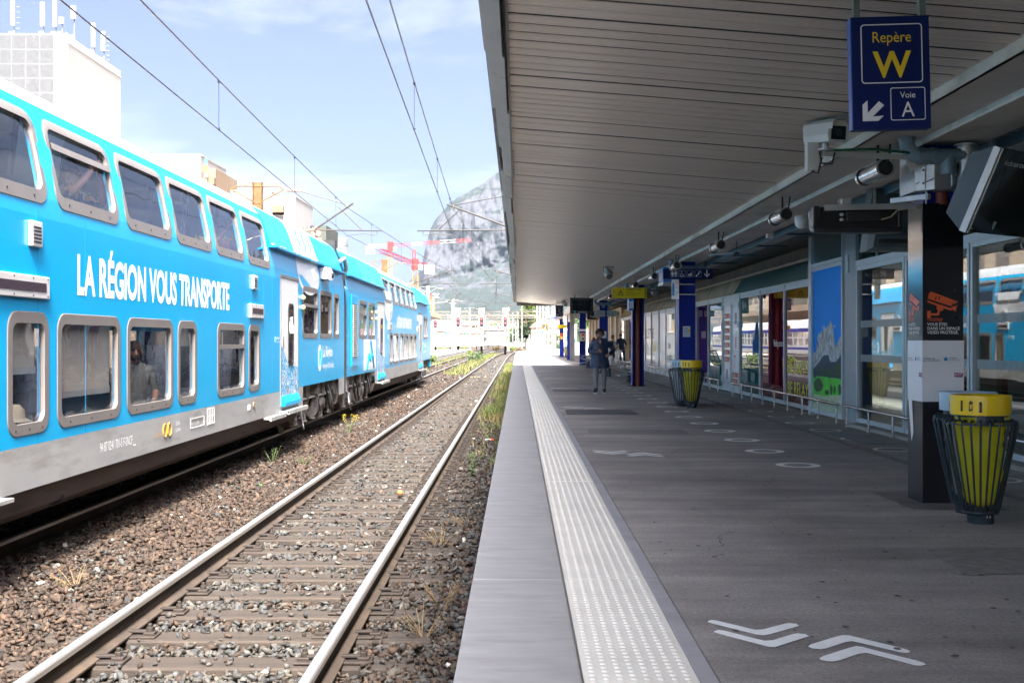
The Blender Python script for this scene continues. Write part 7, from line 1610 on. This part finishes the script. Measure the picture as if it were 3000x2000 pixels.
crane(500, (1142, 745), (1144, 722), [(1150, 719, 500), (1205, 716, 500), (1238, 713, 500), (1290, 709, 500), (1335, 706, 500), (1380, 703, 500)], [(1140, 719, 500), (1078, 720, 500)], True, 'red and white tower crane with level jib in front of the mountain')
crane(430, (1217, 786), (1216, 774), [(1208, 770, 430), (1178, 758, 410), (1145, 745, 390), (1115, 735, 370)], [(1220, 772, 430), (1250, 776, 440)], False, 'red tower crane with sloping jib on yellow mast')
lattice(MB(), P(1214, 768, 430), P(1212, 730, 430), 1.2, 1.8, .22).obj('apex', cred, [o for o in LINK if o.name.startswith('tower_crane')][-1])
t3 = thing('tower_crane', 'partly hidden red crane jib low over the train end', 'crane', (-40, 480, -1))
lattice(MB(), P(1251, 868, 480), P(1266, 866, 480), 1.6, 2.4, .3).obj('jib', cred, t3); lattice(MB(), P(1266, 866, 480), P(1287, 866, 480), 1.6, 2.4, .3).obj('jib', bwhite, t3); a = P(1268, 868, 480); lattice(MB(), (a.x, 480, -1), a, 1.6, 2.4, .25).obj('mast', cyel, t3)
# mountain
def mountain():
    OUT = [(-900,960),(0,955),(600,938),(900,912),(1050,886),(1120,862),(1160,846),(1193,829),(1222,803),(1235,786),(1240,762),(1246,737),(1250,712),(1255,691),(1262,668),(1270,651),(1283,634),(1297,618),(1312,600),(1327,586),(1350,573),(1373,561),(1396,547),(1419,534),(1445,514),(1469,498),(1500,470),(1560,425),(1660,380),(1780,350),(1900,380),(2100,500),(2400,680),(2900,830),(3800,940)]
    xs = []
    px = -900
    while px <= 3800:
        xs.append(px); px += 4 if 1140 < px < 1560 else 26
    YR = 4300.0; NT = 150; V = []; C = []
    def H(p):
        for (a, ya), (b_, yb_) in zip(OUT, OUT[1:]):
            if p <= b_: return ya+(yb_-ya)*(p-a)/(b_-a)
        return OUT[-1][1]
    rng = range(NT+1)
    for p in xs:
        X = (p-VX)/FP*YR; top = max(20, CZ+(996-H(p)-(noise.noise((p*.12, 3, 0))*2.2+noise.noise((p*.31, 7, 0))*1.2 if 1240 < p < 1500 else 0))/FP*YR)
        for i in rng:
            t = i/NT; z = top*t
            cliff = min(1, max(0, (t-.36)/.12))
            dep = 1500*(1-min(1, t/.42))**1.1 + 330*(1-max(0, (t-.42)/.58))
            q = (X*.006, z*.003, 1.7)
            f = noise.fractal(q, .9, 2.1, 5)*85+abs(noise.noise((X*.022, z*.006, 5)))*65*cliff+noise.noise((X*.05, z*.03, 2))*14
            if t < .55: f += noise.noise((X*.045, z*.06, 8))*20*(1-cliff*.7)
            e = (1-t)**.3 if i < NT else 0
            Y = YR-dep-f*min(1, (1-t)*9)
            V.append((X*Y/YR if False else X, Y, z-1.3))
            g = .55*noise.noise((X*.014, z*.03, 4))+.55*noise.noise((X*.045, z*.08, 6))+.35*noise.noise((X*.11, z*.15, 2))
            veg = max(0, min(1, .5+1.6*(.40-t)+g*1.0+(.42 if t > .9 else 0)))
            if cliff > .9: veg = max(0, min(1, (g+.02)*1.6+(.5 if t > .93 else 0)))
            C.append((veg, .5+.5*noise.noise((X*.02, z*.05, 12)), 0, 1))
        V.append((X, YR+900, -40)); C.append((1, .5, 0, 1))
    n = NT+2; F = [(i*n+j, (i+1)*n+j, (i+1)*n+j+1, i*n+j+1) for i in range(len(xs)-1) for j in range(n-1)]
    me = bpy.data.meshes.new('mountain'); me.from_pydata(V, [], F)
    at = me.attributes.new('veg', 'FLOAT_COLOR', 'POINT'); at.data.foreach_set('color', np.array(C, 'f').ravel())
    m = bpy.data.materials.new('mountain'); m.use_nodes = True; t = m.node_tree; b_ = t.nodes['Principled BSDF']; b_.inputs['Roughness'].default_value = .95; L = t.links.new
    an = t.nodes.new('ShaderNodeAttribute'); an.attribute_name = 'veg'; sp = t.nodes.new('ShaderNodeSeparateColor'); L(an.outputs['Color'], sp.inputs[0])
    tc_ = t.nodes.new('ShaderNodeTexCoord'); n1 = t.nodes.new('ShaderNodeTexNoise'); n1.inputs['Scale'].default_value = .05; n1.inputs['Detail'].default_value = 8; n1.inputs['Roughness'].default_value = .7; L(tc_.outputs['Object'], n1.inputs['Vector'])
    ad = t.nodes.new('ShaderNodeMath'); ad.operation = 'ADD'; L(sp.outputs[0], ad.inputs[0]); mu = t.nodes.new('ShaderNodeMath'); mu.operation = 'MULTIPLY_ADD'; mu.inputs[1].default_value = 1.4; mu.inputs[2].default_value = -.7; L(n1.outputs['Fac'], mu.inputs[0]); L(mu.outputs[0], ad.inputs[1])
    cr_ = t.nodes.new('ShaderNodeValToRGB'); cr_.color_ramp.elements[0].position = .22; cr_.color_ramp.elements[1].position = .78; cr_.color_ramp.elements[0].color = (.045, .047, .053, 1); cr_.color_ramp.elements[1].color = (.013, .022, .018, 1); L(ad.outputs[0], cr_.inputs['Fac'])
    n2_ = t.nodes.new('ShaderNodeTexNoise'); n2_.inputs['Scale'].default_value = .06; n2_.inputs['Detail'].default_value = 6; L(tc_.outputs['Object'], n2_.inputs['Vector']); mr = t.nodes.new('ShaderNodeMapRange'); mr.inputs['To Min'].default_value = .6; mr.inputs['To Max'].default_value = 1.4; L(n2_.outputs['Fac'], mr.inputs['Value'])
    mm = t.nodes.new('ShaderNodeMix'); mm.data_type = 'RGBA'; mm.blend_type = 'MULTIPLY'; mm.inputs['Factor'].default_value = 1; L(cr_.outputs['Color'], mm.inputs['A']); L(mr.outputs['Result'], mm.inputs['B']); L(mm.outputs['Result'], b_.inputs['Base Color'])
    me.materials.append(m); o = place(me, 'mountain'); tag(o, kind='structure'); return o
mountain()
# ------------------------------------------------------------ vegetation
leafm = {}
def leaf(nm, c):
    if nm not in leafm:
        m = M('leaf_'+nm, c, .7, var=.45, vs=9); leafm[nm] = m
    return leafm[nm]
green = leaf('green', (.03, .065, .012)); lime_ = leaf('lime', (.075, .11, .017)); dgreen = leaf('dark', (.016, .034, .010)); straw = leaf('straw', (.10, .075, .03)); yflow = M('flower_yellow', (.40, .27, .005), .6, var=.1); bark = M('bark', (.10, .075, .05), .9, var=.3)
def leaves(m, c, rx, ry, rz, n, s, seed, shell=.5):
    r = random.Random(seed)
    for _ in range(n):
        d = Vector((r.gauss(0, 1), r.gauss(0, 1), r.gauss(0, 1))).normalized(); q = shell+(1-shell)*r.random()
        p = Vector((c[0]+d.x*rx*q, c[1]+d.y*ry*q, c[2]+d.z*rz*q)); u = Vector((r.gauss(0, 1), r.gauss(0, 1), r.gauss(0, 1))).normalized(); v = u.orthogonal().normalized(); l = s*r.uniform(.6, 1.4)
        m.add([p-u*l, p-v*l*.42, p+u*l, p+v*l*.42], [(0, 1, 2, 3)])
    return m
def tree(x, y, z, h, r_, label, mat, seed, group='trees around the yard'):
    t = thing('tree', label, 'tree', (x, y, z), group); r = random.Random(seed)
    tm_ = MB().tube([(x, y, z), (x+.1, y, z+h*.3), (x-.05, y, z+h*.6), (x, y, z+h*.85)], [h*.03, h*.024, h*.016, h*.006], 8)
    for k in range(6): a = r.uniform(0, 6.28); tm_.tube([(x, y, z+h*(.3+.08*k)), (x+math.cos(a)*r_*.5, y+math.sin(a)*r_*.5, z+h*(.45+.08*k))], [h*.012, h*.004], 6)
    tm_.obj('trunk', bark, t, sm=60); m = MB()
    for k in range(20):
        a = r.uniform(0, 6.28); q = r.random()**.6*r_*.75; zz = z+h*r.uniform(.32, .92); s_ = r_*r.uniform(.25, .45)*(1.15-abs((zz-z)/h-.6))
        leaves(m, (x+math.cos(a)*q, y+math.sin(a)*q, zz), s_, s_, s_*.8, 130, h*.028, seed*50+k)
    m.obj('crown', mat, t, fix=False)
for a in (((1540-VX)/FP*235, 235, -.6, 8.5, 2.0, 'tall ivy covered tree behind the lone white post', dgreen, 1), ((1555-VX)/FP*260, 260, -1, 12, 3.0, 'yellowish tree top beyond the ivy tree', lime_, 2), ((1745-VX)/FP*150, 150, -1, 8, 3.2, 'round green tree between the blue columns', green, 3), ((1700-VX)/FP*170, 170, -1, 6, 2.8, 'green tree behind the call point column', green, 4),
          (9, 128, -.6, 4, 2.0, 'flowering bush by the far right wall', lime_, 5), ((1627-VX)/FP*150, 150, -.6, 3.2, 1.4, 'low bushy tree right of the white posts', green, 6), ((1400-VX)/FP*330, 330, -1, 7, 3.2, 'tree left of the middle signal, far away', dgreen, 7), ((1455-VX)/FP*390, 390, -1, 9, 5, 'broad far tree behind the gantries', green, 8), ((1515-VX)/FP*300, 300, -1, 7, 3.6, 'far tree by the end of the platform', green, 9), (-40, 330, -1, 9, 4, 'tree behind the pale houses', dgreen, 10), (-22, 430, -1, 10, 5, 'large far tree at the foot of the mountain', green, 12)): tree(*a)
def bush(x, y, z, r_, h, label, mat, seed, group='bushes and weeds by the tracks', n=260, s=.06):
    t = thing('bush', label, 'bush', (x, y, z), group); m = MB(); r = random.Random(seed)
    st_ = MB()
    for k in range(9): a = r.uniform(0, 6.28); st_.tube([(x, y, z), (x+math.cos(a)*r_*.4, y+math.sin(a)*r_*.4, z+h*.8)], [.012, .004], 5)
    st_.obj('stems', M('stem_green', (.09, .12, .04), .8), t)
    for k in range(7):
        a = r.uniform(0, 6.28); q = r_*.55*r.random(); leaves(m, (x+math.cos(a)*q, y+math.sin(a)*q, z+h*r.uniform(.35, .8)), r_*.5, r_*.5, h*.3, n//7, s, seed*9+k, .2)
    m.obj('foliage', mat, t, fix=False)
for a in ((-3.55, 97, -.58, 1.0, 1.15, 'round green bush growing between the two tracks', green, 1), (-4.4, 102, -.58, .5, .5, 'small dark bush left of the round one', dgreen, 2), (-6.75, 74, -.58, .7, .9, 'yellow green weed clump along the opposite platform wall', lime_, 3), (-6.8, 86, -.58, .9, 1.0, 'second lime weed clump by the opposite platform', lime_, 4), (-6.7, 60, -.58, .5, .4, 'low green weeds just beyond the train end', green, 5), (-6.2, 140, -.58, .6, .8, 'weed clump at the end of the opposite platform', lime_, 6)): bush(*a, s=.09)
for k, (px, Y) in enumerate(((1300, 170), (1330, 200), (1360, 190), (1455, 180), (1500, 190), (1520, 175))): bush((px-VX)/FP*Y, Y, -.6, 1.3, 1.0, ['yellow weeds below the opposite canopy', 'yellow weeds behind the left signal', 'yellow weeds near the red railing', 'yellow weeds right of the crossing', 'yellow weeds by the platform end', 'straw weeds beside the lone post'][k], [lime_, straw][k % 2], 30+k, s=.13)
# weeds on the ballast
def weed(px, py, h, label, kind, seed):
    b0 = G(px, py, -.57); r = random.Random(seed); t = thing('weed', label, 'weed', tuple(b0), 'weeds growing in the ballast'); st_, lf, fl = MB(), MB(), MB()
    ns = {'leafy': 2, 'spray': 9, 'yellow': 10, 'dry': 12, 'seedling': 1, 'tall': 3, 'twig': 6}[kind]
    for k in range(ns):
        a = r.uniform(0, 6.283); sp = {'leafy': .05, 'spray': .16, 'yellow': .26, 'dry': .25, 'seedling': .02, 'tall': .05, 'twig': .22}[kind]*r.uniform(.4, 1); hh = h*r.uniform(.6, 1)
        p0 = b0+Vector((r.uniform(-.02, .02), r.uniform(-.02, .02), -.03)); p2_ = b0+Vector((math.cos(a)*sp, math.sin(a)*sp, hh)); p1_ = (p0+p2_)/2+Vector((0, 0, hh*.12)); st_.tube([p0, p1_, p2_], [.004, .003, .0015], 5)
        for q in range({'leafy': 7, 'spray': 16, 'yellow': 9, 'dry': 8, 'seedling': 6, 'tall': 16, 'twig': 3}[kind]):
            w_ = (q+.5)/16*(1 if kind in ('tall', 'spray') else 16/ (10 if kind != 'seedling' else 6)); w_ = min(1, w_); c = p0.lerp(p2_, w_); aa = r.uniform(0, 6.283); L_ = {'leafy': .05, 'spray': .025, 'yellow': .05*(1.2-w_), 'dry': .012, 'seedling': .045, 'tall': .075*(1.1-w_*.7), 'twig': .01}[kind]
            u = Vector((math.cos(aa), math.sin(aa), r.uniform(.1, .8))).normalized(); v = u.cross(Vector((0, 0, 1))).normalized()*.3
            lf.add([c, c+u*L_*.5+v*L_, c+u*L_, c+u*L_*.5-v*L_], [(0, 1, 2, 3)])
            if kind == 'twig' : st_.tube([c, c+u*.09], [.002, .001], 4)
        if kind == 'yellow':
            for q in range(5): fl.ell(p2_+Vector((r.uniform(-.05, .05), r.uniform(-.05, .05), r.uniform(-.03, .03))), .011, .011, .007, 6, 4)
        if kind == 'dry':
            for q in range(6): fl.ell(p0.lerp(p2_, r.uniform(.4, 1))+Vector((r.uniform(-.03, .03), r.uniform(-.03, .03), 0)), .005, .005, .005, 5, 4)
    st_.obj('stems', M('stem_brown', (.16, .11, .06), .8) if kind in ('dry', 'twig') else M('stem_green'), t)
    if kind != 'twig': lf.obj('leaves', {'dry': straw, 'tall': leaf('bright', (.055, .14, .013)), 'seedling': leaf('bright', (.055, .14, .013))}.get(kind, green), t, fix=False)
    if fl.v: fl.obj('flowers', yflow if kind == 'yellow' else M('seed_pale', (.12, .09, .035), .8), t, sm=60)
for a in ((1020, 1270, .40, 'yellow flowering weed beside the train track', 'yellow', 1), (985, 1225, .30, 'second patch of yellow flowers nearer the train', 'yellow', 2), (800, 1360, .30, 'feathery green weed beside the sleeper ends', 'spray', 3), (770, 1335, .38, 'dry bare twig plant behind the feathery weed', 'twig', 4), (890, 1362, .16, 'small green weed left of the near rail', 'spray', 5), (228, 1545, .14, 'tiny green seedling beside the train track at lower left', 'seedling', 6), (1385, 1395, .42, 'tall bright green leafy weed by the platform wall', 'tall', 7), (1440, 1210, .25, 'yellowish weed at the foot of the platform', 'spray', 8), (1240, 1870, .22, 'dry orange weed at the foot of the platform near the camera', 'dry', 9), (1300, 1790, .25, 'dry weed with pale seeds beside the right rail', 'dry', 10), (220, 1720, .16, 'dry seeded weed in the brown ballast at lower left', 'dry', 11), (1290, 1600, .18, 'straw coloured weed by the sleeper ends', 'dry', 12), (1370, 1540, .12, 'low straw weed against the platform wall', 'dry', 13), (760, 1430, .06, 'small rosette between the tracks', 'seedling', 14), (1450, 1130, .35, 'grassy weed by the platform wall', 'spray', 15)): weed(*a)
gr = MB(); r = random.Random(4)
for _ in range(5200):
    y = 17+(70)*r.random()**1.3; d = noise.noise((y*.16, 3, 0)); x = -.30-abs(r.gauss(0, .30+.25*d))
    if x < -1.0 or (y < 24 and r.random() < .8): continue
    h = r.uniform(.08, .30)*(1 if y > 26 else .6); a = r.uniform(0, 6.28); w_ = .012+.0004*y; gr.add([(x-w_, y, -.6), (x+w_, y, -.6), (x+math.cos(a)*.1, y+math.sin(a)*.1, -.6+h)], [(0, 1, 2)])
for _ in range(2600):
    y = 60+90*r.random(); x = r.choice((-3.6, -6.7))+r.gauss(0, .35)+shift(y)
    h = r.uniform(.1, .4); a = r.uniform(0, 6.28); gr.add([(x-.05, y, -.6), (x+.05, y, -.6), (x+math.cos(a)*.15, y+math.sin(a)*.15, -.6+h)], [(0, 1, 2)])
gr.obj('trackside_grass', M('grass_mix', (.06, .085, .014), .8, var=.6, vs=1.2, dirt=(.13, .10, .03), ds=.8, dl=(.45, .6)), None, fix=False, kind='stuff', label='green and straw grass growing along the platform wall and between the far tracks')
# litter on the track
lb_ = MB().ell(G(1172, 1449, -.53)+Vector((0, 0, .03)), .035, .032, .033, 14, 10).obj('ball', M('ball_orange', (.75, .18, .04), .5, var=.2, vs=30), None, sm=60); tag(lb_, 'small orange ball lying on a sleeper between the rails', 'ball')
tub = thing('wrapper', 'white and red snack wrapper on the ballast by the platform', 'wrapper', tuple(G(1430, 1287, -.55))); c0 = G(1430, 1287, -.55)
MB().bar(c0+Vector((-.08, -.02, 0)), c0+Vector((.06, -.08, .01)), .05, .03).obj('foil', white, tub, bev=.008); MB().bar(c0+Vector((.06, -.08, .01)), c0+Vector((.11, -.1, .012)), .05, .03).obj('red_end', oj, tub)
pl = MB().cbox(G(1400, 1104, -.56), (.9, .12, .04)).obj('plank', M('plank_yellow', (.5, .32, .10), .7, var=.2), None); tag(pl, 'loose yellowish board lying between the far rails', 'board')
hut = thing('hut', 'small white hut at the end of the platform', 'hut', ((1554-VX)/FP*200, 200, 0)); x = (1554-VX)/FP*200
MB().box(x-.7, x+.7, 199, 201, -.6, 1.35).obj('wall', bwhite, hut); MB().prism([(x-.8, 1.35), (x+.8, 1.35), (x+.3, 1.7), (x-.3, 1.7)], 'y', 198.9, 201.1).obj('roof', roofr, hut)
rr_ = thing('red_railing', 'low red tube railing in the yard behind the signals', 'railing', (-9, 190, -.5)); m = MB()
for k in range(3): x = (1363+k*9-VX)/FP*190; m.tube([(x-.3, 190, -.6), (x-.3, 190, .6), (x+.25, 190, .6), (x+.25, 190, -.6)], .04, 6)
m.obj('hoop', cred, rr_)
wl = thing('garden_wall', 'purple brown wall with blue graffiti beyond the right platform end', 'wall', (9, 118, 0))
MB().box(6.6, 12.5, 116, 116.3, -.1, 2.6).obj('wall', M('wall_purple', (.20, .13, .13), .85, var=.15), wl); MB().box(4.9, 6.59, 122, 122.3, -.3, 3.2).obj('graffiti_panel', M('wall_white', (.6, .6, .58), .8), wl)
r = random.Random(3)
for k in range(14): MB().ell((r.uniform(5.1, 6.4), 121.97, r.uniform(.3, 2.7)), r.uniform(.1, .3), .02, r.uniform(.15, .4), 8, 6).obj('graffiti_patch', M_print('skyblue', (.18, .42, .62)) if k % 2 else M_print('navy2', (.05, .12, .3)), wl)
for k in range(6): bush(6.0+k*.9, 108+k*1.5, -.1, .9, 1.3, ['pink flowering bush by the white wall', 'bush in front of the purple wall', 'second bush in front of the purple wall', 'third bush in front of the purple wall', 'fourth bush in front of the purple wall', 'last bush in front of the purple wall'][k], [lime_, green][k % 2], 60+k, s=.09)
lw = thing('low_wall', 'low white wall behind the far right columns', 'wall', (5, 100, 0)); MB().box(4.3, 7.5, 106, 106.3, 0, 1.2).obj('wall', bwhite, lw)
# ------------------------------------------------------------ haze
hm_ = bpy.data.materials.new('haze'); hm_.use_nodes = True; t = hm_.node_tree; t.nodes.remove(t.nodes['Principled BSDF']); pv = t.nodes.new('ShaderNodeVolumePrincipled'); pv.inputs['Color'].default_value = (.55, .74, 1, 1); pv.inputs['Density'].default_value = .00002; pv.inputs['Anisotropy'].default_value = .2; t.links.new(pv.outputs[0], t.nodes['Material Output'].inputs['Volume'])
hz = MB().box(-9500, 9500, -410, 16500, -2.3, 1050).obj('haze', hm_, None); tag(hz, kind='stuff')
for o in LINK: COL.objects.link(o)
